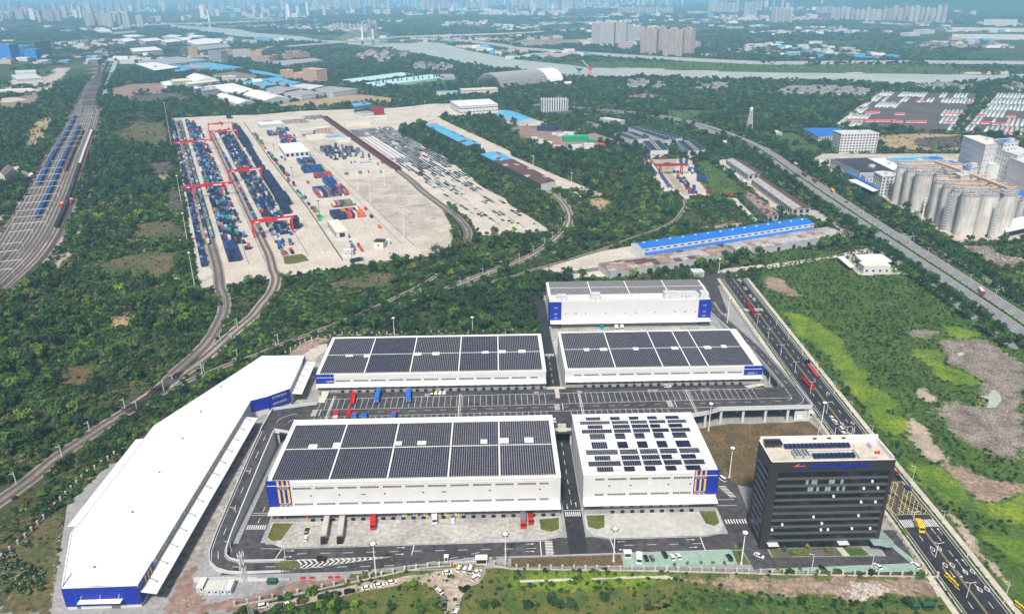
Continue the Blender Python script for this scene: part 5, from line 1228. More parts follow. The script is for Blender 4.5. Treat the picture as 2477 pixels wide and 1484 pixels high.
crane(655,41,83,(42,81.5),'front one of the two far red cranes over the inner stacks')
crane(735,44,83.5,(44.5,82),'rear one of the two far red cranes over the inner stacks')
p0,p1 = [(208,943),(235,944)]; crane(0,-6,math.dist(p0,p1) + 7,(0,math.dist(p0,p1)),'dark red gantry crane in the small container terminal',11,p0,math.atan2(p1[1] - p0[1],p1[0] - p0[0]),'dark red terminal crane',False,'red_dark')
for t0,s0,s1 in ((-2.2,20,880),(28.5,20,800),(42,20,760),(79,20,760)):
    b = MB(); ribbon_mb(b,[Y(s0,t0),Y(s1,t0)],.5,.12); b.build('crane_rail','sleeper',kind='structure')
# fences, lines and joints of the yard
def low_fence(pl,h,m,label,post=6.0,name='fence'):
    t = thing(name,label,'fence',(pl[0][0],pl[0][1],0))
    for i in range(len(pl) - 1):
        a,c = np.array(pl[i]),np.array(pl[i + 1]); L = np.linalg.norm(c - a); n = max(1,int(L/post)); o = np.array(pl[0])
        b = MB(); b.beam((*(a - o),h*.5),(*(c - o),h*.5),.06,h*.9); b.build('mesh_panel',m,t)
mat('fence_green',(.03,.10,.07),.7,.1,.5)
low_fence([Y(-5,103),Y(190,106.6),Y(440,105),Y(820,108)],2.6,'fence_green','long green mesh fence dividing the container yard',6)
b = MB()
ribbon_mb(b,[Y(-10,90),Y(350,98)],.4,.075,1); ribbon_mb(b,[Y(10,172),Y(420,172)],.9,.09,2); ribbon_mb(b,[Y(20,163),Y(600,166)],.8,.09,2); ribbon_mb(b,[Y(20,92),Y(600,97)],.3,.075,0)
for i in range(420):
    s,t = RU(55,270),RU(168,238)
    if (s < 120 and t > 225) or s < 75 and t > 205: continue
    t = round(t/3.2)*3.2; ribbon_mb(b,[Y(s,t),Y(s + RU(2,6),t)],.35,.10,2)
for i in range(160):
    s,t = round(RU(55,270)/12)*12,RU(168,236); ribbon_mb(b,[Y(s,t),Y(s,t + RU(3,12))],.4,.11,2)
for i in range(14):
    s,t = RU(60,250),RU(172,228); ribbon_mb(b,[Y(s,t),Y(s + 1,t + 5)],2.5,.115,2)
mat('joint2',(.25,.22,.19),.95,.3,.5)
b.build('yard_markings',['paint','paint_yellow','joint2'],kind='structure')

# ------------------------------------------------------------------ buildings of the middle distance
mat('mint_wall',(.42,.52,.44),.7,.06,.2); mat('cyan_roof',(.45,.66,.68),.6,.05,.05); mat('roof_dark',(.035,.035,.045),.6,.2,.3); mat('grey_roof',(.33,.33,.35),.7,.12,.1); mat('brown_roof',(.22,.17,.16),.8,.15,.1)
mat('apricot',(.60,.40,.27),.75,.06,.1); mat('pink_wall',(.55,.38,.34),.75,.06,.1); mat('glass_grey',(.10,.13,.15),.25,.2,.2,spec=.5)
def windows_on(b,p,q,z0,z1,pitch,fh,ww=1.5,wh=1.4,d=.06,mi=0):
    p,q = np.array(p,float),np.array(q,float); L = np.linalg.norm(q - p); u = (q - p)/L; n = np.array([u[1],-u[0]])
    nf = max(1,int((z1 - z0)/fh)); nc = max(1,int((L - 1)/pitch)); fh = (z1 - z0)/nf
    for i in range(nc):
        c = p + u*(L*(i + .5)/nc)
        for k in range(nf):
            z = z0 + fh*k + fh*.32
            a = c - u*ww/2; e = c + u*ww/2
            pts = [a + n*.005,e + n*.005,e + n*d,a + n*d]
            b.prism([tuple(v) for v in pts],z,z + wh,mi)
def bldg(name,label,cat,roof,h,wall='white_wall',top='white_sheet',win=None,style='flat',group=None,trim=None,wm='window_dark',base=0.0):
    pts = [tuple(p) for p in roof]; n = len(pts)
    ar = sum(pts[i][0]*pts[(i + 1) % n][1] - pts[(i + 1) % n][0]*pts[i][1] for i in range(n))
    if ar < 0: pts = pts[::-1]
    ox,oy = pts[0]; loc = [(x - ox,y - oy) for x,y in pts]
    t = thing(name,label,cat,(ox,oy,0),group=group)
    b = MB(); b.prism(loc,base,h - .3); b.build('wall',wall,t)
    if style == 'flat':
        c = np.mean(loc,0); big = [tuple(c + (np.array(p) - c)*(1 + .35/max(1,np.linalg.norm(np.array(p) - c)))) for p in loc]
        b = MB(); b.prism(big,h - .3,h); b.build('roof',top,t)
        if h > 12 and n == 4:
            b = MB()
            for i in range(n): b.beam((*big[i],h + .4),(*big[(i + 1) % n],h + .4),.35,.8)
            b.build('parapet',wall,t)
            b = MB(); m1 = c + (np.array(loc[1]) - c)*.25; b.cbox(m1[0],m1[1],h,6,5,3.2,.2); b.build('stair_head',wall,t)
    elif style == 'gable':      # ridge parallel to the longer side
        l01,l12 = math.dist(loc[0],loc[1]),math.dist(loc[1],loc[2])
        A,B_,C_,D_ = (loc[0],loc[1],loc[2],loc[3]) if l01 >= l12 else (loc[1],loc[2],loc[3],loc[0])
        rise = min(l01,l12)*.09 + .3; m0 = tuple((np.array(A) + np.array(D_))/2); m1 = tuple((np.array(B_) + np.array(C_))/2)
        b = MB(); ov = .02
        b.add([(*A,h - .29),(*B_,h - .29),(*m1,h + rise),(*m0,h + rise),(*C_,h - .29),(*D_,h - .29)],[(0,1,2,3),(3,2,4,5)])
        b.build('roof',top,t)
        b = MB(); b.add([(*A,h - .29),(*D_,h - .29),(*m0,h + rise),(*B_,h - .29),(*C_,h - .29),(*m1,h + rise)],[(1,0,2),(3,4,5)]); b.build('gable',wall,t)
    if win:
        b = MB(); pitch,fh = win[:2]; ww = win[2] if len(win) > 2 else 1.5; wh = win[3] if len(win) > 3 else 1.4
        for i in range(n):
            p,q = pts[i],pts[(i + 1) % n]; nx,ny = q[1] - p[1],p[0] - q[0]; m = ((p[0] + q[0])/2,(p[1] + q[1])/2)
            if nx*m[0] + ny*m[1] < 0: windows_on(b,loc[i],loc[(i + 1) % n],.4,h - .4,pitch,fh,ww,wh)
        if b.v: b.build('windows',wm,t,kind='stuff')
    if trim:
        b = MB()
        for i in range(n): b.beam((*loc[i],h - .2),(*loc[(i + 1) % n],h - .2),.5,.7)
        b.build('trim',trim,t)
    paint(pts,0,3)
    return t
def front(bx):      # front base line + depth -> footprint, height
    x1,y1,x2,y2,h,d = bx[:6]; u = np.array([x2 - x1,y2 - y1]); u /= np.linalg.norm(u); n = np.array([-u[1],u[0]])
    if n @ np.array([x1,y1]) < 0: n = -n
    return [(x1,y1),(x2,y2),(x2 + n[0]*d,y2 + n[1]*d),(x1 + n[0]*d,y1 + n[1]*d)],h
IND = 'factory buildings behind the container yard'
# left industrial strip
for k,(bx,m,lab) in enumerate(zip([(-1741.7,2829.0,-1654.1,2806.5,53.0,40),(-1710.6,2934.7,-1648.5,2874.1,43.3,30),(-1631.5,2846.1,-1587.2,2841.0,34.5,34),(-1631.7,2925.4,-1603.5,2977.4,55.8,34)],('net_blue','net_blue','net_blue','net_green'),
        ('tall building under construction wrapped in blue netting at the picture edge','narrow blue-netted building under construction','wide low blue-netted building under construction','dark green-netted building under construction'))):
    r,h = front(bx); bldg('building_under_construction',lab,'building',r,h,m,'grey_roof',(5,4.0,4.2,.35),wm='far_dark')
bldg('factory','low pale factory hall with dark wall piers by the car lot','factory',[(-1319,2215),(-1265,2238),(-1185,2127),(-1234,2094)],9,'white_wall','light_grey',(5,9,1.6,5))
bldg('factory','long thin white hall behind the pale factory','factory',[(-1389,2356),(-1340,2376),(-1298,2301),(-1345,2285)],8,'light_grey','light_grey')
bldg('office_block','long cream office block at the picture\'s left edge','building',[(-1167,1879),(-1093,1901),(-1069,1871),(-1140,1841)],8,'cream','cream',(5,4))
bldg('house','large white house with brown hip roof beside the rail yard','house',[(-600,933),(-618,982),(-602,968),(-584,918)],14,'cream','brown_roof',(5,4),'gable')
bldg('house','small white annex beside the large house by the rail yard','house',[(-626,1002),(-619,1008),(-608,992),(-615,986)],7,'white_wall','light_grey',(5,4))
bldg('house','low brown-roofed house closest to the rail yard tracks','house',[(-599,975),(-600,987),(-587,974),(-584,959)],6,'cream','brown_roof',(5,4),'gable')
bldg('house','small cream cottage beside the rail yard tracks','house',[(-589,970),(-588,980),(-580,969),(-579,958)],5,'cream','cream',(5,4))
# beyond: factories left of centre
bldg('factory','large white-roofed hall with dark glass walls','factory',[(-1099,2484),(-937,2239),(-902,2334),(-1048,2522)],14,'glass_grey','white_sheet',None,group=IND)
bldg('factory','wide grey-roofed hall behind the white-roofed hall','factory',[(-1133,2601),(-1078,2772),(-919,2623),(-997,2440)],12,'light_grey','grey_roof',None,group=IND)
bldg('factory','blue-roofed hall next to the white-roofed hall','factory',[(-998,2439),(-972,2481),(-872,2359),(-869,2251)],10,'light_grey','blue_faded',group=IND)
bldg('factory','dark ribbed hall between the two blue roofs','factory',[(-929,2425),(-913,2458),(-815,2347),(-854,2319)],12,'far_dark','grey_roof',(6,3.2,5,.8),wm='light_grey',group=IND)
bldg('factory','long bright blue-roofed hall with pale walls','factory',[(-950,2533),(-897,2557),(-732,2371),(-795,2308)],9,'light_grey','blue_faded',group=IND)
for bx,lab in zip([(-1109.9,2899.9,-1078.5,2869.1,34.2,22),(-1073.5,2868.5,-1040.7,2829.3,37.0,16),(-925.0,2644.2,-869.0,2600.2,38.1,24)],('dark slab tower, left one of a close pair','slim beige tower, right one of a close pair','dark glass mid-rise tower beside the long blue roof')):
    r,h = front(bx); bldg('tower_block',lab,'tower',r,h,'apricot' if 'beige' in lab else 'far_dark','grey_roof',(4,3.6,2.4,1.5),wm='light_grey' if 'glass' in lab else 'window_dark')
for i,(roof,h) in enumerate((([(-1394,3140),(-1338,3237),(-1230,3042),(-1296,2947)],16),([(-1724,3794),(-1723,3902),(-1602,3697),(-1592,3548)],16),([(-1616,3742),(-1576,3842),(-1473,3666),(-1501,3543)],18),([(-1476,3643),(-1448,3732),(-1348,3564),(-1378,3455)],18),([(-1480,3819),(-1429,3904),(-1317,3720),(-1355,3595)],18),([(-1407,3841),(-1275,3737),(-1135,3420),(-1202,3311),(-1312,3515)],18),([(-1631,4160),(-1527,4048),(-1506,3910),(-1609,3997)],16),([(-1514,4140),(-1381,3978),(-1401,3894),(-1488,3996)],16),([(-1304,3749),(-1272,3825),(-1178,3577),(-1200,3523)],14),([(-1867,4151),(-1811,4190),(-1703,4031),(-1748,3949)],16))):
    bldg('factory',['two-storey white plant with window bands near the rail curve','white gatehouse block with a dark square opening','white factory block in the far row, first from the rail curve','white factory block in the far row, second from the rail curve','white factory block in the far row, third from the rail curve','large white factory block closing the far row by the trees','small white block in the rear row, nearer the river','tiny white block in the rear row beside the river trees','white annex at the far row\'s river end','white block behind the gatehouse'][i],'factory',roof,h,'far_wall','white_sheet',(7,5,4,1.6),group=IND)
bldg('factory','long grey-roofed shed in front of the far white factories','factory',[(-1249,3432),(-1134,3496),(-1051,3278),(-1120,3114)],10,'grey_wall','grey_roof')
bldg('factory','long flat pale hall by the river woods','factory',[(-2449,5083),(-2318,4991),(-2177,4713),(-2264,4729)],12,'far_wall','white_sheet'); bldg('factory','dark roofed hall by the river woods','factory',[(-2137,4631),(-2065,4759),(-1974,4580),(-2019,4393)],10,'far_dark','grey_roof')
for bx,m,lab in zip([(-975.1,2916.0,-937.1,2934.7,21.3,25),(-907.1,2840.0,-846.0,2841.6,27.7,25),(-808.2,2710.0,-766.6,2697.2,32.5,30),(-771.3,2638.6,-718.8,2606.1,19.4,24),(-731.8,2661.4,-712.0,2707.1,18.9,20),(-691.9,2721.1,-649.7,2758.0,20.0,30),(-659.4,2802.0,-637.3,2825.8,17.2,20),(-816.3,2896.9,-813.0,3041.7,23.7,25),(-768.6,3011.0,-713.2,3029.2,11.0,20)],('pink_wall','far_wall','apricot','pink_wall','apricot','apricot','pink_wall','far_wall','pink_wall'),
        ('pinkish dormitory at the left end of the row','pale grey dormitory with rows of windows','orange dormitory end block','pinkish dormitory block in front of the orange block','small orange dormitory in the middle of the row','wide orange dormitory with brown roof','pinkish dormitory end block near the woods','pale rear dormitory block','pink rear dormitory on the hill')):
    r,h = front(bx); bldg('dormitory',lab,'dormitory',r,h,m,'brown_roof',(4,3.6,2.2,2.0),group='dormitory blocks above the factories')
bldg('factory','low grey flat-roofed hall below the dormitories','factory',[(-714,2574),(-593,2689),(-545,2602),(-626,2444)],9,'light_grey','grey_roof',(6,9,3,1.5))
for bx,lab in zip([(-546.8,2082.2,-519.0,2094.5,24.9,22),(-511.3,2061.8,-481.3,2042.2,21.4,22),(-481.3,2035.1,-435.8,1991.4,33.8,30)],('low left wing of the apricot apartment building','middle wing of the apricot apartment building','tall right tower of the apricot apartment building')):
    r,h = front(bx); bldg('apartment_building',lab,'apartment building',r,h,'apricot','apricot',(3.6,3.3,1.6,1.5),group='apricot apartment blocks')
bldg('factory','cream corner office of the factory by the pink field','factory',[(-791,1977),(-761,1998),(-733,1956),(-767,1925)],16,'cream','cream',(4,3.6,2,1.6))
bldg('factory','long cream office wing beside the pink field','factory',[(-750,1956),(-703,2014),(-674,1981),(-724,1902)],12,'cream','cream',(4,3.6,2,1.6))
bldg('factory','small white shed at the corner of the pink field','factory',[(-834,2015),(-820,2049),(-778,1942),(-795,1939)],7,'light_grey','white_sheet')
bldg('factory','white-roofed hall behind the cream office wing','factory',[(-793,2081),(-766,2131),(-683,2003),(-730,1954)],13,'cream','white_sheet',None,'gable')
bldg('factory','wide brown-grey roofed hall behind the cream factory','factory',[(-744,2139),(-712,2214),(-618,2107),(-608,2047),(-676,2036)],12,'light_grey','brown_roof')
r,h = front([(-683.6,2030.3,-653.2,2043.9,16.0,16)][0]); bldg('factory','cream five-storey block right of the white-roofed hall','factory',r,h,'cream','cream',(4,3.6,2,1.6))
bldg('office_block','white office with five rows of dark windows at the factory corner','building',[(-653,1784),(-633,1814),(-603,1756),(-626,1721)],17,'white_wall','grey_roof',(4,3.4,2.6,1.6)); bldg('office_block','grey-fronted office wing behind the white office','building',[(-675,1803),(-668,1822),(-644,1780),(-651,1748)],18,'far_dark','white_sheet',(4,3.4,2.6,1.2),wm='light_grey')
bldg('factory','white flat-roofed hall between the office and the mint sheds','factory',[(-683,1889),(-635,1955),(-547,1820),(-553,1754),(-613,1787)],9,'white_wall','white_sheet')
bldg('factory','white hall with blue roof patch behind the mint sheds','factory',[(-620,1988),(-595,2026),(-548,1969),(-580,1927)],9,'white_wall','blue_faded')
bldg('factory','white-roofed shed with mint green walls, left of two','factory',[(-592,1701),(-579,1733),(-479,1596),(-504,1563)],10,'mint_wall','white_sheet',(6,9,3,1.2),'gable',group='mint green sheds'); bldg('factory','white-roofed shed with mint green walls, right of two','factory',[(-541,1721),(-522,1794),(-424,1653),(-465,1614)],10,'mint_wall','white_sheet',(6,9,3,1.2),'gable',group='mint green sheds')
for roof,m,lab in (([(-516,1816),(-500,1859),(-440,1813),(-460,1757)],'grey_roof','grey-roofed white hall behind the mint shed'),([(-453,1723),(-433,1781),(-367,1730),(-406,1684)],'grey_roof','large white hall with grey roof at the straw field'),([(-401,1785),(-381,1848),(-302,1792),(-347,1724)],'grey_roof','largest white hall with grey roof at the straw field\'s end'),([(-474,1865),(-452,1908),(-390,1858),(-409,1795)],'light_grey','pale hall tucked between the grey roofs'),
        ([(-582,2029),(-552,2069),(-506,1991),(-532,1959)],'blue_faded','upper blue-roofed hall by the apricot apartments'),([(-520,1944),(-511,1989),(-465,1939),(-474,1883)],'blue_faded','small blue-roofed hall by the apricot apartments'),([(-575,1922),(-547,1949),(-511,1901),(-529,1854)],'blue_faded','lower blue-roofed hall left of the apricot apartments'),([(-608,2022),(-585,2032),(-566,1971),(-583,1950)],'white_sheet','small white hall left of the blue roofs')):
    bldg('factory',lab,'factory',roof,11,'white_wall',m,(7,5,4.5,1.4),group='white halls of the big plant')
bldg('factory','long low dark blue loading shed behind the apricot apartments','factory',[(-697,2309),(-649,2264),(-558,2134),(-554,2097),(-676,2238)],8,'far_dark','blue_faded')
bldg('greenhouse_block','rear huge pale cyan glasshouse roof','greenhouse',[(-381,2034),(-252,2210),(-209,2157),(-338,1964)],6,'cyan_roof','cyan_roof'); bldg('greenhouse_block','front huge pale cyan glasshouse roof with conifers before it','greenhouse',[(-318,1948),(-167,2148),(-121,2074),(-269,1883)],6,'cyan_roof','cyan_roof'); bldg('shed','grey shed at the end of the cyan glasshouses','shed',[(-164,2147),(-106,2147),(-96,2072),(-129,2060)],6,'grey_wall','grey_roof')
# behind the container yard
bldg('hall','two-storey white hall with blue band and roof lights','building',[(-83,1541),(-7,1566),(10,1490),(-62,1461)],14,'white_wall','white_sheet',(6,6,5,1.6),trim='blue_faded')
r,h = front([(-66.0,1714.0,12.1,1734.0,14.7,20)][0]); bldg('school','long cream three-storey school block','building',r,h,'cream','cream',(4,3.6,2.4,1.8))
r,h = front([(-122.1,1727.5,-68.9,1731.9,9.9,20)][0]); bldg('depot','low white and blue depot left of the cream school','building',r,h,'white_wall','blue_faded',(5,3.6,2,1.4))
bldg('shed','blue-roofed white shed near the grey office block','shed',[(5,1414),(35,1440),(74,1335),(44,1317)],9,'white_wall','blue_faded',None,'gable')
r,h = front([(-219.1,1449.2,-201.3,1455.5,13.2,25)][0]); bldg('brick_building','square red brick building behind the car park','building',r,h,'red_dark','red_dark',(5,4,2,1.2)); r,h = front([(-212.4,1408.4,-189.7,1417.5,6.1,10)][0]); bldg('office_block','low white office at the foot of the red brick building','building',r,h,'cream','cream',(4,3.4))
bldg('canopy_hall','blue-grey canopy roof on columns beside the straw field','building',[(-273,1523),(-249,1547),(-229,1509),(-259,1473)],14,'glass_grey','blue_faded',base=9); r,h = front([(-239.8,1440.8,-220.7,1454.4,7.1,25)][0]); bldg('office_block','low grey office between the canopy and the red brick building','building',r,h,'light_grey','grey_roof',(4,3.4))
bldg('yard_shed','large white flat-roofed shed with roof vents inside the container yard','shed',[Y(461,126),Y(461,159),Y(538,160),Y(538,128)],8,'light_grey','white_sheet',(6,8,4,4))
bldg('yard_shed','open pale shed far back in the container yard','shed',[Y(742,127),Y(742,164),Y(776,164),Y(776,127)],6,'grey_wall','white_sheet')
bldg('yard_workshop','white workshop with an open end at the yard\'s front','building',[Y(55,111),Y(55,122),Y(98,122),Y(98,111.5)],8,'white_wall','cream',(8,8,5,4))
r,h = front([(-109.3,661.7,-100.6,660.3,6.5,9)][0]); bldg('gate_office','small cream gate office with dark flat roof','building',r,h,'cream','roof_dark',(4,3.2,1.4,1.6))
for bx,lab in zip([(-132.9,641.5,-129.0,641.3,5.3,6),(-128.6,641.3,-125.0,641.1,5.3,6),(-99.8,670.9,-95.9,671.4,4.5,5)],('left white cabin at the yard gate','right white cabin at the yard gate','white cabin box near the gate office')):
    r,h = front(bx); bldg('cabin',lab,'cabin',r,h,'white_wall','cont_white',(3,2.6,1,1))
r,h = front([(-283.7,1250.7,-263.1,1264.7,11.2,14)][0]); bldg('yard_office','pinkish-white two-storey office in the middle of the yard','building',r,h,'pink_wall','cream',(5,3.4)); r,h = front([(-306.9,1242.9,-284.5,1252.7,9.8,14)][0]); bldg('open_shed','open steel-framed shed beside the pinkish office','shed',r,h,'light_grey','light_grey',base=h - 1.2)
for bx,lab,rm in zip([(-289.9,1210.7,-261.9,1224.2,6.4,12),(-257.2,1208.5,-239.9,1220.0,4.3,12),(-239.2,1189.8,-219.8,1197.2,4.8,12),(-251.9,1335.4,-212.0,1356.6,7.0,10)],('row of low cream stores in the yard','low store with pale blue roof in the yard','low store with pale green roof in the yard','long low white store behind the car park'),('cream','blue_faded','cyan_roof','light_grey')):
    r,h = front(bx); bldg('store',lab,'store',r,h,'cream',rm)
# sheds along the spur
def patch_roof(t,A,B_,C_,D_,h,nx,ny,mats,name='roof_panel'):
    A,B_,C_,D_ = [np.array(p) for p in (A,B_,C_,D_)]; o = np.array([t.location.x,t.location.y])
    for i in range(nx):
        for j in range(ny):
            f = lambda u,v: A + (B_ - A)*u + (D_ - A)*v + (A - B_ + C_ - D_)*u*v
            q = [f(i/nx,j/ny) - o,f((i + 1)/nx,j/ny) - o,f((i + 1)/nx,(j + 1)/ny) - o,f(i/nx,(j + 1)/ny) - o]
            z = lambda v: h + 1.2*(1 - abs(2*v - 1)); k = RR()*.04
            b = MB(); b.add([(*q[0],z(j/ny) + k),(*q[1],z(j/ny) + k),(*q[2],z((j + 1)/ny) + k),(*q[3],z((j + 1)/ny) + k)],[(0,1,2,3)]); b.v = b.v + [(x,y,zz - .12) for x,y,zz in b.v]; b.f += [(7,6,5,4),(0,4,5,1),(1,5,6,2),(2,6,7,3),(3,7,4,0)]; b.m += [0]*5
            b.build(name,mats(i,j),t)
s1 = [(-111,1285),(-96,1303),(-18,1113),(-38,1099)]; t = bldg('rail_shed','blue-roofed rail shed beside the wagons, farther of two in line','shed',s1,9,'dark_steel','steel'); patch_roof(t,s1[0],s1[3],s1[2],s1[1],9.3,16,4,lambda i,j: 'rust' if RR() < (.16 if j in (0,3) else .05) else 'blue_faded')
s2 = [(-18,1039),(6,1057),(72,877),(54,862)]; t = bldg('rail_shed','rust-brown roofed rail shed with blue end panels, nearer of two in line','shed',s2,9,'dark_steel','steel'); patch_roof(t,s2[0],s2[3],s2[2],s2[1],9.3,20,4,lambda i,j: 'blue_faded' if (i < 6 and RR() < .8) else ('old_grey_roof' if RR() < (.3 if j == 0 else .08) else 'rust'))
b = MB(); x,y = s2[3]; q = np.array(s2[2]) - np.array(s2[3]); b.prism([(0,0),tuple(q),tuple(q + np.array([-.2,.4])),(-.2,.4)],0,9.2); b.xf(s2[3][0] - t.location.x + .1,s2[3][1] - t.location.y - .8); b.build('end_wall','white_wall',t)
for roof,lab,mats in (([(305,993),(323,1002),(328,910),(306,903)],'rust and grey roofed depot shed with parked white vans, farthest of three',0),([(303,880),(320,890),(323,752),(303,749)],'long rust and grey roofed depot shed by the avenue trees, middle of three',0),([(272,811),(284,815),(283,732),(269,722)],'small weathered brown-roofed depot shed with grey walls, nearest of three',1)):
    t = bldg('depot_shed',lab,'shed',roof,7,'grey_wall','old_grey_roof',(6,7,3.5,3.5),group='depot sheds'); patch_roof(t,roof[0],roof[3],roof[2],roof[1],7.2,12,4,(lambda i,j: 'old_grey_roof' if j < 2 else 'rust') if not mats else (lambda i,j: RCH(('rust','rust_pale','rust_pale'))))
lb = [(119,636),(294,708),(301,688),(126,619)]; t = bldg('long_shed','very long white shed with bright blue roof','shed',lb,10,'white_wall','blue_light',None,'gable')
o = np.array([t.location.x,t.location.y]); A,B_ = np.array(lb[3]),np.array(lb[2]); u = (B_ - A)/np.linalg.norm(B_ - A); nn = np.array([u[1],-u[0]]); nn = nn if nn[1] < 0 else -nn; L = np.linalg.norm(B_ - A)
b = MB(); p0,p1 = A - o + u*2,B_ - o - u*2; b.add([(*(p0 + nn*.1),6.4),(*(p1 + nn*.1),6.4),(*(p1 + nn*5),5.6),(*(p0 + nn*5),5.6),(*(p0 + nn*.1),6.2),(*(p1 + nn*.1),6.2),(*(p1 + nn*5),5.3),(*(p0 + nn*5),5.3)],[(3,2,1,0),(4,5,6,7),(2,3,7,6),(0,3,7,4),(1,2,6,5)]); b.build('canopy','blue_light',t)
for i in range(26):
    c = A - o + u*(L*(i + .6)/26) + nn*.1; b = MB(); b.cbox(0,0,0,3.6,.12,.9,math.atan2(u[1],u[0])); b.build('window','window_dark',t,loc=(c[0],c[1],7.8))
for i in range(14):
    c = (np.array(lb[0]) + np.array(lb[3]))/2 - o + u*(L*(i + .5)/14); b = MB(); b.box(-.9,-.5,0,.9,.5,.9); b.build('roof_vent','white_sheet',t,loc=(c[0],c[1],11.6))
r1 = [(85.3,594.5),(193,638),(201,616),(91.6,573.1)]; t = bldg('rusty_shed','long low shed with patchy rusted roof, left of two','shed',r1,6,'grey_wall','old_grey_roof'); patch_roof(t,r1[0],r1[1],r1[2],r1[3],6.2,17,4,lambda i,j: RCH(('rust_pale','rust_pale','rust','rust_pale','old_grey_roof') if not (3 < i < 7 and j == 0 or 10 < i < 14 and j in (1,2)) else ('old_grey_roof',)))
r2 = [(202,641),(313,688),(320,665),(209,620)]; t2 = bldg('rusty_shed','long low shed with grey and rusted roof, right of two','shed',r2,6,'grey_wall','old_grey_roof'); patch_roof(t2,r2[0],r2[1],r2[2],r2[3],6.2,15,4,lambda i,j: RCH(('old_grey_roof','old_grey_roof','rust_pale','old_grey_roof')))
for tt,rr,n in ((t,r1,8),(t2,r2,7)):
    A,B_ = np.array(rr[3]),np.array(rr[2]); o = np.array([tt.location.x,tt.location.y]); u = B_ - A
    for i in range(n):
        c = A - o + u*((i + .6)/n); b = MB(); b.cbox(0,-.15,0,3.2,.3,3.6,math.atan2(u[1],u[0])); b.build('gate','window_dark',tt,loc=(c[0],c[1],.2))
r,h = front([(159.0,574.4,168.1,574.9,4.4,8)][0]); bldg('cabin','grey cabin beside the north lane','cabin',r,h,'grey_wall','light_grey',(3,3,1,1))
# dark-roofed logistics sheds with blue trim
dots = MB(); dots.box(-.9,-.9,0,.9,.9,.35); DOT = dots.mesh('roof_light','white_sheet')
for roof,lab in (([(216,1233),(239,1237),(281,1138),(251,1120)],'longest black-roofed white shed with blue trim, at the back'),([(186,1180),(216,1189),(230,1134),(203,1126)],'black-roofed white shed with blue trim, at the left of four'),([(217,1113),(242,1115),(240,1046),(215,1043)],'black-roofed white shed with blue trim, front left by the siding'),([(267,1110),(292,1113),(290,1043),(265,1038)],'black-roofed white shed with blue trim, front right')):
    t = bldg('logistics_shed',lab,'shed',roof,11,'white_wall','roof_dark',(7,9,4.5,.9),trim='blue_faded',group='black-roofed sheds with blue trim'); A,B_,C_,D_ = [np.array(p) for p in roof]; o = np.array([t.location.x,t.location.y])
    for i in range(9):
        for v in (.42,.58):
            f = (i + .5)/9; c = (A + (D_ - A)*f)*(1 - v) + (B_ + (C_ - B_)*f)*v - o; put('roof_light',DOT,t,(c[0],c[1],11.0))
bldg('brown_shed','low brown-roofed shed left of the black-roofed sheds','shed',[(149,1210),(160,1218),(189,1140),(174,1133)],5,'grey_wall','rust_pale')
bldg('office_block','eight-storey pale grey office with vertical fins','building',front([(89.0,1426.4,137.7,1427.8,28.9,26)][0])[0],front([(89.0,1426.4,137.7,1427.8,28.9,26)][0])[1],'light_grey','light_grey',(4,40,1.8,24)); r,h = front([(94.8,1399.1,143.8,1410.0,11.0,12)][0]); bldg('office_podium','dark glass podium at the foot of the pale grey office','building',r,h,'glass_grey','far_dark',(4,3.6))
r,h = front([(184.0,1337.3,210.8,1300.8,9.9,16)][0]); bldg('office_block','four-storey grey block amid trees near the trunk road','building',r,h,'light_grey','light_grey',(4,3.4,2.6,1.2)); r,h = front([(156.6,1332.6,177.1,1284.4,4.6,9)][0]); bldg('office_block','low grey wing left of the four-storey block','building',r,h,'light_grey','brown_roof')
r,h = front([(107.4,1170.6,145.7,1173.2,7.8,14)][0]); bldg('green_store','bright green store with ribbed roof in the scrap yard','store',r,h,'cont_green','cont_green'); r,h = front([(71.8,1271.4,103.1,1263.3,6.7,18)][0]); bldg('blue_store','low dark blue covered store in the scrap yard','store',r,h,'cont_navy','cont_navy')
for i,bx in enumerate([(58.0,1180.7,67.4,1178.4,5.5,8),(62.4,1159.0,73.9,1154.1,6.2,8),(73.1,1141.7,86.8,1138.4,5.4,8),(84.3,1114.5,101.3,1110.3,5.0,10),(103.6,1102.4,112.3,1099.6,4.8,8),(114.6,1107.1,129.9,1110.1,6.0,10),(131.4,1110.0,146.4,1109.0,7.2,12),(146.2,1107.5,162.4,1109.6,7.0,12),(101.3,1223.0,113.7,1214.7,4.1,8),(111.5,1227.0,127.5,1221.2,4.9,10),(93.7,1232.9,101.0,1230.5,3.3,6),(113.1,1107.2,121.8,1104.4,4.0,6),(144.2,1153.7,153.8,1155.6,4.7,8)]):
    r,h = front(bx); m = ('cont_white','cont_white','cont_white','pink_wall','cont_sky','cont_white','light_grey','cont_red','cont_white','white_wall','white_wall','cont_white','cont_green')[i]
    bldg('site_cabin','site cabin in the reddish scrap yard','cabin',r,h,m,m,group='site cabins in the scrap yard')
# apartment block and blue hall at right
r,h = front([(482.9,1059.0,536.0,1060.1,26.7,26)][0]); bldg('apartment_building','eight-storey grey apartment block with dark balcony openings','apartment building',r,h,'light_grey','light_grey',(4.2,3.3,2.6,1.9)); r,h = front([(487.6,1095.1,494.7,1086.9,17.8,20)][0]); bldg('apartment_building','narrow left wing of the grey apartment block','apartment building',r,h,'light_grey','light_grey',(3,3.3,1.2,1.5))
bldg('hall','bright blue-roofed hall beside the grey apartment block','hall',[(486,1204),(543,1204),(539,1153),(481,1128)],11,'light_grey','blue_light',(5,5,2.5,2)); bldg('pavilion','small white pavilion on the sports lawn','building',[(444,1213),(453,1219),(454,1203),(442,1194)],5,'white_wall','light_grey',None,'gable')
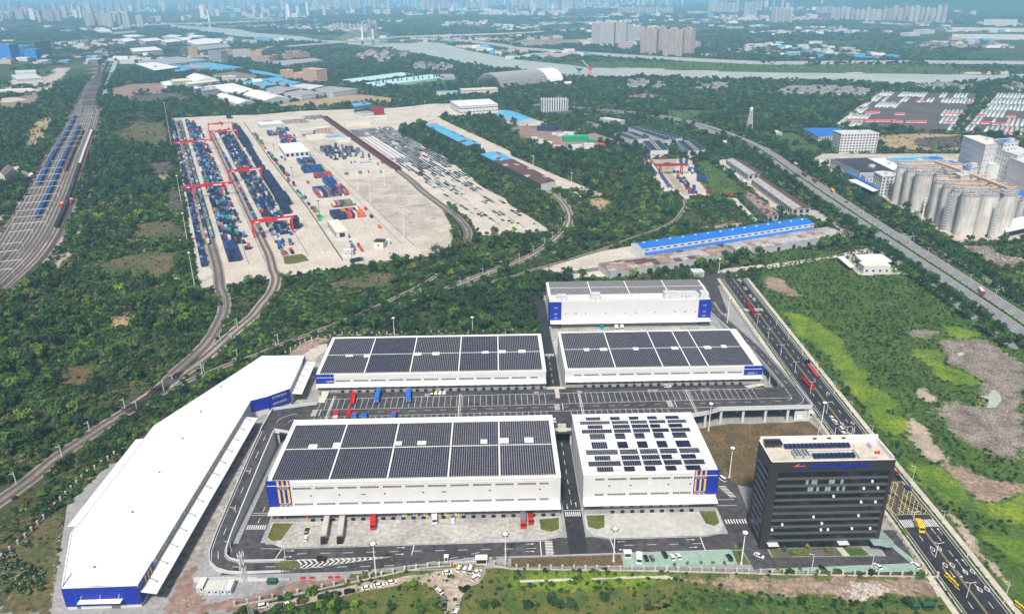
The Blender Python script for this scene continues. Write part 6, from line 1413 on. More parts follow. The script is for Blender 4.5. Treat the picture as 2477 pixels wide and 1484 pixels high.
# gas station
gs = [(303,604),(326,605),(326,587),(318,583),(315,576),(300,577)]; t = thing('petrol_station','white petrol station canopy on the corner of the trunk road','petrol station',(gs[0][0],gs[0][1],0)); o = gs[0]
b = MB(); b.prism([(x - o[0],y - o[1]) for x,y in gs],6,7); b.build('canopy','white_sheet',t)
for x,y in [(304,595),(312,583),(319,585),(316,601),(323,588)]: b = MB(); b.box(-.4,-.4,0,.4,.4,6); b.build('column','red_paint',t,loc=(x - o[0],y - o[1],0))
r,h = front([(296.9,573.9,318.5,573.4,7.6,10)][0]); bldg('station_shop','white two-storey petrol station shop with square windows','building',r,h,'white_wall','cream',(5,3.4,1.8,1.6)); bldg('car_wash','white covered lane beside the petrol station','canopy',[(290,608),(296,609),(294,584),(289,581)],4,'white_wall','white_sheet',base=3.4)
x,y,h = [(351.2,643.2,4.9)][0]; t = thing('price_sign','white petrol sign with a yellow and red shell emblem','sign',(x,y,0)); b = MB(); b.box(-1.6,-.2,0,1.6,.2,h); b.build('board','white_sheet',t)
b = MB(); b.add([(0,-.26,h - 4.2)] + [(1.25*math.cos(a),-.26,h - 3.4 + 1.5*math.sin(a)) for a in np.linspace(-.5,math.pi + .5,11)],[tuple(range(11,-1,-1))]); b.build('emblem_rim','red_paint',t); b = MB(); b.add([(0,-.29,h - 4.0)] + [(1.05*math.cos(a),-.29,h - 3.4 + 1.3*math.sin(a)) for a in np.linspace(-.5,math.pi + .5,11)],[tuple(range(11,-1,-1))]); b.build('emblem','yellow',t)
# ---- grain terminal: silos, conveyors, mill
def silo_mesh(r,h):
    b = MB(); n = 28; z = [0,.15,.98*h,h]; rr = [r,r,r,r*1.02]
    for k in range(3): b.add([(rr[k]*math.cos(2*math.pi*i/n),rr[k]*math.sin(2*math.pi*i/n),z[k]) for i in range(n)] + [(rr[k + 1]*math.cos(2*math.pi*i/n),rr[k + 1]*math.sin(2*math.pi*i/n),z[k + 1]) for i in range(n)],[(i,(i + 1) % n,n + (i + 1) % n,n + i) for i in range(n)])
    b.add([(r*math.cos(2*math.pi*i/n),r*math.sin(2*math.pi*i/n),h) for i in range(n)],[tuple(range(n))]); return b
def silo_material():
    m = MATS['silo']; nt = m.node_tree; N = nt.nodes; L = nt.links; b = N['Principled BSDF']
    src = b.inputs['Base Color'].links[0].from_socket
    g = N.new('ShaderNodeNewGeometry'); mp = N.new('ShaderNodeMapping'); mp.inputs['Scale'].default_value = (.55,.55,.05); nz = N.new('ShaderNodeTexNoise'); nz.inputs['Scale'].default_value = 1.0; nz.inputs['Detail'].default_value = 4
    L.new(g.outputs['Position'],mp.inputs['Vector']); L.new(mp.outputs[0],nz.inputs['Vector'])
    mr = N.new('ShaderNodeMapRange'); mr.inputs['From Min'].default_value = .35; mr.inputs['From Max'].default_value = .7; mr.inputs['To Min'].default_value = 1.08; mr.inputs['To Max'].default_value = .74; L.new(nz.outputs['Fac'],mr.inputs['Value'])
    s = N.new('ShaderNodeVectorMath'); s.operation = 'SCALE'; L.new(src,s.inputs[0]); L.new(mr.outputs['Result'],s.inputs['Scale']); L.new(s.outputs[0],b.inputs['Base Color'])
silo_material()
SILO = silo_mesh(8.3,38).mesh('silo','silo',smooth=False)
def silo_group(nl,nr,fl,nx,ny,lab,bg):
    nl,nr,fl = np.array(nl),np.array(nr),np.array(fl); dx,dy = (nr - nl)/(nx - 1),(fl - nl)/(ny - 1)
    for j in range(ny):
        for i in range(nx):
            p = nl + dx*i + dy*j
            t = put('grain_silo',SILO,None,(p[0],p[1],0),label='tall concrete grain silo %s, %s in %s' % (bg,('first','second','third','fourth')[i] + ' from left',('the front row','the second row','the third row','the rear row')[j]),cat='silo',group='concrete grain silos')
            b = MB(); b.tube((0,0,38),(0,0,38.5),8.3,n=20); b.build('cap','concrete_grey',t)
            b = MB(); b.box(-1.2,-8.9,.2,1.2,-8.4,2.2); b.build('hatch','window_dark',t)
    c = [tuple(nl - dx*.45 - dy*.45),tuple(nr + dx*.45 - dy*.45),tuple(nr + dx*.45 + dy*(ny - .55)),tuple(nl - dx*.45 + dy*(ny - .55))]; paint(c,0,8)
    # steelwork and conveyor pipes on top
    t = thing('conveyor_deck','tangle of steel walkways and tan conveyor tubes on the %s silos' % bg.split()[-1],'conveyor',(nl[0],nl[1],38.5)); ux,uy = dx,dy; lx = np.linalg.norm(dx)*(nx - .2)
    for j in range(ny):
        p = dy*(j + .1) - dx*.45; q = p + dx*(nx - .1); b = MB(); b.tube((*p,5.2),(*q,5.2),.8,n=8); b.build('conveyor_tube','tan_pipe',t)
        b = MB()
        for o in (-3,3):
            oo = dy/np.linalg.norm(dy)*o
            b.beam((*(p + oo),3.2),(*(q + oo),3.2),.3,.3); b.beam((*(p + oo),.8),(*(q + oo),.8),.3,.3)
            n = int(lx/3.5)
            for k in range(n + 1):
                a = p + oo + (q - p)*k/n; b.beam((*a,0),(*a,4.4),.22,.22)
                if k < n: e = p + oo + (q - p)*(k + 1)/n; b.beam((*a,.3 + 2.6*(k % 2)),(*e,2.9 - 2.6*(k % 2)),.2,.2)
        b.build('walkway_truss','galv',t)
    for i in range(nx*3):
        p = dx*(i/3 - .3) - dy*.35; q = p + dy*(ny - .3); b = MB(); b.beam((*p,2.2 + (i % 2)),(*q,2.2 + (i % 2)),.3,.3); b.build('cross_beam','blue_faded' if i % 3 == 0 else 'galv',t)
    return t
silo_group((438,677),(473,678),(439,725),3,4,'','of the front')
silo_group((439,761),(478,762),(438,797),3,3,'','of the rear')
def ladder_tower(p,h,lab):
    t = thing('stair_tower',lab,'stair tower',(p[0],p[1],0))
    b = MB()
    for x in (-1.6,1.6):
        for y in (-1.2,1.2): b.box(x - .12,y - .12,0,x + .12,y + .12,h)
    for k in range(int(h/2.6)): z = 2.6*k; b.box(-1.6,-1.2,z,1.6,1.2,z + .12); b.beam((-1.6,-1.2,z),(1.6,-1.2,z + 2.6),.2,.2)
    b.build('frame','galv',t)
ladder_tower((456,663),38,'open steel stair tower on the front face of the silos'); ladder_tower((428,692),38,'open steel stair tower between the silos on the avenue side')
def tube_bridge(a,za,c,zc,lab):
    t = thing('conveyor_bridge',lab,'conveyor',(a[0],a[1],0)); b = MB(); b.beam((0,0,za),(c[0] - a[0],c[1] - a[1],zc),2.4,2.4); b.build('gallery','tan_pipe',t); b = MB(); b.beam((0,0,za + 1.25),(c[0] - a[0],c[1] - a[1],zc + 1.25),1.6,.1); b.build('gallery_roof','galv',t)
tube_bridge((455,774),48,(464,721),46,'tan conveyor gallery running over the rear silos'); tube_bridge((463,718),46,(464,667),46,'tan conveyor gallery running over the front silos')
bldg('elevator_tower','white elevator tower with blue roof rising between the silo groups','tower',[(462,737),(475,746),(472,728),(460,722)],52,'white_wall','blue_light',(4,40)); bldg('elevator_house','white elevator house left of the elevator tower','building',[(451,729),(462,733),(461,722),(449,716)],46,'white_wall','light_grey')
p = (591,882); t = put('steel_silo',silo_mesh(9,22).mesh('steel_silo','light_grey'),None,(p[0],p[1],0),label='squat white steel silo behind the front silos',cat='silo')
bldg('mill','tall windowed white flour mill, left block','mill',[(580,938),(602,939),(604,894),(572,878)],44,'white_wall','cream',(6,6.5,1.4,1.4)); bldg('mill','white flour mill annex with blue roof','mill',[(593,897),(618,900),(614,884),(591,875)],47,'white_wall','blue_light',(5,5,3,1.2)); bldg('mill','wide windowed flour mill block behind the silos','mill',[(591,902),(625,917),(622,869),(591,847)],38,'white_wall','light_grey',(5,5.5,1.5,1.5)); bldg('mill','plain white mill silo block at the picture\'s right edge','mill',[(588,855),(624,870),(617,825),(581,805)],34,'white_wall','light_grey',(6,30,1.4,1.4))
for i,(x,y) in enumerate([(514,722),(517,716),(520,710),(525,736),(528,730)]): put('steel_silo',silo_mesh(5,20).mesh('steel_silo','grey_wall'),None,(x,y,0),label='small grey steel silo right of the concrete silos',cat='silo',group='small grey steel silos')
bldg('open_shed','white-roofed open shed below the small grey silos','shed',[(486,695),(518,712),(509,680),(468,661)],7,'shadow_grey','white_sheet',base=6); bldg('hall','blue-roofed hall at the right edge behind the silos','hall',[(554,791),(578,801),(560,758),(539,759)],10,'light_grey','blue_light')
fr = [(429,960),(477,965),(474,878),(430,878)]; t = bldg('factory','white factory with black ribbed solar roof along the avenue','factory',fr,13,'white_wall','grey_roof',(6,5,2.4,1.6)); A,B_,C_,D_ = [np.array(p) for p in fr]; o = np.array([t.location.x,t.location.y])
for k in range(11):
    f0,f1 = (k + .1)/11,(k + .75)/11; q = [A + (B_ - A)*f0 - o,A + (B_ - A)*f1 - o,D_ + (C_ - D_)*f1 - o,D_ + (C_ - D_)*f0 - o]; b = MB(); b.prism([tuple(v) for v in q],13.02,13.5); b.build('solar_row','solar',t)
bldg('factory_office','white six-storey factory office with banners near the rear silos','office building',[(429,844),(442,847),(446,824),(427,820)],22,'white_wall','light_grey',(4,3.5,2,1.8)); bldg('factory','white flat annex between factory and office','factory',[(431,879),(446,886),(445,868),(429,861)],12,'white_wall','grey_roof',(5,4,2,1.6)); bldg('factory','white vaulted roof hall behind the black solar roof','factory',[(474,952),(498,955),(491,903),(472,887)],14,'white_wall','white_sheet')
bldg('factory','grey-blue roofed hall behind the rear silos, left','factory',[(494,948),(543,954),(540,912),(496,910)],16,'light_grey','blue_faded'); bldg('factory','blue-roofed hall behind the rear silos, right','factory',[(548,957),(564,961),(569,909),(539,907)],15,'light_grey','blue_light')
bldg('awning','white loading awning below the factory office','canopy',[(416,876),(427,880),(432,828),(419,820)],6,'white_wall','white_sheet',base=5.4); bldg('awning','long blue loading canopy along the factory wall','canopy',[(426,910),(431,914),(432,829),(427,823)],8,'blue_light','blue_light',base=7.5)
bldg('gatehouse','low white gatehouse beside the trunk road','building',[(421,993),(437,994),(436,980),(418,976)],5,'light_grey','light_grey',(4,3.4)); bldg('gatehouse','small white kiosk at the avenue turn','building',[(343,1143),(352,1147),(350,1130),(340,1126)],5,'white_wall','light_grey',(4,3.4))
# ---- chimney-like radio mast, radar tower
for x,y,h in [(425.3,726.2,23.2)]:
    t = thing('radio_mast','slim white tubular radio mast in front of the rear silos','mast',(x,y,0)); b = MB(); b.tube((0,0,0),(0,0,h),.9,.4,n=8); b.build('pole','white_sheet',t)
    for k in range(3): b = MB(); b.tube((0,0,h - 2 - 3*k),(0,0,h - .6 - 3*k),1.1,n=8); b.build('antenna_ring','white_sheet',t)
for x,y,h in [(417.4,1251.6,36.9)]:
    t = thing('radar_tower','lattice tower crowned by a white radar dome','tower',(x,y,0)); hh = h - 6; b = MB()
    for sx in (-1,1):
        for sy in (-1,1): b.beam((4.2*sx,4.2*sy,0),(1.8*sx,1.8*sy,hh),.4,.4)
    n = 14
    for k in range(n):
        r0,r1 = 4.2 - 2.4*k/n,4.2 - 2.4*(k + 1)/n; z0,z1 = hh*k/n,hh*(k + 1)/n
        for (ax,ay),(cx,cy) in (((-1,-1),(1,-1)),((1,-1),(1,1)),((1,1),(-1,1)),((-1,1),(-1,-1))): b.beam((ax*r0,ay*r0,z0),(cx*r1,cy*r1,z1),.28,.28); b.beam((ax*r1,ay*r1,z1),(cx*r1,cy*r1,z1),.25,.25)
    b.build('lattice','white_sheet',t); b = MB(); b.tube((0,0,hh),(0,0,hh + 1),3,n=12); b.build('platform','white_sheet',t)
    b = MB(); nlat,nlon = 6,12; vs = []
    for i in range(nlat + 1):
        th = math.pi*i/nlat
        for j in range(nlon): vs.append((2.9*math.sin(th)*math.cos(2*math.pi*j/nlon),2.9*math.sin(th)*math.sin(2*math.pi*j/nlon),hh + 3.6 + 2.9*math.cos(th)))
    b.add(vs,[(i*nlon + j,(i + 1)*nlon + j,(i + 1)*nlon + (j + 1) % nlon,i*nlon + (j + 1) % nlon) for i in range(nlat) for j in range(nlon)]); b.build('dome','white_sheet',t,smooth=True)
# ---- vaulted hall under construction
v0,v1 = np.array((20,1843)),np.array((178,1969)); u = (v1 - v0)/np.linalg.norm(v1 - v0); L = np.linalg.norm(v1 - v0); ang = math.atan2(u[1],u[0]); SP,VH = 90.0,33.0
t = thing('vaulted_hall','huge vaulted storage hall, half clad in white, half bare lattice','hall',(v0[0],v0[1],0),ang)
def vault(b,x0,x1,n=16):
    vs = []
    for x in (x0,x1):
        for k in range(n + 1): a = math.pi*k/n; vs.append((x,SP/2 - SP/2*math.cos(a),VH*math.sin(a)))
    b.add(vs,[(k,n + 1 + k,n + 2 + k,k + 1) for k in range(n)])
b = MB(); vault(b,L*.74,L); b.build('cladding','white_sheet',t)
for i in range(22):
    x = L*.74*i/22; b = MB()
    for k in range(16):
        a0,a1 = math.pi*k/16,math.pi*(k + 1)/16; f = lambda a: (SP/2 - SP/2*math.cos(a),VH*math.sin(a))
        b.beam((x,*f(a0)),(x,*f(a1)),1.1,1.1); x2 = L*.74*(i + 1)/22
        b.beam((x,*f(a0)),(x2,*f(a1)),.8,.8); b.beam((x2,*f(a0)),(x,*f(a1)),.8,.8)
    b.build('lattice_bay','grey_wall',t)
paint([tuple(v0),tuple(v1),tuple(v1 + np.array([-u[1],u[0]])*SP),tuple(v0 + np.array([-u[1],u[0]])*SP)],0)
bldg('hall','small white hall at the end of the vaulted hall','hall',[(173,1913),(191,1916),(189,1878),(173,1869)],9,'white_wall','white_sheet')
for x,y,h,dx,m,lab in [(*[(267.1,2168.3,19.0)][0],-22,'red_paint','red harbour crane with raised white jib on the river bank'),(*[(239.3,2179.5,14.2)][0],-26,'dark_steel','thin dark crawler crane beside the red harbour crane')]:
    t = thing('harbour_crane',lab,'crane',(x,y,0)); b = MB()
    for sx in (-4,4):
        for sy in (-4,4): b.beam((sx,sy,0),(sx*.4,sy*.4,h*.6),1,1)
    b.build('portal',m,t); b = MB(); b.box(-4,-3,h*.6,5,3,h*.6 + 6); b.box(-9,-1,h*.8,9,1,h*.8 + 3); b.build('machine_house',m,t); b = MB(); b.beam((0,0,h*.75),(dx,0,h*1.9),1.3,1.3); b.build('jib','white_sheet' if m == 'red_paint' else m,t)
bldg('quay','low quay building at the foot of the red harbour crane','building',[(174,2137),(234,2173),(253,2089),(202,2073)],4,'grey_wall','grey_roof')

# ---- village houses
def house_proto(w,d,h,wall,roof):
    t = put('village_house',None); b = MB(); b.box(-w/2,-d/2,0,w/2,d/2,h); b.add([(-w/2,-d/2,h),(-w/2,d/2,h),(-w/2,0,h + d*.3),(w/2,-d/2,h),(w/2,d/2,h),(w/2,0,h + d*.3)],[(1,0,2),(3,4,5)]); b.build('wall',wall,t)
    b = MB(); e = .6; b.add([(-w/2 - e,-d/2 - e,h - .2),(w/2 + e,-d/2 - e,h - .2),(w/2 + e,0,h + d*.3 + .1),(-w/2 - e,0,h + d*.3 + .1),(w/2 + e,d/2 + e,h - .2),(-w/2 - e,d/2 + e,h - .2)],[(0,1,2,3),(3,2,4,5)]); b.build('roof',roof,t)
    b = MB()
    for k in range(3):
        for z in (1,4): b.box(-w/2 + (k + .5)*w/3 - .7,-d/2 - .06,z,-w/2 + (k + .5)*w/3 + .7,-d/2 - .005,z + 1.5)
    b.build('windows','window_dark',t,kind='stuff'); return t
HP = [house_proto(16,11,7,'far_wall','tile_roof'),house_proto(24,10,8,'white_wall','tile_roof'),house_proto(14,12,9,'far_wall','brown_roof'),house_proto(12,10,6,'far_warm','rust_pale')]; used = [False]*4
def house(x,y,k,a,label,group):
    o = HP[k] if not used[k] else copy_tree(HP[k]); used[k] = True; o.location = (x,y,0); o.rotation_euler = (0,0,a); tag(o,label,'house',group); paint([(x - 9,y - 8),(x + 9,y - 8),(x + 9,y + 8),(x - 9,y + 8)],0)
def village(poly,n,ks,label,group,mind=16,a0=None):
    p = np.array(poly); lo,hi = p.min(0),p.max(0); got = []; tries = 0
    while len(got) < n and tries < 4000:
        tries += 1; q = lo + (hi - lo)*RNG.random(2)
        if not inside(poly,np.array([q[0]]),np.array([q[1]]))[0] or any(math.dist(q,g) < mind for g in got): continue
        got.append(tuple(q))
    for i,q in enumerate(sorted(got,key=lambda g: g[0]/g[1])): house(q[0],q[1],RCH(ks),(RCH((0,.2,1.6,-.1)) if a0 is None else a0) + RU(-.1,.1),'%s, %s from the left' % (label,nth(i)),group)
village([(-248,2371),(-219,2503),(-174,2553),(-106,2356),(-111,2249),(-172,2285),(-217,2290)],26,(0,1,0),'white-walled village house with dark tiled roof by the river bend','houses of the riverside village')
village([(-469,2810),(-484,3078),(-396,3093),(-291,2834),(-286,2683),(-363,2612),(-424,2658)],34,(0,2,0,3),'small tiled house of the hamlet below the bridge','hamlet houses below the bridge')
village([(319,1831),(350,1981),(367,1945),(374,1900),(358,1828),(330,1810)],9,(0,1),'white farmhouse in the dark riverside wood','farmhouses in the riverside wood'); village([(365,1778),(391,1909),(408,1908),(385,1796)],3,(0,1),'white farmhouse half hidden by the wood','farmhouses half hidden by the wood')
village([(480,1758),(511,1866),(546,1852),(519,1755)],7,(1,1,0),'white row house beside the playing field','row houses beside the playing field',18,0.0); village([(457,1751),(494,1889),(499,1878),(469,1759)],2,(0,),'white house behind the tall dark trees','houses behind the tall dark trees')
village([(624,1691),(671,1771),(752,1773),(827,1738),(769,1619),(745,1630),(695,1659),(630,1665)],36,(1,1,0),'white terrace house with grey tiled roof in the estate','terrace houses of the estate',20,0.0)
village([(947,1776),(987,1812),(1059,1806),(1087,1754),(1065,1717),(954,1727)],12,(0,1),'white house among the trees above the greenhouses','houses above the greenhouses'); village([(1118,1713),(1190,1805),(1217,1782),(1163,1699)],6,(0,1),'white house at the right behind the greenhouses','houses right of the greenhouses')

# ---- greenhouse tunnels
gb_ = MB(); gb_.arch(-3.6,3.6,-24,24,0,3.4,8); GREEN = gb_.mesh('greenhouse_tunnel','plastic_film',smooth=True)
for i in range(1): pass
def gh_field(corners,rows,label,group,ncol,dens):
    A, B_, C_, D_ = [np.array(p) for p in corners]       # far-left, far-right, near-right, near-left
    sheet('greenhouse_plot',[tuple(A),tuple(B_),tuple(C_),tuple(D_)],.07,'soil_dark',rough=2,step=30)
    for r in range(rows):
        f = (r + .5)/rows; l,rr = A + (D_ - A)*f,B_ + (C_ - B_)*f; W_ = np.linalg.norm(rr - l); n = int(W_/6.6); dv = (D_ - A + C_ - B_)/2; ang = math.atan2(dv[1],dv[0]) - R(90); Lr = np.linalg.norm(dv)/rows
        on = True; c = 0
        for k in range(n):
            if RR() < .28: on = RR() < dens
            if not on: continue
            p = l + (rr - l)*(k + .5)/n
            s = RCH((1,1,.7,.85))*Lr*.84/48
            put('greenhouse_tunnel',GREEN,None,(p[0],p[1],.05),ang,(.72,s,.8),'%s, %s from left in the %s row' % (label,nth(c),nth(rows - 1 - r)),'greenhouse',group); c += 1
            if RR() < .05: pass
gh_field([(864,1725),(1050,1673),(728,1204),(563,1265)],6,'plastic greenhouse tunnel of the left plot','greenhouse tunnels of the left plot',0,.56)
gh_field([(1093,1678),(1173,1662),(823,1156),(742,1208)],6,'plastic greenhouse tunnel of the right plot','greenhouse tunnels of the right plot',0,.58)
for i,q in enumerate([(861,1561),(948,1533),(691,1415),(703,1421),(737,1398),(822,1387),(842,1385),(624,1336),(642,1335),(650,1326),(666,1325),(684,1324),(692,1314),(713,1311),(730,1309),(774,1300),(868,1369),(915,1356),(808,1295),(831,1291),(843,1280),(855,1276),(766,1208),(791,1200),(803,1192),(813,1189),(826,1188),(660,1418)]):
    bx = MB(); bx.box(-9,-3.5,0,9,3.5,2.6);
    t = bx.build('field_shed','white_wall',None,loc=(q[0],q[1],0),label='long field shed with bright red roof among the greenhouses',cat='shed',group='red-roofed sheds among the greenhouses')
    r_ = MB(); r_.add([(-9.5,-4.2,2.5),(9.5,-4.2,2.5),(9.5,0,4),(-9.5,0,4),(9.5,4.2,2.5),(-9.5,4.2,2.5)],[(0,1,2,3),(3,2,4,5)]); r_.build('roof','red_roof',t)
ribbon('field_road',[(878,1752),(713,1501),(570,1280)],6,.1,'concrete_pale'); ribbon('field_road',[(1075,1680),(889,1420),(733,1204)],6,.1,'concrete_pale')

# ------------------------------------------------------------------ far towers, bridges, hills
def tower(x,y,w,d,h,a,wall,label,group,strips=5,dark='far_dark'):
    t = thing('residential_tower',label,'tower',(x,y,0),a,group)
    b = MB(); n = max(2,int(w/9))
    for i in range(n): o = -1.5 if i % 2 else 0; b.box(-w/2 + i*w/n,-d/2 + o,0,-w/2 + (i + 1)*w/n - (.0 if i == n - 1 else .4),d/2,h - (3 if i % 2 else 0))
    b.build('body',wall,t)
    b = MB()
    for i in range(n):
        o = -1.5 if i % 2 else 0; x0 = -w/2 + (i + .5)*w/n
        for q in (-.24,.24): b.box(x0 + q*w/n - .9,-d/2 + o - .3,3,x0 + q*w/n + .9,-d/2 + o - .02,h - 4)
    b.build('window_strips',dark,t)
    b = MB(); b.box(-w/6,-d/4,h,w/6,d/4,h + 4); b.build('roof_house',wall,t)
for i,(bx,m) in enumerate(zip([(417.6,3368.6,447.6,3338.4,88.0,26),(445.2,3313.1,499.2,3292.8,91.4,26),(513.4,3388.1,559.5,3361.7,90.2,26),(577.7,3467.7,592.1,3451.7,69.8,24),(615.9,3533.4,646.8,3507.2,65.1,26),(526.3,2840.8,577.5,2815.6,86.7,28),(603.4,2939.1,629.3,2925.7,86.7,28),(588.9,2759.2,649.7,2733.9,87.1,30),(670.3,2822.9,697.4,2800.8,86.9,28)],('far_wall','far_wall','far_wall','far_wall','far_wall','far_warm','far_warm','far_warm','far_warm'))):
    r,h = front(bx); c = np.mean(r,0); tower(c[0],c[1],math.dist(r[0],r[1]),28,h,math.atan2(r[1][1] - r[0][1],r[1][0] - r[0][0]),m,('pale grey' if m == 'far_wall' else 'reddish') + ' slab of the tall tower cluster across the river, %s from the left' % nth(i),'slab towers across the river')
for e,f,n,lab in (([(-2871.7,5862.6,89.5)][0],(-2490,5559),8,'pale tower in the group above the rail curve'),([(-2441.4,5487.7,95.6)][0],(-2379,5445),2,'tower of the pair right of the pale tower group'),([(-2351.3,5485.3,79.5)][0],(-2307,5462),1,'lone pale tower standing apart above the rail curve'),([(-3778.5,7021.8,94.4)][0],(-3550,6831),4,'hazy tower left of the pale tower group'),([(-4357.6,7616.1,97.7)][0],(-4073,7388),5,'faint tower at upper left'),([(-4333.2,7348.0,61.8)][0],(-4239,7325),3,'faint tower at the upper left corner'),([(-5442.3,10599.5,104.6)][0],(-4482,10288),9,'ghostly tower in the haze above the rail curve'),([(-4135.8,10966.4,105.9)][0],(-2837,10515),9,'ghostly tower in the haze beyond the far bridge'),
        ([(-949.4,4896.9,36.8)][0],(-730,4856),9,'mid-rise block in the row behind the cable-stayed bridge'),([(-748.5,4964.1,54.4)][0],(-691,4927),3,'tall tower at the end of the row behind the bridge'),([(-2258.2,10703.6,95.0)][0],(-1675,10494),12,'ghostly tower in the haze far beyond the bridge'),([(-889.2,10553.8,86.5)][0],(-24,10233),14,'ghostly tower in the distant centre haze'),([(322.6,9992.4,89.2)][0],(1125,9698),12,'ghostly tower in the haze above the dark fields'),([(1235.5,7969.6,56.6)][0],(1702,7615),16,'small pale tower in the long far row'),([(2086.5,7853.1,96.7)][0],(2323,7635),8,'far grey tower right of the long row'),([(2131.4,6866.6,104.4)][0],(2237,6837),4,'pale far tower with white base'),
        ([(1910.4,5543.8,91.4)][0],(2037,5478),6,'thin far tower left of the hillside estate'),([(2857.8,7139.3,61.3)][0],(2958,7047),4,'faint white tower behind the hillside estate'),([(2434.8,5813.9,87.6)][0],(2629,5453),10,'left tower of the hillside estate'),([(2616.8,5419.5,100.0)][0],(2922,5174),12,'right tower of the hillside estate')):
    for i in range(n):
        f_ = (i + .5)/n; x,y = e[0] + (f[0] - e[0])*f_,e[1] + (f[1] - e[1])*f_; far = math.hypot(x,y); j = RNG.normal(0,.012,2)
        w = math.dist(e[:2],f)/n*RU(.55,.85)
        tower(x*(1 + j[0]),y*(1 + j[0]),max(18,min(w,60)),RU(16,24),e[2]*RU(.78,1.04),RU(-.25,.25),RCH(('far_wall','far_wall','far_warm')),lab if n == 1 else '%s, %s from the left' % (lab,nth(i)),lab)
for i,bx in enumerate([(490.9,3114.7,548.1,3118.5,22.9,25),(779.7,3145.0,803.0,3118.7,22.4,20),(134.9,3280.9,222.9,3331.3,22.0,30),(224.6,3356.7,303.6,3418.0,19.6,30),(303.6,3418.0,424.5,3469.0,13.7,30)]):
    r,h = front(bx); bldg('low_housing','row of low warm-toned housing by the river towers, %s from the left' % nth((3,4,0,1,2)[i]),'building',r,h,'far_warm','rust_pale',(8,6,3,2),group='low housing by the river towers')
for i,bx in enumerate([(-2203.9,10570.0,-2045.6,10402.6,34.7,60),(1209.7,6785.7,1230.4,6780.2,25.9,30),(1799.3,7451.7,2001.6,7458.0,14.2,60),(2102.7,3893.6,2175.5,3928.8,18.1,60),(1951.8,3738.2,2020.4,3770.7,13.7,50),(1827.8,4192.6,1877.6,4237.9,11.7,40),(2388.4,4145.9,2662.8,3992.4,16.2,30),(2859.8,4666.4,2994.6,4571.1,34.0,60),(2011.1,3486.1,2280.7,3407.6,19.3,40),(2369.4,5145.7,2397.6,5091.0,10.6,40),(2427.4,5021.2,2451.4,4969.6,10.3,40)]):
    r,h = front(bx); bldg('distant_hall','pale flat building alone in the haze, %s of its kind from the left' % nth((0,2,3,7,6,4,9,10,8,5,6)[i]),'building',r,h,'far_wall','far_wall',group='flat buildings in the haze')
def far_houses(poly,n,lab):
    p = np.array(poly); lo,hi = p.min(0),p.max(0); k = 0
    while k < n:
        q = lo + (hi - lo)*RNG.random(2)
        if inside(poly,np.array([q[0]]),np.array([q[1]]))[0]: house(q[0],q[1],RCH((3,3,0)),RU(-.5,.5),lab,lab); k += 1
far_houses([(-287,4056),(-199,4183),(-37,3971),(98,3740),(91,3483),(-58,3648),(-261,3902)],40,'pinkish-roofed house of the town along the levee'); far_houses([(-1437,5351),(-1367,5775),(-1092,5632),(-960,4938),(-1215,5121),(-1327,5006)],36,'small house of the settlement left of the bridge'); far_houses([(1647,3133),(1794,3238),(2065,3333),(2071,3135),(1934,2923),(1690,2902),(1590,2969)],36,'small pinkish house in the plain beyond the levee'); far_houses([(89,3664),(152,3693),(140,3408),(83,3416)],8,'small house near the yellow riverside terraces')
def bridge(deckpts,z,pyl,label,w,span,nc):
    dl = smooth_line(deckpts,60); o = dl[0]; t = thing('cable_stayed_bridge',label,'bridge',(o[0],o[1],0)); L = dl - o
    b = MB(); l,r = offset_line(L,w/2),offset_line(L,-w/2)
    for i in range(len(L) - 1): b.add([(*r[i],z),(*r[i + 1],z),(*l[i + 1],z),(*l[i],z),(*r[i],z - 4),(*r[i + 1],z - 4),(*l[i + 1],z - 4),(*l[i],z - 4)],[(0,1,2,3),(7,6,5,4),(0,4,5,1),(2,6,7,3)])
    b.build('deck','light_grey',t)
    for i in range(1,len(L) - 1):
        if min(math.dist(L[i] + o,p[:2]) for p in pyl) < span: continue
        b = MB(); b.box(-2,-2,0,2,2,z - 4); b.build('pier','light_grey',t,loc=(L[i][0],L[i][1],0))
    s = np.concatenate([[0],np.cumsum(np.linalg.norm(np.diff(L,axis=0),axis=1))])
    for px,py,h in pyl:
        q = np.array([px,py]) - o; k = np.argmin(np.linalg.norm(L - q,axis=1)); q = L[k]
        b = MB(); b.prism([(-5,-9),(5,-9),(5,9),(-5,9)],0,z); b.add([(-4,-4,z),(4,-4,z),(4,4,z),(-4,4,z),(-2.5,-2.5,h),(2.5,-2.5,h),(2.5,2.5,h),(-2.5,2.5,h)],[(0,1,5,4),(1,2,6,5),(2,3,7,6),(3,0,4,7),(4,5,6,7)]); b.build('pylon','white_sheet',t,loc=(q[0],q[1],0))
        for sg in (-1,1):
            for c in range(1,nc + 1):
                d = s[k] + sg*span*c/nc; e = (np.interp(d,s,L[:,0]),np.interp(d,s,L[:,1])); b = MB(); b.beam((*q,z + (h - z)*(.45 + .53*c/nc)),(*e,z),.7,.7); b.build('cable','white_sheet',t)
bridge([(-778,3084),(-721,3147),(-636,3268),(-539,3397),(-437,3608),(-341,3700),(-179,3760),(101,3868),(253,4020)],24,[(-556.2,3492.8,64.8),(-400.5,3304.8,79.7)],'cable-stayed bridge with two white pylons over the river',22,190,10)
bridge([(-2223,5068),(-2047,5200),(-1802,5447),(-1583,5559),(-1447,5818)],30,[(-2346.5,5963.5,109.3),(-1996.9,6035.6,119.1)],'hazy far cable-stayed bridge at upper left',26,420,8)
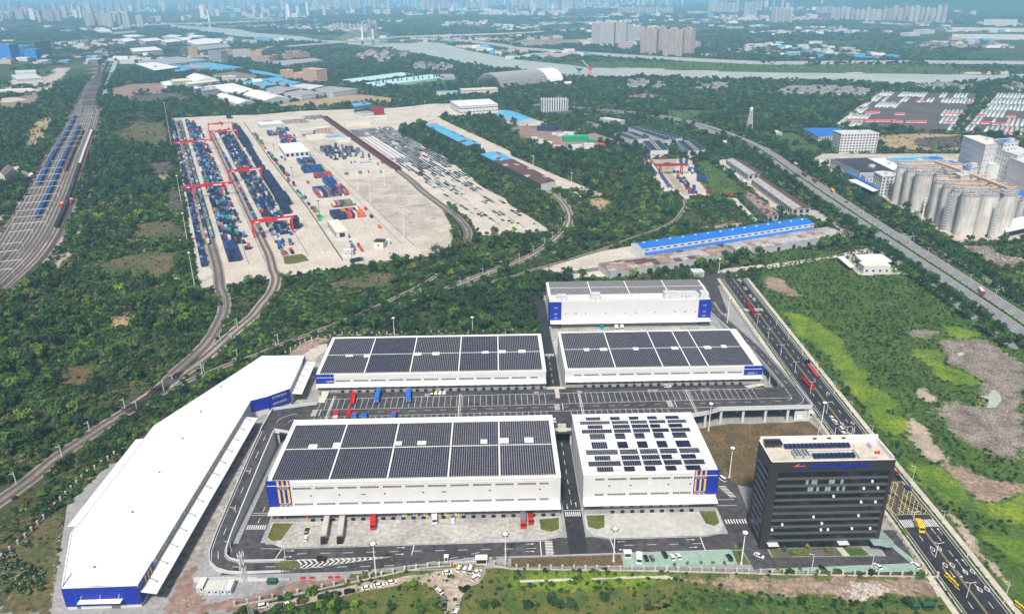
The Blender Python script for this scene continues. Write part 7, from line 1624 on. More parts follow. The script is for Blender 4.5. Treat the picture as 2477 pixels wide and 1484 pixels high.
def hill(cx,cy,rx,ry,h,lab=None):
    n = 22; b = MB(); vs = []
    for i in range(n + 1):
        for j in range(n + 1):
            u,v = 2*i/n - 1,2*j/n - 1; r = math.hypot(u,v); z = h*max(0,math.cos(min(r,1)*math.pi/2)) ** 1.3*(1 + .18*math.sin(5*u + cx)*math.cos(4*v)) - 2
            vs.append((cx + rx*u,cy + ry*v,z))
    b.add(vs,[(i*(n + 1) + j,(i + 1)*(n + 1) + j,(i + 1)*(n + 1) + j + 1,i*(n + 1) + j + 1) for i in range(n) for j in range(n)]); b.build('hill','leaf_dark',smooth=True,kind='structure')
for (x,y),rx,h in zip([(3805,9827),(4187,9434),(4579,9055),(4780,8189),(5050,7750)],(1500,1600,1900,1700,1900),(140,190,200,175,190)): hill(x,y,rx,1300,h)

# low town and skyline that read as one mass in the haze
b = MB(); g = np.random.default_rng(77); rp = RIV_FAR + RIV_NEAR
def mass(n,d0,d1,hmin,hmax,wmin,wmax,thr,s,sd,gam=1.0):
    k = 0
    while k < n:
        m = 4*n; d = d0 + (d1 - d0)*g.random(m) ** gam; a = g.uniform(-.62,.62,m) + R(1.3); x,y = d*np.sin(a),d*np.cos(a); u,v = (x/s) % 63,(y/s) % 63
        gr = np.random.default_rng(sd).random((64,64)); ok = (gr[v.astype(int),u.astype(int)] > thr) & ~inside(rp,x,y)
        for X,Yy in zip(x[ok],y[ok]):
            if k >= n: break
            if -1100 < X < 1300 and Yy < 2500: continue
            k += 1; b.cbox(X,Yy,0,g.uniform(wmin,wmax),g.uniform(wmin,wmax)*.6,g.uniform(hmin,hmax),g.choice((0.0,.1,-.1,1.5)),int(g.choice((0,0,0,1,1,2,3,4),1)[0]))
mass(900,2700,6500,5,14,14,55,.72,330,3); mass(700,6000,13000,8,40,25,90,.66,800,4); mass(420,7500,17000,60,130,22,45,.70,900,5)
b.build('far_town',['far_wall','far_warm','white_sheet','far_dark','blue_faded'],kind='stuff',label='hazy mass of distant town buildings filling the far plain',cat='town')

# ------------------------------------------------------------------ vegetation
def crown_mesh(name,m,lobes,leaves,leaf,flat=1.0,seed=0,taper=0.0):
    g = np.random.default_rng(seed); vs = []; fs = []
    L = []
    for i in range(lobes):
        a = g.uniform(0,2*math.pi); r = g.uniform(.15,.62); z = g.uniform(.55,1.35)
        if taper: r *= max(.12,1.45 - z)*.9
        L.append((r*math.cos(a),r*math.sin(a),z*flat,g.uniform(.26,.50)*(1 if not taper else max(.35,1.5 - z))))
    for k in range(leaves):
        cx,cy,cz,cr = L[k % lobes]
        d = g.normal(0,1,3); d[2] = abs(d[2])*.9 - .25; d /= np.linalg.norm(d); p = np.array([cx,cy,cz]) + d*cr*np.array([1,1,flat*.95])*g.uniform(.75,1.08)
        nrm = d + g.normal(0,.45,3) + np.array([0,0,.25]); nrm /= np.linalg.norm(nrm)
        s = np.cross(nrm,[0,0,1.0]); s = s/(np.linalg.norm(s) + 1e-6); u = np.cross(s,nrm); an = g.uniform(0,math.pi); s,u = s*math.cos(an) + u*math.sin(an),u*math.cos(an) - s*math.sin(an)
        w = leaf*g.uniform(.6,1.25); o = len(vs)
        vs += [tuple(p - s*w),tuple(p - u*w*.7),tuple(p + s*w),tuple(p + u*w*.7)]; fs.append((o,o + 1,o + 2,o + 3))
    me = bpy.data.meshes.new(name); me.from_pydata(vs,[],fs); me.materials.append(MATS[m]); return me
def trunk_mesh():
    b = MB(); b.tube((0,0,0),(.02,.01,.75),.07,.04,n=6)
    for a in (0,2.1,4.2): b.tube((.01,0,.45),(.3*math.cos(a),.3*math.sin(a),.95),.035,.015,n=5)
    return b.mesh('trunk','bark')
TRUNK = trunk_mesh()
TREES = [crown_mesh('crown',m,l,n,s,f,k) for k,(m,l,n,s,f) in enumerate((('leaf',9,300,.15,1.0),('leaf',7,260,.16,1.15),('leaf_dark',9,300,.15,1.0),('leaf_dark',8,280,.16,1.2),('leaf_bright',8,260,.15,1.0),('leaf_olive',8,260,.15,1.05)))]
CONE = crown_mesh('crown','leaf_dark',12,220,.14,2.2,40,taper=1.0)
SHRUBS = [crown_mesh('shrub',m,l,n,s,f,20 + k) for k,(m,l,n,s,f) in enumerate((('leaf',6,110,.22,.62),('leaf_dark',6,110,.22,.66),('leaf_bright',6,100,.21,.55),('leaf_olive',5,90,.22,.5),('leaf',5,90,.24,.5)))]
FAR = [crown_mesh('clump',m,9,90,.26,f,60 + k) for k,(m,f) in enumerate((('leaf',.55),('leaf_dark',.6),('leaf_dark',.5),('leaf',.45)))]
def proto_collection(name,meshes,trunk=False):
    c = bpy.data.collections.new(name)
    for k,me in enumerate(meshes):
        o = bpy.data.objects.new('%s_%02d' % (name,k),me); c.objects.link(o)
    return c
def joined_tree(cm,k):
    me = bpy.data.meshes.new('tree'); v = [tuple(p.co) for p in cm.vertices]; f = [tuple(p.vertices) for p in cm.polygons]; n = len(f); o = len(v)
    v += [tuple(p.co) for p in TRUNK.vertices]; f += [tuple(i + o for i in p.vertices) for p in TRUNK.polygons]
    me.from_pydata(v,[],f); me.materials.append(cm.materials[0]); me.materials.append(MATS['bark']); me.polygons.foreach_set('material_index',[0]*n + [1]*(len(f) - n)); return me
PC = {'tree': proto_collection('tree_source',[joined_tree(m,k) for k,m in enumerate(TREES)]),'shrub': proto_collection('shrub_source',SHRUBS),'far': proto_collection('clump_source',FAR)}
def scatter(name,label,cat,col,xyz,scale,idx):
    xyz = np.asarray(xyz,float); n = len(xyz)
    if not n: return
    me = bpy.data.meshes.new(name); me.vertices.add(n); me.vertices.foreach_set('co',xyz.ravel())
    a = me.attributes.new('sc','FLOAT_VECTOR','POINT'); a.data.foreach_set('vector',np.asarray(scale,float).ravel())
    a = me.attributes.new('ro','FLOAT_VECTOR','POINT'); r = np.zeros((n,3)); r[:,2] = RNG.uniform(0,6.28,n); a.data.foreach_set('vector',r.ravel())
    a = me.attributes.new('ix','INT','POINT'); a.data.foreach_set('value',np.asarray(idx,np.int32))
    o = put(name,me,kind='stuff',label=label,cat=cat)
    ng = bpy.data.node_groups.new(name,'GeometryNodeTree'); ng.interface.new_socket('Geometry',in_out='INPUT',socket_type='NodeSocketGeometry'); ng.interface.new_socket('Geometry',in_out='OUTPUT',socket_type='NodeSocketGeometry')
    N = ng.nodes; gi,go = N.new('NodeGroupInput'),N.new('NodeGroupOutput'); ip = N.new('GeometryNodeInstanceOnPoints'); ci = N.new('GeometryNodeCollectionInfo')
    ci.inputs['Collection'].default_value = col; ci.inputs['Separate Children'].default_value = True; ip.inputs['Pick Instance'].default_value = True
    def attr(nm,t): x = N.new('GeometryNodeInputNamedAttribute'); x.data_type = t; x.inputs['Name'].default_value = nm; return next(s for s in x.outputs if s.enabled and s.name == 'Attribute')
    ng.links.new(gi.outputs[0],ip.inputs['Points']); ng.links.new(ci.outputs[0],ip.inputs['Instance']); ng.links.new(attr('ix','INT'),ip.inputs['Instance Index']); ng.links.new(attr('ro','FLOAT_VECTOR'),ip.inputs['Rotation']); ng.links.new(attr('sc','FLOAT_VECTOR'),ip.inputs['Scale']); ng.links.new(ip.outputs[0],go.inputs[0])
    md = o.modifiers.new('scatter','NODES'); md.node_group = ng
    return o
paint_line(hw,30); paint_line(road_c,27); paint_line(offset_line(hw,-26),8)
# woods and bushes painted over the default scrub
def wood(poly, v):      # only where scrub grows
    p = np.array(poly,float); x0,y0 = p.min(0); x1,y1 = p.max(0); i0,i1 = max(0,int((x0 - GX0)/GR)),min(GW,int((x1 - GX0)/GR) + 2); j0,j1 = max(0,int((y0 - GY0)/GR)),min(GH,int((y1 - GY0)/GR) + 2)
    if i1 <= i0 or j1 <= j0: return
    X,Yy = np.meshgrid(GX0 + (np.arange(i0,i1) + .5)*GR,GY0 + (np.arange(j0,j1) + .5)*GR); s = VEG[j0:j1,i0:i1]; s[inside(poly,X,Yy) & (s == 2)] = v
for pts,v in (([(-103.8,484.9),(-103.2,516.4),(-79.4,537.6),(12.5,525.3),(11.5,489),(-57.9,476.1)],4),([(11.5,529.5),(26.8,524.7),(25.4,475.2),(10.2,475)],4),([(-79,646),(-39,687),(-15,712),(17,691),(14.8,613.9),(-5.2,596.7),(-34.4,578.3),(-54.9,574.5)],3),([(-25.3,557.1),(13.6,569.1),(12.2,517.2),(-62.2,520.5),(-55.9,536.7)],4),([(12.5,569.1),(63.1,578.7),(36.3,516.2),(11.2,517.3)],4),([(33,1056),(200,1032),(196,873),(206,829),(199,785),(172,735),(122,682),(65,634),(57,679),(83,775),(111,873),(80,956)],3),([(110,920),(170,975),(178,874),(176,804),(108,720),(113,843)],4),([(20,858),(41,862),(71,809),(65,723),(33,652),(14,630)],3),([(-136,1096),(-89,1315),(-49,1090),(16,868),(-12,884),(-60,1041),(-76,1092)],3),([(-151,1259),(-159,1347),(-117,1317),(-43,1121),(-49,1090),(-87,1092)],4),
        ([(-449,802),(-456,865),(-503,1021),(-452,1012),(-408,906),(-372,855),(-336,765),(-339,736),(-348,677),(-341,633),(-364,642),(-391,685)],3),([(-584,1124),(-564,1122),(-509,1009),(-473,915),(-492,927)],3),([(-373,542),(-386,573),(-394,617),(-373,627),(-345,580),(-321,596),(-283,597),(-241,576),(-218,561.1),(-205.1,526.6),(-368,534)],3),([(-382,545),(-317,542),(-289.8,475.6),(-274.4,418.3),(-304.3,424.9)],3),([(-255.7,445.8),(-250.9,469.1),(-223.4,452.1),(-211.3,413.1),(-232.2,404.8)],3),([(-262.8,377.2),(-252.6,386),(-235.4,379.6),(-221.8,352.1),(-237.3,341.7),(-253.7,352.2)],3),([(-237.5,528.1),(-217.5,527.2),(-207.2,489.3),(-218.2,484.5)],3),([(-182.9,431.2),(-170.7,435.1),(-162.4,411.2),(-171,403.7)],3),([(-292.1,395.9),(-282.9,400.5),(-268.8,390.2),(-243,328.7),(-252.4,329.1)],3),([(-114.4,584.3),(-99.3,595.9),(-81.2,587.7),(-80.4,573.3),(-107.9,569.9)],3),
        ([(-1669,2759),(-1485,2864),(-1331,2570),(-1314,2499),(-921,1585),(-928,1492),(-973,1568),(-943,1587),(-1017,1802),(-1301,2498),(-1511,2590),(-1574,2596)],3),([(124.8,512.4),(124.7,512.2)],3),([(378,539),(428,572),(402,517),(380,498)],3),([(249,663),(361,677),(350,655),(295,626),(230,607)],3),([(106.4,586.5),(184,620),(245,648),(230,604),(193,590),(157.1,584.2),(150.4,573.5),(102.8,574.5)],3),([(338,626),(360,643),(368,580),(368,533),(369,502),(346.5,502.8),(343,568)],3)):
    wood(pts,v)
def vnoise(X,Yy,s,seed):
    g = np.random.default_rng(seed).random((64,64)); u,v = (X/s) % 63,(Yy/s) % 63; i,j = u.astype(int),v.astype(int); a,b_ = u - i,v - j; a,b_ = a*a*(3 - 2*a),b_*b_*(3 - 2*b_)
    return (g[j,i]*(1 - a) + g[j,(i + 1) % 64]*a)*(1 - b_) + (g[(j + 1) % 64,i]*(1 - a) + g[(j + 1) % 64,(i + 1) % 64]*a)*b_
jj,ii = np.nonzero(VEG > 0); X = GX0 + (ii + RNG.random(len(ii)))*GR; Yv = GY0 + (jj + RNG.random(len(jj)))*GR; V = VEG[jj,ii]
du = Yv * math.cos(R(1.3)) - 0 * X; vis = (np.abs(X - .0227 * Yv) < .72 * Yv + 25)     # inside the view wedge plus a margin
X,Yv,V = X[vis],Yv[vis],V[vis]; dist = np.hypot(X,Yv); cell = GR*GR
n1,n2 = vnoise(X,Yv,38,1),vnoise(X,Yv,11,2); far = dist > 950
lod = np.clip(dist/700,1,2.6)
dens_sh = np.select([V == 1,V == 2,V == 3,V == 4,V == 5,V == 6],[1/14,1/7.5,1/14,1/22,1/28,1/7],0)/lod ** 2.2*np.where((V == 5) & (dist < 275),2.2,1)*np.where((V == 2) & (n1 < .30),.35,1)
dens_tr = np.select([V == 2,V == 3,V == 4],[np.where(n1 > .68,1/90,1/700),1/42,1/30],0); dens_tr = np.where(far & (V >= 2) & (V <= 4),np.where(n1 > .34,1/42,1/200),dens_tr)/np.clip(dist/1100,1,1.8)
rs = RNG.random(len(X)); m = rs < dens_sh*cell; dens_sh = None
r = np.select([V[m] == 1,V[m] == 5,V[m] == 6],[RNG.uniform(.35,.7,m.sum()),RNG.uniform(.5,1.4,m.sum()),RNG.uniform(.7,1.5,m.sum())],RNG.uniform(1.2,2.9,m.sum())*(.75 + .6*n2[m]))*lod[m]
pick = RNG.random(m.sum()); nn = n1[m]
idx = np.where(V[m] == 1,2,np.where(V[m] == 4,1,np.where(pick < .34,0,np.where(pick < .60,1,np.where(pick < .76 - .2*(nn < .5),2,np.where(pick < .86,3,4))))))
zs = RNG.uniform(.75,1.25,m.sum())*np.where((V[m] == 1),.7,1)
scatter('undergrowth','mass of green scrub and bushes covering the open ground','scrub',PC['shrub'],np.stack([X[m],Yv[m],np.full(m.sum(),.03)],1),np.stack([r,r,r*zs],1),idx)
m = RNG.random(len(X)) < dens_tr*cell; m &= np.array([True])
tx,ty,tv = X[m],Yv[m],V[m]; tr = 2.1 + 4.2*RNG.random(m.sum()) ** 1.6*np.where(tv == 2,.85,1.0)*np.where(dist[m] > 950,1.35,1); td = dist[m]
ti = np.where(tv == 4,RNG.choice([2,3,2,0],m.sum()),RNG.choice([0,1,2,3,0,1,4,5],m.sum())); ti = np.where(td > 950,RNG.choice([0,2,3,2,1],m.sum()),ti)
# keep trees apart
keep = []; grid = {}
for k in np.argsort(td):
    c = (int(tx[k] // 5),int(ty[k] // 5)); ok = True
    for a in (-1,0,1):
        for b_ in (-1,0,1):
            for q in grid.get((c[0] + a,c[1] + b_),()):
                if (tx[q] - tx[k]) ** 2 + (ty[q] - ty[k]) ** 2 < (.55*(tr[q] + tr[k])) ** 2: ok = False
    if ok: grid.setdefault(c,[]).append(k); keep.append(k)
keep = np.array(keep)
def tree(x,y,r,k,label,group,h=1.0,cone=False):
    t = thing('tree',label,'tree',(x,y,0),RU(0,6),group); put('crown',CONE if cone else TREES[k],t,(0,0,0),0,(r,r,r*h)); put('trunk',TRUNK,t,(0,0,0),0,(r,r,r*h)); return t
KIND = ('mid-green','tall mid-green','dark green','tall dark green','bright yellow-green','olive-green')
n_single = 0; EXTRA = []
# avenue trees along the trunk road, in rows
p,s = arc(hw); rows = ((20.5,'avenue tree on the trunk road\'s park side','avenue trees on the park side'),(-20.5,'avenue tree on the trunk road\'s silo side','avenue trees on the silo side'),(30.5,'second-row tree behind the park side avenue','second-row trees on the park side'),(-33,'second-row tree between service lane and factories','second-row trees on the silo side'))
for off,lab,grp in rows:
    q = offset_line(hw,off); d = s[-1]; cnt = 0
    while d > s[-1]*.4:
        x,y = np.interp(d,s,q[:,0]),np.interp(d,s,q[:,1]); k = RCH((2,3,2,0))
        if RR() < .93 and not (off > 0 and math.dist((x,y),(356,649)) < 16):
            if abs(off) < 25 and n_single < 130: tree(x,y,RU(3.6,4.9),k,'%s %s, %s from the near end' % (KIND[k],lab,nth(cnt)),grp); n_single += 1; cnt += 1
            else: EXTRA.append((x,y,RU(3.6,4.9),k))
        d -= RU(6.5,9) if d > s[-1]*.62 else RU(9,13)
for x,y,h in [(-279.9,1919.9,15.2),(-273.6,1919.4,13.6),(-265.3,1940.2,18.6),(-259.8,1952.9,12.3),(-246.0,1974.0,17.9),(-234.5,1986.6,17.7),(-227.1,1995.2,13.5),(-214.4,2003.3,14.6),(-198.6,2015.9,15.2),(-187.6,2024.3,16.8),(-178.1,2037.8,14.6),(-162.3,2046.0,14.4),(-150.5,2069.5,15.6),(-144.3,2073.9,15.9),(-137.6,2078.3,16.2)]:
    tree(x,y,h/3.6,0,'pointed dark conifer standing before the cyan glasshouse','conifers before the glasshouse',1.15,cone=True)
for x,y,r,k,lab in [(*q,2.6,2,'dark round tree on the foreground grass') for q in [(9.7,221.6),(19.5,225),(22.1,222.2),(26.2,222.1),(39.6,225.4)]] + [(*q,2.3,4,'bright leafy tree by the gravel lane') for q in [(-33.6,234.4),(-67.7,224.2),(-63.4,224),(-54.9,224.3),(-36.3,233.4)]] + [(*q,2.3,0,'green tree in the scrub below the gravel lane') for q in [(-49.1,224.6),(-58.8,224.4),(-70.2,223.2),(-41.5,222.8),(-29.7,221.4),(-6.4,223.2),(-2.5,222.5),(-25.3,224.9)]] + [(*q,2.6,0,'green tree at the end of the foreground field') for q in [(153.1,218.9),(146.7,220.2),(115,218.1),(113.5,220.3),(142.6,218.2)]] + [(*q,1.4,4,'small garden tree before the office tower') for q in [(120.1,248.4),(134.5,249.5),(117.2,250.1),(127.6,251.7),(112.1,253.5),(172,258.6)]] + [(*q,.95,4,'young planted tree along the park boundary') for q in [(-52.4,244.3),(-2.4,249.2),(-24.8,248.8),(-43.8,249.4),(70.3,243.1),(75.7,243.8),(81.1,243.9),(85.9,243.8),(90.6,243.3),(97.8,252.7),(98.2,249.5),(115.3,238.9),(119.8,239),(111.1,239.3)]] + [(*q,1.1,5,'spindly sapling on the foreground slope') for q in [(55.6,224.3),(61,225.2),(66,224.5),(75.7,225.2),(70.6,223.8),(81,222.9),(84.3,223.4),(97.4,223.4),(109.2,221.5),(119.2,221.7),(123.7,222),(128.3,219.8),(129.5,220.8),(133.1,219.1)]]:
    tree(x,y,r,k,lab,lab)
    n_single += 1
left = max(60,300 - n_single)
zones = lambda x,y: 'in the wood beside the long white warehouse' if x < -90 and y < 560 else 'in the thicket between rail yard and container yard' if x < -180 else 'in the dark belt behind the solar warehouses' if y < 620 and x < 60 else 'in the grove inside the rail curves' if x < 130 else 'by the field east of the park'
for k in keep[:left]:
    z = zones(tx[k],ty[k]); tree(tx[k],ty[k],tr[k],int(ti[k]),'%s tree %s' % (KIND[int(ti[k])],z),'trees ' + z,RU(.9,1.2))
k = keep[left:]; ex = np.array(EXTRA)
tx,ty,tr,ti = np.r_[tx[k],ex[:,0]],np.r_[ty[k],ex[:,1]],np.r_[tr[k],ex[:,2]],np.r_[ti[k],ex[:,3].astype(int)]; k = np.arange(len(tx))
scatter('woodland','continuous woods of the middle distance','woods',PC['tree'],np.stack([tx[k],ty[k],np.zeros(len(k))],1),np.stack([tr[k],tr[k],tr[k]*RNG.uniform(.9,1.3,len(k))],1),ti[k])
# far country across the river
n = 52000; d = 1500*(9.0 ** RNG.random(n)) ; a = RNG.uniform(-.68,.68,n) + R(1.3); fx,fy = d*np.sin(a),d*np.cos(a)
ok = ~((fx > GX0) & (fx < GX1) & (fy < GY1)); rp = RIV_FAR + RIV_NEAR; ok &= ~inside(rp,fx,fy); lp = [tuple(v) for v in offset_line(lv,40)] + [tuple(v) for v in offset_line(lv,-45)[::-1]]; ok &= ~inside(lp,fx,fy)
nz = vnoise(fx,fy,420,5)*.6 + vnoise(fx,fy,130,6)*.4; ok &= nz > .42
fx,fy,d = fx[ok],fy[ok],d[ok]; r = RNG.uniform(6,13,len(fx))*np.clip(d/3500,.8,2.0)
scatter('far_woods','far tree belts and groves on the plain across the river','woods',PC['far'],np.stack([fx,fy,np.zeros(len(fx))],1),np.stack([r,r,RNG.uniform(5,9,len(fx))],1),RNG.integers(0,4,len(fx)))
b = MB(); hl = smooth_line(HW,5.0)
hp = [(q[0] + RNG.normal(0,.5),q[1] + RNG.normal(0,.5)) for q in hl[len(hl) // 3:] for _ in range(3)]
scatter('median_hedge','clipped hedge along the trunk road median','hedge',PC['shrub'],[(x + RNG.uniform(-.3,.3),y + RNG.uniform(-.3,.3),.2) for x,y in hp],[(.9,.9,.9)]*len(hp),RNG.integers(0,2,len(hp)))
rp = [(q[0] + o + RNG.normal(0,.15),q[1] + RNG.uniform(-2,2)) for q in smooth_line(RC,1.6) for o in (9.7,-9.7)]
scatter('roadside_hedge','low clipped hedge along the east road pavements','hedge',PC['shrub'],[(x,y,.15) for x,y in rp],[(.55,.55,.6)]*len(rp),RNG.integers(0,2,len(rp)))

BL = proto_collection('blossom_source',[crown_mesh('blossom','blossom',5,46,.13,.75,90 + k) for k in range(2)])
bp = []
for poly,n in (([(-203.8,253),(-197.9,255.9),(-189.1,251.3),(-182,248.1),(-179.7,242.2),(-181.7,235.5),(-192.8,234.2)],70),([(-202.4,266.9),(-198.9,266.8),(-196.7,262.2),(-200.2,262.9)],4),([(-207.9,260),(-202.1,261.7),(-199.4,257.8),(-204.2,253.6)],10),([(-283.1,424),(-276.9,435),(-257.5,407.1),(-275.1,410.4)],8)):
    p = np.array(poly); lo,hi = p.min(0),p.max(0); k = 0
    while k < n:
        q = lo + (hi - lo)*RNG.random(2)
        if inside(poly,np.array([q[0]]),np.array([q[1]]))[0]: bp.append((q[0],q[1],.15)); k += 1
r = RNG.uniform(.7,1.7,len(bp)); scatter('blossom_bushes','white flowering bushes in the scrub left of the long warehouse','bushes',BL,bp,np.stack([r,r,r],1),RNG.integers(0,2,len(bp))); scatter('bush_understorey','green bushes under the white blossom','bushes',PC['shrub'],bp,np.stack([r*1.05,r*1.05,r*1.25],1),RNG.integers(0,2,len(bp)))

# ------------------------------------------------------------------ vehicles
def car_parts(kind):
    L,Wd,H1,H2 = {'sedan': (4.1,1.65,.82,1.32),'suv': (4.2,1.72,.95,1.6),'van': (4.6,1.75,1.0,1.95)}[kind]
    c0,c1,g0,g1 = {'sedan': (-.42,.22,-.30,.08),'suv': (-.48,.20,-.44,.10),'van': (-.49,.34,-.47,.26)}[kind]
    b = MB(); h = L/2; w = Wd/2
    sec = [(-h,.85,.38,H1*.86),(-h*.92,1,.28,H1*.97),(-h*.2,1,.25,H1),(h*.55,1,.26,H1*.93),(h*.92,.95,.3,H1*.8),(h,.8,.4,H1*.62)]
    vs = []
    for x,k,z0,z1 in sec: vs += [(x,-w*k,z0),(x,w*k,z0),(x,w*k*.96,z1),(x,-w*k*.96,z1)]
    b.add(vs,[f for i in range(5) for f in ((4*i,4*i + 1,4*i + 5,4*i + 4),(4*i + 1,4*i + 2,4*i + 6,4*i + 5),(4*i + 2,4*i + 3,4*i + 7,4*i + 6),(4*i + 3,4*i,4*i + 4,4*i + 7))] + [(3,2,1,0),(20,21,22,23)])
    zb = H1*.9; b.add([(g0*L,-w*.74,H2 - .03),(g1*L,-w*.74,H2 - .03),(g1*L,w*.74,H2 - .03),(g0*L,w*.74,H2 - .03),(g0*L,-w*.72,H2),(g1*L,-w*.72,H2),(g1*L,w*.72,H2),(g0*L,w*.72,H2)],[(4,5,6,7),(0,1,5,4),(1,2,6,5),(2,3,7,6),(3,0,4,7)])
    g = MB(); g.add([(c0*L,-w*.93,zb),(c1*L + .25,-w*.93,zb),(c1*L + .25,w*.93,zb),(c0*L,w*.93,zb),(g0*L,-w*.73,H2 - .03),(g1*L,-w*.73,H2 - .03),(g1*L,w*.73,H2 - .03),(g0*L,w*.73,H2 - .03)],[(0,1,5,4),(1,2,6,5),(2,3,7,6),(3,0,4,7)])
    wl = MB(); wl.tube((0,-.1,0),(0,.1,0),.31,n=10)
    return b,g,wl,L,w
CP = {k: car_parts(k) for k in ('sedan','suv','van')}; CGL = {k: v[1].mesh('window','window_dark') for k,v in CP.items()}; CWH = CP['sedan'][2].mesh('wheel','rubber'); CBM = {}
CCOL = {'white': 'white_paint','black': 'black_paint','silver': 'silver_paint','grey': 'grey_paint','red': 'red_car','blue': 'blue_car','yellow': 'yellow_car'}
def car(x,y,a,kind,col,label,z=.13,group='parked cars of the logistics park'):
    t = thing('car',label,'van' if kind == 'van' else 'car',(x,y,z),R(a),group); L,w = CP[kind][3:]
    if (kind,col) not in CBM: CBM[(kind,col)] = CP[kind][0].mesh('body',CCOL[col])
    put('body',CBM[(kind,col)],t); put('window',CGL[kind],t)
    for sx in (-.31,.31):
        for sy in (-1,1): put('wheel',CWH,t,(sx*L,sy*(w - .08),.31))
SD = 'sedan'
lane = R(0)
for (x,y),a,k,c,lab in zip([(-89.7,226.4),(-80.6,227),(-75.7,228.2),(-68.2,230.2),(-63.5,231.5),(-58.5,232.8),(-51.9,234.6),(-47.4,235.9),(-42.7,237.3),(-21.1,242),(-16.7,244.1),(-14.1,243.6),(-11.9,243.4),(-9.1,241.9),(-9.8,238.7),(-13.5,232.9),(-23.8,231.9),(-21.6,227.7),(-21.3,223.7),(-15.9,225.1),(-16.7,220.8),(-83.1,269.5),(-82.3,264.6),(-20.3,274.3),(-72.9,251.5)],
        (18,17,17,18,18,17,18,17,18,4,76,80,78,32,42,52,128,96,90,82,75,90,89,86,-4),('suv',SD,SD,'suv','suv','suv',SD,SD,SD,SD,SD,SD,'van',SD,'suv','suv',SD,SD,SD,SD,SD,SD,SD,SD,'suv'),
        ('white','white','red','black','black','black','white','white','white','white','white','white','white','white','white','black','white','grey','black','silver','white','black','white','white','black'),
        ('white suv at the left end of the gravel lane queue','white sedan on the gravel lane left of the dark red sedan','dark red sedan on the gravel lane','black suv on the gravel lane, nearest the red sedan','black suv on the gravel lane, middle of three','black suv on the gravel lane, nearest the gate','white sedan on the gravel lane next to the black suvs','white sedan on the gravel lane, middle of the three whites','white sedan on the gravel lane closest to the gate','white sedan across the lane below the guard booth','white sedan nose-in before the gate, leftmost','white sedan nose-in before the gate, middle','white van nose-in before the gate','white sedan parked askew right of the white van','white suv parked askew below the white van','dark suv beside the bush at the lane fork','white sedan at the left side of the lane fork','grey sedan behind the white one on the south lane','black sedan at the bottom of the south lane','silver sedan on the right of the south lane','white sedan cut by the bottom edge','black sedan alone on the grey apron','white sedan below the black one on the apron','white sedan near the dock stairs','black suv driving over the chevron markings')):
    car(x,y,a,k,c,lab)
for (x,y),a,k,c,lab in zip([(-36.1,373.4),(-33.9,373.7),(-31.6,373.7),(-29.3,373.8),(95.3,376.1),(29.2,342.3)],(84,84,84,84,2,92),(SD,SD,SD,SD,'suv',SD),('black','yellow','white','white','white','white'),('black sedan on the deck beside the yellow car','yellow car parked on the elevated deck','white sedan on the deck next to the yellow car','white sedan on the deck, last of the four','white suv driving along the upper dock','white sedan on the link between the front roofs')): car(x,y,a,k,c,lab,9.02)
for (x,y),a,k,c,lab in zip([(105.6,300.5),(105.9,247.5),(59.5,247.6),(61.9,247.4),(67.5,249.3),(70.3,247.7),(73,248.1),(93.5,246.7),(128.8,239.2),(151.2,239.7),(166.5,239.7),(189.3,290.6),(189.2,298.4),(189.8,302.7),(180.1,353.9),(180,349.2),(180.1,341.9),(180,337.9),(194.2,574),(193.5,564.5),(193.9,555.9),(192.8,546.3),(193.1,539.7),(191.7,531.1),(192.1,523.8),(188.5,580.3),(380,797),(358,663),(388,724)],
        (118,-40,96,96,100,97,97,98,108,110,112,92,92,92,90,90,90,90,70,110,92,92,92,92,92,60,125,20,125),('van',SD,SD,SD,'suv',SD,SD,'suv',SD,SD,'suv','suv',SD,SD,SD,'suv','van',SD,SD,SD,SD,SD,SD,SD,'suv',SD,SD,SD,'suv'),('white','white','black','grey','black','white','white','black','black','white','white','blue','black','red','white','white','white','white','white','white','black','white','black','white','white','silver','black','blue','white'),
        ('white van beside the scattered-panel warehouse','white sedan at the office corner','black sedan on the green pavers by the box truck','grey sedan on the green pavers beside the black one','black suv in the upper row of the green pavers','white sedan on the green pavers, left of two','white sedan on the green pavers, right of two','black suv alone at the end of the green pavers','black sedan on the office parking strip','white sedan on the office parking strip','pale suv at the far end of the office parking strip','blue suv crossing the yellow box junction','black sedan behind the office tower on the east road','red car behind the office tower on the east road','first white car parked along the east road','white suv second in the east road queue','white van third in the east road queue','white car last in the east road queue','white car at the head of the east road','white car turning into the east road','black car in the parked file, northern end','white car in the parked file, second','black car in the parked file, middle','white car in the parked file, fourth','white suv in the parked file, southern end','silver car on the north lane','dark car on the trunk road beside the hedge','blue car at the petrol station entrance','white suv on the silo side service lane')): car(x,y,a,k,c,lab,.14)
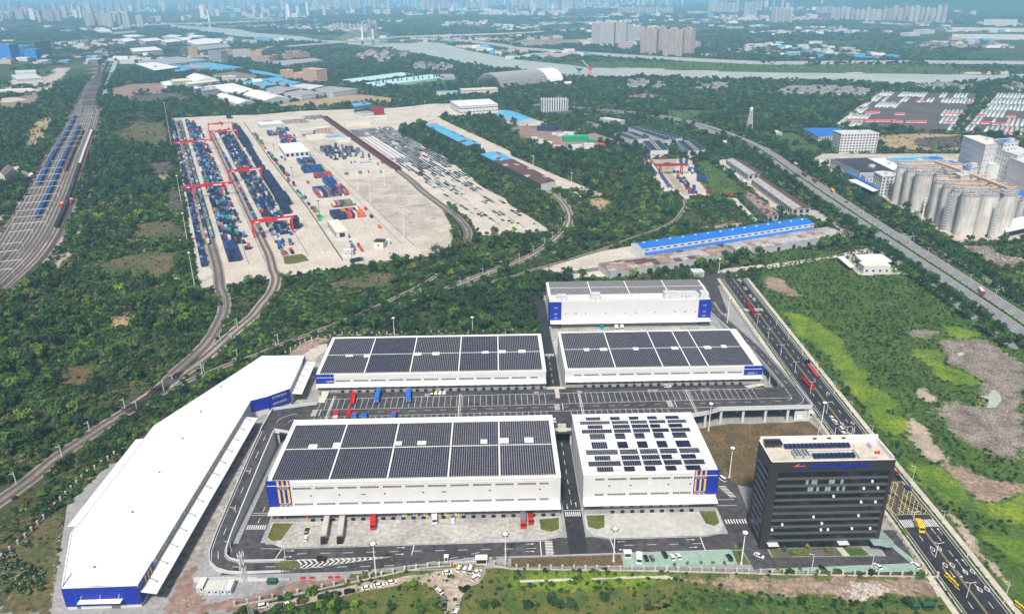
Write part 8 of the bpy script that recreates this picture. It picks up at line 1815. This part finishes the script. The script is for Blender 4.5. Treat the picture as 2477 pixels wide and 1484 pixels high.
# lorries: p = front centre of the cab on the ground, q = rear end
def lorry(p,q,cab,box,label,kind='artic',z=.13,group='lorries of the logistics park',w=2.35,h=3.3):
    L = math.dist(p,q); a = math.atan2(p[1] - q[1],p[0] - q[0]); t = thing('lorry',label,'truck',(p[0],p[1],z),a,group)
    b = MB(); b.add([(-2.0,-w/2,.5),(0,-w/2,.5),(0,w/2,.5),(-2,w/2,.5),(-2,-w/2,2.9),(-.35,-w/2 + .1,2.9),(-.35,w/2 - .1,2.9),(-2,w/2,2.9),(0,-w/2,1.6),(0,w/2,1.6)],[(3,2,1,0),(4,5,6,7),(0,1,8,5,4),(2,3,7,6,9),(1,2,9,8),(3,0,4,7),(8,9,6,5)]); b.build('cab',cab,t)
    b = MB(); b.add([(.01,-w/2 + .15,1.7),(.01,w/2 - .15,1.7),(-.3,w/2 - .2,2.75),(-.3,-w/2 + .2,2.75)],[(0,1,2,3)]); b.box(-1.6,-w/2 - .01,1.7,-.6,w/2 + .01,2.5); b.build('windscreen','window_dark',t)
    b = MB(); b.box(-L,-w/2 + .3,.7,-1.2,w/2 - .3,1.0); b.build('chassis','dark_steel',t)
    if kind == 'flat': b = MB(); b.box(-L,-w/2,1.0,-2.8,w/2,1.35); b.build('flatbed',box,t)
    elif kind == 'dump':
        b = MB(); b.box(-L,-w/2,1,-2.4,w/2,1.2)
        for x0,y0,x1,y1 in ((-L,-w/2,-2.4,-w/2 + .1),(-L,w/2 - .1,-2.4,w/2),(-L,-w/2,-L + .1,w/2),(-2.5,-w/2,-2.4,w/2)): b.box(x0,y0,1.2,x1,y1,2.3)
        b.build('cargo_body',box,t)
    elif box: b = MB(); b.box(-L,-w/2,1.0,-2.5,w/2,h); b.build('cargo_box',box,t); b = MB(); b.box(-L - .04,-.04,1.1,-L - .001,.04,h - .1); b.box(-L - .05,-w/2 + .1,1.0,-L - .001,-w/2 + .25,h); b.box(-L - .05,w/2 - .25,1.0,-L - .001,w/2 - .1,h); b.build('rear_door_bars','galv',t)
    for x in [-1.1] + ([-3.6] if L > 9 else []) + ([-L + 3.4,-L + 2.2,-L + 1.0] if L > 9 else [-L + 1.2]):
        for s in (-1,1): put('wheel',LWH,t,(x,s*(w/2 - .18),.5))
lw = MB(); lw.tube((0,-.15,0),(0,.15,0),.5,n=10); LWH = lw.mesh('wheel','rubber')
for (p,q),cab,box,kind,lab in zip(zip(*[iter([(-74.1,260.7),(-75.4,276.2),(-67.3,260.6),(-68.7,276),(-54.6,269.2),(-55.4,276.9),(-28.2,271.9),(-28.6,276.7),(10.2,267.8),(10.4,278.3),(13.6,270.2),(13.8,278.9),(56,243.9),(56.8,248.7)])]*2),
        ('black_paint','black_paint','truck_red','white_paint','truck_red','truck_red','white_paint'),('truck_grey','truck_grey','truck_red','white_paint','cont_grey','red_dark','white_paint'),('artic','artic','artic','artic','artic','flat','artic'),
        ('articulated lorry with grey trailer and dark cab, left of two','articulated lorry with grey trailer and dark cab, right of two','bright red box lorry at the docks','small white box truck at the docks','red lorry with grey trailer near the dock corner','red tractor lorry beside the grey trailer','white box truck on the green pavers')): lorry(p,q,cab,box,lab,kind,h=3.1 if 'small' in lab or 'pavers' in lab else 3.5)
for (p,q),cab,box,kind,lab in zip(zip(*[iter([(-79.1,373.3),(-78.2,361.9),(-65.6,378.2),(-65.3,363.1),(-49.4,377.5),(-48,363),(-84.9,352.7),(-84.5,347.4),(-78.3,353.7),(-77.7,347.9),(-74.8,350.9),(-74.4,345.2),(-69.4,350.7),(-69.1,345),(-53.9,351.2),(-54.3,345.4)])]*2),
        ('truck_red','truck_red','truck_red','truck_red','truck_red','truck_red','blue_car','truck_red'),('truck_red','truck_blue','truck_blue','cont_white','red_dark','truck_blue','truck_blue','truck_blue'),('dump','artic','artic','flat','flat','artic','artic','artic'),
        ('red open lorry in a stall of the deck','blue box lorry in the deck stalls, left of two','blue box lorry in the deck stalls, right of two','red tractor with pale load at the deck\'s near edge','red tractor with cargo beside the blue lorry roofs','blue lorry behind the front roof, leftmost','blue lorry behind the front roof, middle','blue lorry behind the front roof, rightmost')): lorry(p,q,cab,box,lab,kind,9.02)
for (p,q),cab,box,kind,lab in zip(zip(*[iter([(81.4,471.1),(82.8,482),(85.4,471.5),(86,482.6),(71.7,475),(74.1,483.6),(191.8,419.1),(191,399.9),(181.7,384.9),(181.1,397.7),(179.4,259.1),(180.3,265.2),(183.4,495.5),(184.3,513.8),(-114,629),(-124,622),(-126,653),(-130,668),(-125,671),(-118,652),(403,861),(400,832),(366,525),(369,535),(383,836),(385,848),(382,886),(386,904),(383,918),(384,933),(391,658),(392,644),(394,977),(395,990),(301,980),(300,958),(300,943),(297,912),(301,992),(302,986),(296,883),(299,896),(298,860),(296,845)])]*2),
        ('white_paint','white_paint','cyan_paint','black_paint','truck_red','yellow_car','red_dark','grey_paint','truck_red','truck_red','truck_red','truck_red','yellow','red_dark','red_dark','red_dark','red_dark','white_paint','white_paint','white_paint','white_paint','truck_red'),('white_paint','white_paint','cyan_paint','cont_red','red_dark','yellow','red_dark','cont_navy','cont_blue','cont_red','cont_red','cont_white','yellow','cont_red','cont_brown','cont_red','cont_white','cont_white','cont_white','cont_white','cont_white','red_dark'),
        ('artic','artic','flat','flat','dump','artic','dump','artic','artic','flat','artic','artic','artic','artic','artic','artic','artic','artic','artic','artic','artic','flat'),
        ('white trailer at the rear warehouse docks, left of two','white trailer at the rear warehouse docks, right of two','cyan lorry at the rear warehouse docks','long red flatbed lorry on the east road','red open lorry beside the flatbed on the east road','yellow truck at the east road crossing','dark red lorry at the north end of the east road','navy container lorry leaving the yard gate','blue container lorry inside the yard gate','red lorry beside the blue one at the yard gate','red lorry on the silo side service lane','red lorry with white box on the trunk road, nearest','small yellow lorry on the trunk road','dark red lorry on the trunk road, middle','brown lorry on the trunk road, farther','red lorry parked under the avenue trees','pale lorry far up the trunk road','white box lorry in the depot yard, second','white box lorry in the depot yard, third','white box lorry in the depot yard, farthest','white van-lorry in the depot yard, nearest','red flat lorry at the end of the depot yard')): lorry(p,q,cab,box,lab,kind,.12,'lorries around the park')
# the distribution car park
def lot_car(col):
    b,g,w,L,ww = CP['sedan']; c = MB(); c.add(b.v,b.f,0); c.add(g.v,g.f,1); c.box(-L*.42,-ww,.05,L*.42,ww,.3,2); return c.mesh('car',[CCOL[col],'window_dark','rubber'])
LC = {c: lot_car(c) for c in ('white','black','silver','grey')}; LOT = []
def lot(s,t,col,a=0.0): x,y = Y(s,t); LOT.append((x,y,YA - R(90) + a,col))
for k in range(8):
    for side in (-2.2,2.2):
        s = 2.0; on = True; col = 'white'
        while s < 655:
            t = 261.5 + 9.2*k + side
            if RR() < .16: on = RR() < (.26 if s < 90 else .36 if s < 190 else .62 if s < 290 else .84)
            if RR() < .22: col = random.choices(('white','black','silver','grey'),(56,14,18,12))[0]
            ok = t < 329 - max(0,400 - s)*.066 and t > (257 if s > 60 else 246) and s > 46 - (t - 246)*.72 and not (395 < s < 575 and t < 281)
            if on and ok: lot(s,t,col if RR() < .7 else RCH(('white','black','grey')))
            s += 2.35 if s > 200 else RCH((2.35,2.35,4.7,7))
for t in (784,0): pass
for r in range(9):
    for i in range(14):
        if RR() < .9: lot(800 + 5.2*r,214 + 2.6*i,RCH(('white','white','white','black')),R(90))
for r in range(4):
    for i in range(16): lot(770 + 13*r,172 + 2.7*i,RCH(('black','grey','silver')),R(90))
LOT.sort(key=lambda c: math.hypot(c[0],c[1]))
for x,y,a,c in LOT[:300]: put('car',LC[c],None,(x,y,.06),a,None,'%s new car standing in the big distribution car park' % c,'car','new cars in the distribution park')
b = MB(); cs = ('white','black','silver','grey')
for x,y,a,c in LOT[300:]: b.cbox(x,y,.2,4.1,1.65,.65,a,cs.index(c)); b.cbox(x,y,.85,2.1,1.45,.5,a,4)
b.build('parked_cars',[CCOL[c] for c in cs] + ['window_dark'],label='far ranks of new cars in the distribution car park',cat='cars',kind='stuff')
for i in range(12):
    for j in range(3):
        x,y = Y(400 + i*14.5,262.5 + j*6.5); b = MB(); b.box(-6.5,-1.2,.8,6.5,1.2,3.0,0); b.box(-6.3,-1.1,.1,6.3,1.1,.79,1); b.build('box_trailer',['white_paint','dark_steel'],None,loc=(x,y,.06),rz=YA,label='white box trailer parked in the rows beside the maroon train',cat='trailer',group='white trailers beside the maroon train')
# ------------------------------------------------------------------ lamps and masts
def high_mast(x,y,h,label,group,m='white_sheet'):
    t = thing('high_mast_light',label,'light mast',(x,y,0),group=group); b = MB(); b.tube((0,0,0),(0,0,h),.32,.16,n=8); b.build('pole',m,t); b = MB(); b.box(-.5,-.5,0,.5,.5,.5); b.build('base','concrete_pale',t); b = MB(); b.tube((0,0,h - .4),(0,0,h),1.1,1.1,n=10); b.tube((0,0,h),(0,0,h + .5),.9,.2,n=10); b.build('lamp_ring',m,t)
    for k in range(6): a = k*1.047; b = MB(); b.cbox(1.3*math.cos(a),1.3*math.sin(a),h - .55,.7,.5,.35,a); b.build('floodlight','dark_steel',t)
for (x,y,h),lab in zip([(-49.4,241.1,16.5),(2.2,246.3,15.6),(46.1,246.8,16.5),(97.3,243.3,16.0),(110.7,344.1,16.5),(109.6,302.4,16.6),(170.1,343.9,15.9),(-68.7,470.6,13.5),(-16.0,470.6,13.0),(159.2,478.8,20.2)],('white floodlight mast at the chevron markings','white floodlight mast right of the site gate','white floodlight mast by the green pavers\' left end','white floodlight mast at the office corner','white floodlight mast at the deck corner','white floodlight mast on the dry lawn','white floodlight mast beside the east road','white floodlight mast behind the solar warehouse, left','white floodlight mast behind the solar warehouse, right','white floodlight mast by the rear warehouse\'s end')): high_mast(x,y,h,lab,'floodlight masts of the park')
for x,y,h in [(-485.2,1171.8,64.4),(-349.0,842.2,28.5),(-286.4,689.3,27.7),(-237.6,570.6,28.5),(-157.9,877.4,30.1),(-129.0,893.0,24.7),(-135.6,821.8,23.5),(-85.5,695.1,29.2),(11.4,728.8,23.9),(-35.0,850.3,12.2),(-122.2,1417.4,30.7),(-360.6,1475.0,13.3),(51.3,987.0,16.5),(91.1,882.8,16.8),(182.4,583.6,12.2),(160.3,963.4,10.0)]: high_mast(x,y,h,'tall white light mast around the container yard','light masts of the container yard')
for x,y,h in [(-117.8,599.8,26.6),(-177.2,756.1,20.5),(-250.6,948.5,13.8),(-321.0,1130.8,9.1),(151.1,717.5,11.7),(44.0,593.9,15.3)]: high_mast(x,y,h,'dark steel light mast among the yard containers','dark light masts','dark_steel')
def lamp(x,y,h,arms,label,group):
    t = thing('street_lamp',label,'street lamp',(x,y,0),group=group); b = MB(); b.tube((0,0,0),(0,0,h),.14,.08,n=6); b.build('pole','white_sheet',t)
    for a in arms: b = MB(); b.beam((0,0,h),(2.0*a,0,h + .35),.12,.12); b.build('arm','white_sheet',t); b = MB(); b.box(1.7*a - .35,-.14,h + .28,1.7*a + .45,.14,h + .42); b.build('lamp_head','light_grey',t)
for x,y,h in [(180.0,455.8,7.3),(179.8,431.5,7.1),(179.6,406.8,7.5),(179.1,381.1,7.8),(179.4,359.0,7.2),(180.8,336.8,5.2),(179.8,267.2,5.1),(177.4,244.6,7.2),(177.3,222.3,7.1),(180.6,480.0,7.4)]: lamp(x,y,h,(-1,1),'twin-armed white street lamp down the middle of the east road','twin lamps of the east road')
for x,y,h in [(193.0,477.4,8.6),(192.8,453.7,8.0),(193.2,430.4,7.8),(192.3,404.9,8.4),(192.6,380.6,7.8),(192.2,358.0,7.7),(195.4,339.2,4.0),(191.5,291.7,11.4),(192.2,266.0,6.1),(190.5,244.4,7.4),(189.6,219.0,10.2)]: lamp(x,y,h,(-1,),'single-armed white street lamp on the meadow side pavement','pavement lamps of the east road')
for x,y,h in [(123.6,237.6,9.8),(147.7,237.7,8.0),(-87.6,251.4,7.8),(-116.2,304.4,7.7),(-115.6,278.6,6.6),(-111.7,258.0,4.3),(-117.6,334.2,7.5),(163.9,461.0,5.3),(165.5,438.6,5.9),(155.8,390.3,7.1)]: lamp(x,y,max(5,min(h,9)),(-1,),'single-armed white lamp along the park lanes and ramps','lamps of the park lanes')
for x,y,h in [(376.9,749.6,7.6),(381.9,728.4,3.7),(375.6,651.7,7.1),(381.2,657.0,5.4),(379.7,628.6,3.8),(374.1,587.4,6.2),(376.3,558.6,4.4),(372.9,521.1,6.2),(384.7,796.8,4.0),(386.0,864.8,4.3),(386.7,929.6,4.5),(260.6,1362.3,9.0),(289.5,1360.3,6.3),(312.2,1330.4,6.7),(334.4,1304.9,5.9),(375.7,1204.5,6.1),(384.2,1172.4,6.3)]: lamp(x,y,h,(-1,1),'twin-armed lamp on the trunk road median','lamps of the trunk road')
# ------------------------------------------------------------------ boundary fences with pillars
pb = MB(); pb.box(-.32,-.32,0,.32,.32,2.3); pb.box(-.4,-.4,2.3,.4,.4,2.55); PIL = pb.mesh('pillar','concrete_pale')
def pillar_fence(pl,step,label,rail=True):
    t = thing('boundary_fence',label,'fence',(pl[0][0],pl[0][1],0)); p,s = arc(pl); o = p[0]
    n = int(s[-1]/step)
    for k in range(n + 1): d = s[-1]*k/n; put('pillar',PIL,t,(np.interp(d,s,p[:,0]) - o[0],np.interp(d,s,p[:,1]) - o[1],0))
    for i in range(len(p) - 1):
        a,c = p[i] - o,p[i + 1] - o; b = MB(); b.beam((*a,.3),(*c,.3),.25,.6); b.build('base_wall','concrete_pale',t)
        b = MB(); L = math.dist(a,c)
        for z in (.9,2.0): b.beam((*a,z),(*c,z),.06,.06)
        for k in range(int(L/.5)): f = k*.5/L; q = a + (c - a)*f; b.beam((*q,.6),(*q,2.1),.05,.05)
        b.build('railing','dark_steel',t,kind='stuff')
pillar_fence([(-2.4,245.6),(4.4,243.5),(64.5,240.3),(98,238),(108.6,237),(172,233.4)],4.5,'pillared boundary fence along the front of the park right of the gate')
pillar_fence([(-20,246.2),(-30.8,245.3),(-38.6,243.8),(-49.4,240.6),(-60,237.8),(-71,234.5),(-89.8,229.7),(-100.8,227.1)],4.5,'pillared boundary fence left of the gate, stepping down the slope')
pillar_fence([(-206.4,253.1),(-204.8,258.3),(-202.7,268.3),(-201.5,282.4),(-200.4,300.1),(-199,314.9),(-195.5,323.9),(-193.4,331.6),(-190,335)],4.2,'pillared fence along the scrub left of the long warehouse')
pillar_fence([(-135.2,444.7),(-126.7,463.1),(-121,468.6),(-112.3,466.6),(-110.1,473.2),(-71.6,472.9),(-1.4,472.9),(11.1,473.2)],5,'pillared fence behind the solar warehouse, beside the tracks'); pillar_fence([(168.6,233.5),(169.2,300),(170.6,380),(172,470),(174,548)],5,'pillared fence between the park and the east road')
# ------------------------------------------------------------------ small things at the front
x,y = (-91,216.8); t = thing('telecom_mast','tall lattice telecom mast with stacked white antennas at bottom left','mast',(x,y,0)); h = 34.0; b = MB()
for i in range(3):
    a = 2.094*i; b.beam((1.1*math.cos(a),1.1*math.sin(a),0),(.5*math.cos(a),.5*math.sin(a),h),.14,.14)
    for k in range(24): z0,z1 = h*k/24,h*(k + 1)/24; r0,r1 = 1.1 - .6*k/24,1.1 - .6*(k + 1)/24; a2 = a + 2.094; b.beam((r0*math.cos(a),r0*math.sin(a),z0),(r1*math.cos(a2),r1*math.sin(a2),z1),.07,.07)
b.build('lattice','grey_wall',t)
for k in range(4):
    z = h - 1.5 - 3*k; b = MB(); b.tube((0,0,z - .1),(0,0,z),.95,n=10); b.build('platform','grey_wall',t)
    for j in range(6): a = 1.047*j + .3*k; b = MB(); b.cbox(1.15*math.cos(a),1.15*math.sin(a),z - .5,.14,.28,1.7,a); b.build('antenna','white_sheet',t)
for i,q in enumerate([(-117.7,234.7),(-114.2,233.2),(-111.6,233.1),(-109,233.2),(-106.5,233.2)]):
    t = thing('site_cabin',['white site cabin by the ramp wall, first from the left','white site cabin by the ramp wall, second from the left','white site cabin with a stained roof by the ramp wall','white site cabin by the ramp wall, second from the right','white site cabin by the ramp wall, last on the right'][i],'cabin',(q[0],q[1],0),group='white site cabins by the ramp wall'); b = MB(); b.box(0,0,.1,2.5,5.4,2.6); b.build('body','white_wall',t); b = MB(); b.box(-.06,-.1,2.6,2.56,5.5,2.75); b.build('roof','cont_white',t); b = MB(); b.box(.4,-.05,.15,1.2,-.005,2.1); b.build('door','blue_faded' if i > 2 else 'grey_wall',t); b = MB(); b.box(1.5,-.05,1.1,2.2,-.005,1.9); b.build('window','window_dark',t)
b = MB(); q = [(-121,240.8),(-104.3,240.5),(-96.2,240.5),(-83.3,240.3)]; b.beam((*q[0],1),(*q[1],1),.4,2.2); b.beam((*q[1],.8),(*q[2],.8),.4,1.8); b.beam((*q[2],.5),(*q[3],.5),.4,1.2); b.build('retaining_wall','light_grey',label='grey retaining wall below the west ramp curve',cat='wall')
for i,q in enumerate([(-78.3,240.9),(-74.8,240.9),(-67.5,240.9),(-64.7,240.9)]): b = MB(); b.box(-.9,-.25,0,.9,.25,.7); b.box(-.7,-.2,.7,.7,.2,.95); b.build('barrier','red_paint',None,loc=(q[0],q[1],.13),label='red plastic road barrier beside the front road',cat='barrier',group='red plastic barriers')
x,y = (-19.2,247); t = thing('site_gate','white sliding gate at the park entrance','gate',(x,y,0)); b = MB()
for k in range(18): b.box(k*.55,-.05,.1,k*.55 + .25,.05,1.4)
b.box(0,-.07,1.4,10,.07,1.5); b.build('gate_leaf','white_sheet',t)
for k in range(2): b = MB(); b.box(.2 + 1.2*k,-1,0,.5 + 1.2*k,-.5,1.3); b.build('bollard','yellow',t)
for bx,lab in ((((-9.9,246.3),4.6,2.6,2.9),'low white gatehouse at the park entrance'),(((-22.7,248.4),1.6,1.6,2.6),'tiny white guard booth left of the gate'),(((50.7,248.3),3.0,2.2,2.5),'glazed white smoking shelter beside the green pavers'),(((157.7,216.6),4.2,2,2.2),'green transformer box on a pale plinth, right of two'),(((153.3,216.8),3.2,2,1.8),'green transformer box half behind the bush, left of two'),(((-91.6,238),3.6,2,1.6),'dark green skip among the rubble by the ramp wall'),(((168.4,355.3),2.6,3,2.6),'small white cabin at the deck\'s east corner')):
    (x,y),w,d,h = bx; m = 'fence_green' if 'green' in lab and 'glazed' not in lab else 'white_wall'; t = thing('kiosk' if m == 'white_wall' else 'utility_box',lab,'cabin' if m == 'white_wall' else 'utility box',(x,y,.05)); b = MB(); b.box(0,0,.1,w,d,h); b.build('body',m,t); b = MB(); b.box(-.15,-.2,h,w + .15,d + .15,h + .15); b.build('roof','white_sheet' if m == 'white_wall' else m,t); b = MB(); b.box(.3,-.05,.9,w - .3,-.005,h - .3); b.build('window' if m == 'white_wall' else 'vent','window_dark',t)
def bike_mesh():
    b = MB()
    for x in (-.5,.5):
        for k in range(10): a,c = 2*math.pi*k/10,2*math.pi*(k + 1)/10; b.beam((x + .33*math.cos(a),0,.34 + .33*math.sin(a)),(x + .33*math.cos(c),0,.34 + .33*math.sin(c)),.06,.06,1)
    for a,c in (((-.5,0,.34),(-.1,0,.75)),((-.1,0,.75),(.4,0,.8)),((-.15,0,.3),(.38,0,.8)),((-.15,0,.3),(-.2,0,.9)),((.5,0,.34),(.38,0,1.0)),((-.5,0,.34),(-.15,0,.3))): b.beam(a,c,.09,.09)
    b.box(-.35,-.1,.88,-.05,.1,.95,1); b.beam((.38,-.28,1.02),(.38,.28,1.02),.06,.06); b.box(.45,-.16,.75,.8,.16,1.0,0); b.box(-.85,-.06,.62,-.2,.06,.72,0); return b.mesh('shared_bicycle',['yellow_car','rubber'])
BK = bike_mesh()
for q,c,n in (((175.5,233.9),(176.4,226.8),26),((193.4,218.4),(194.2,214.5),16)):
    for k in range(n): f = (k + .5)/n; put('shared_bicycle',BK,None,(q[0] + (c[0] - q[0])*f + RU(-.3,.3),q[1] + (c[1] - q[1])*f,.2),RU(.6,1.1),1.25,'yellow shared bicycle in the dense row on the east road pavement','bicycle','yellow shared bicycles')
# goods on the dock and site clutter
gx = [(-97 + i*1.6,('cont_orange','cont_brown','rust_pale','blue_car')[i % 4]) for i in range(9)] + [(-44.5 + i*1.15,('tan_pipe','cont_sky','cont_white','yellow')[(i*5) % 4]) for i in range(26)]
for x,m in gx:
    if RR() < .85: b = MB(); b.box(-.45,-.45,0,.45,.45,RU(.8,1.5)); b.box(-.5,-.5,-.14,.5,.5,-.005); b.build('pallet_load',m,None,loc=(x,277.2 + RU(-.3,.3),1.4),label='pallet of wrapped goods on the dock under the long canopy',cat='pallet',group='pallets on the front dock')
rb = MB()
for pts,n,sz in (([(136,232.1),(150.3,227.7),(135.1,222.7),(129.1,224.5)],260,.35),([(104.8,234.3),(171.4,232),(169.2,223.7),(102.2,226.5)],260,.22),([(288.6,446.8),(324.8,437.5),(295.1,368.5),(257.2,310.5),(235.8,338),(285.5,393.6)],900,.32),([(419,644),(441,616),(462,593),(419,589)],300,.7),([(-130.2,226.3),(-118,233.4),(-114,224.2),(-129.4,224.1)],120,.22),([(-191.4,272.6),(-198.3,293.1),(-164.6,225.3),(-169.3,225.4)],160,.25),([(4.4,242.9),(106.1,236.6),(103.5,228.7),(4.2,236.5)],160,.18),([(203.5,582.1),(214.6,557.7),(203.7,525.4)],100,.3)):
    p = np.array(pts); lo,hi = p.min(0),p.max(0); k = 0
    while k < n:
        q = lo + (hi - lo)*RNG.random(2)
        if not inside(pts,np.array([q[0]]),np.array([q[1]]))[0]: continue
        k += 1; s = sz*RU(.4,1.6); rb.cbox(q[0],q[1],.02,s*RU(.6,2),s,s*.7,RU(0,3),RCH((0,1,1,2)))
rb.build('rubble',['concrete_pale','rust_pale','concrete_grey'],kind='stuff',label='loose stones and rubble lying on the bare ground',cat='rubble')

# ------------------------------------------------------------------ haze
hz = bpy.data.materials.new('haze'); hz.use_nodes = True; N = hz.node_tree.nodes
N.remove(N['Principled BSDF']); v = N.new('ShaderNodeVolumePrincipled'); v.inputs['Color'].default_value = (.37,.70,1.0,1); v.inputs['Density'].default_value = 1.15e-4; v.inputs['Anisotropy'].default_value = -.2
hz.node_tree.links.new(v.outputs[0],N['Material Output'].inputs['Volume']); MATS['haze'] = hz
b = MB(); b.box(-45500,-3500,-1,45500,48500,262); b.build('haze','haze',kind='stuff',label='thin blue haze over the whole plain',cat='haze')
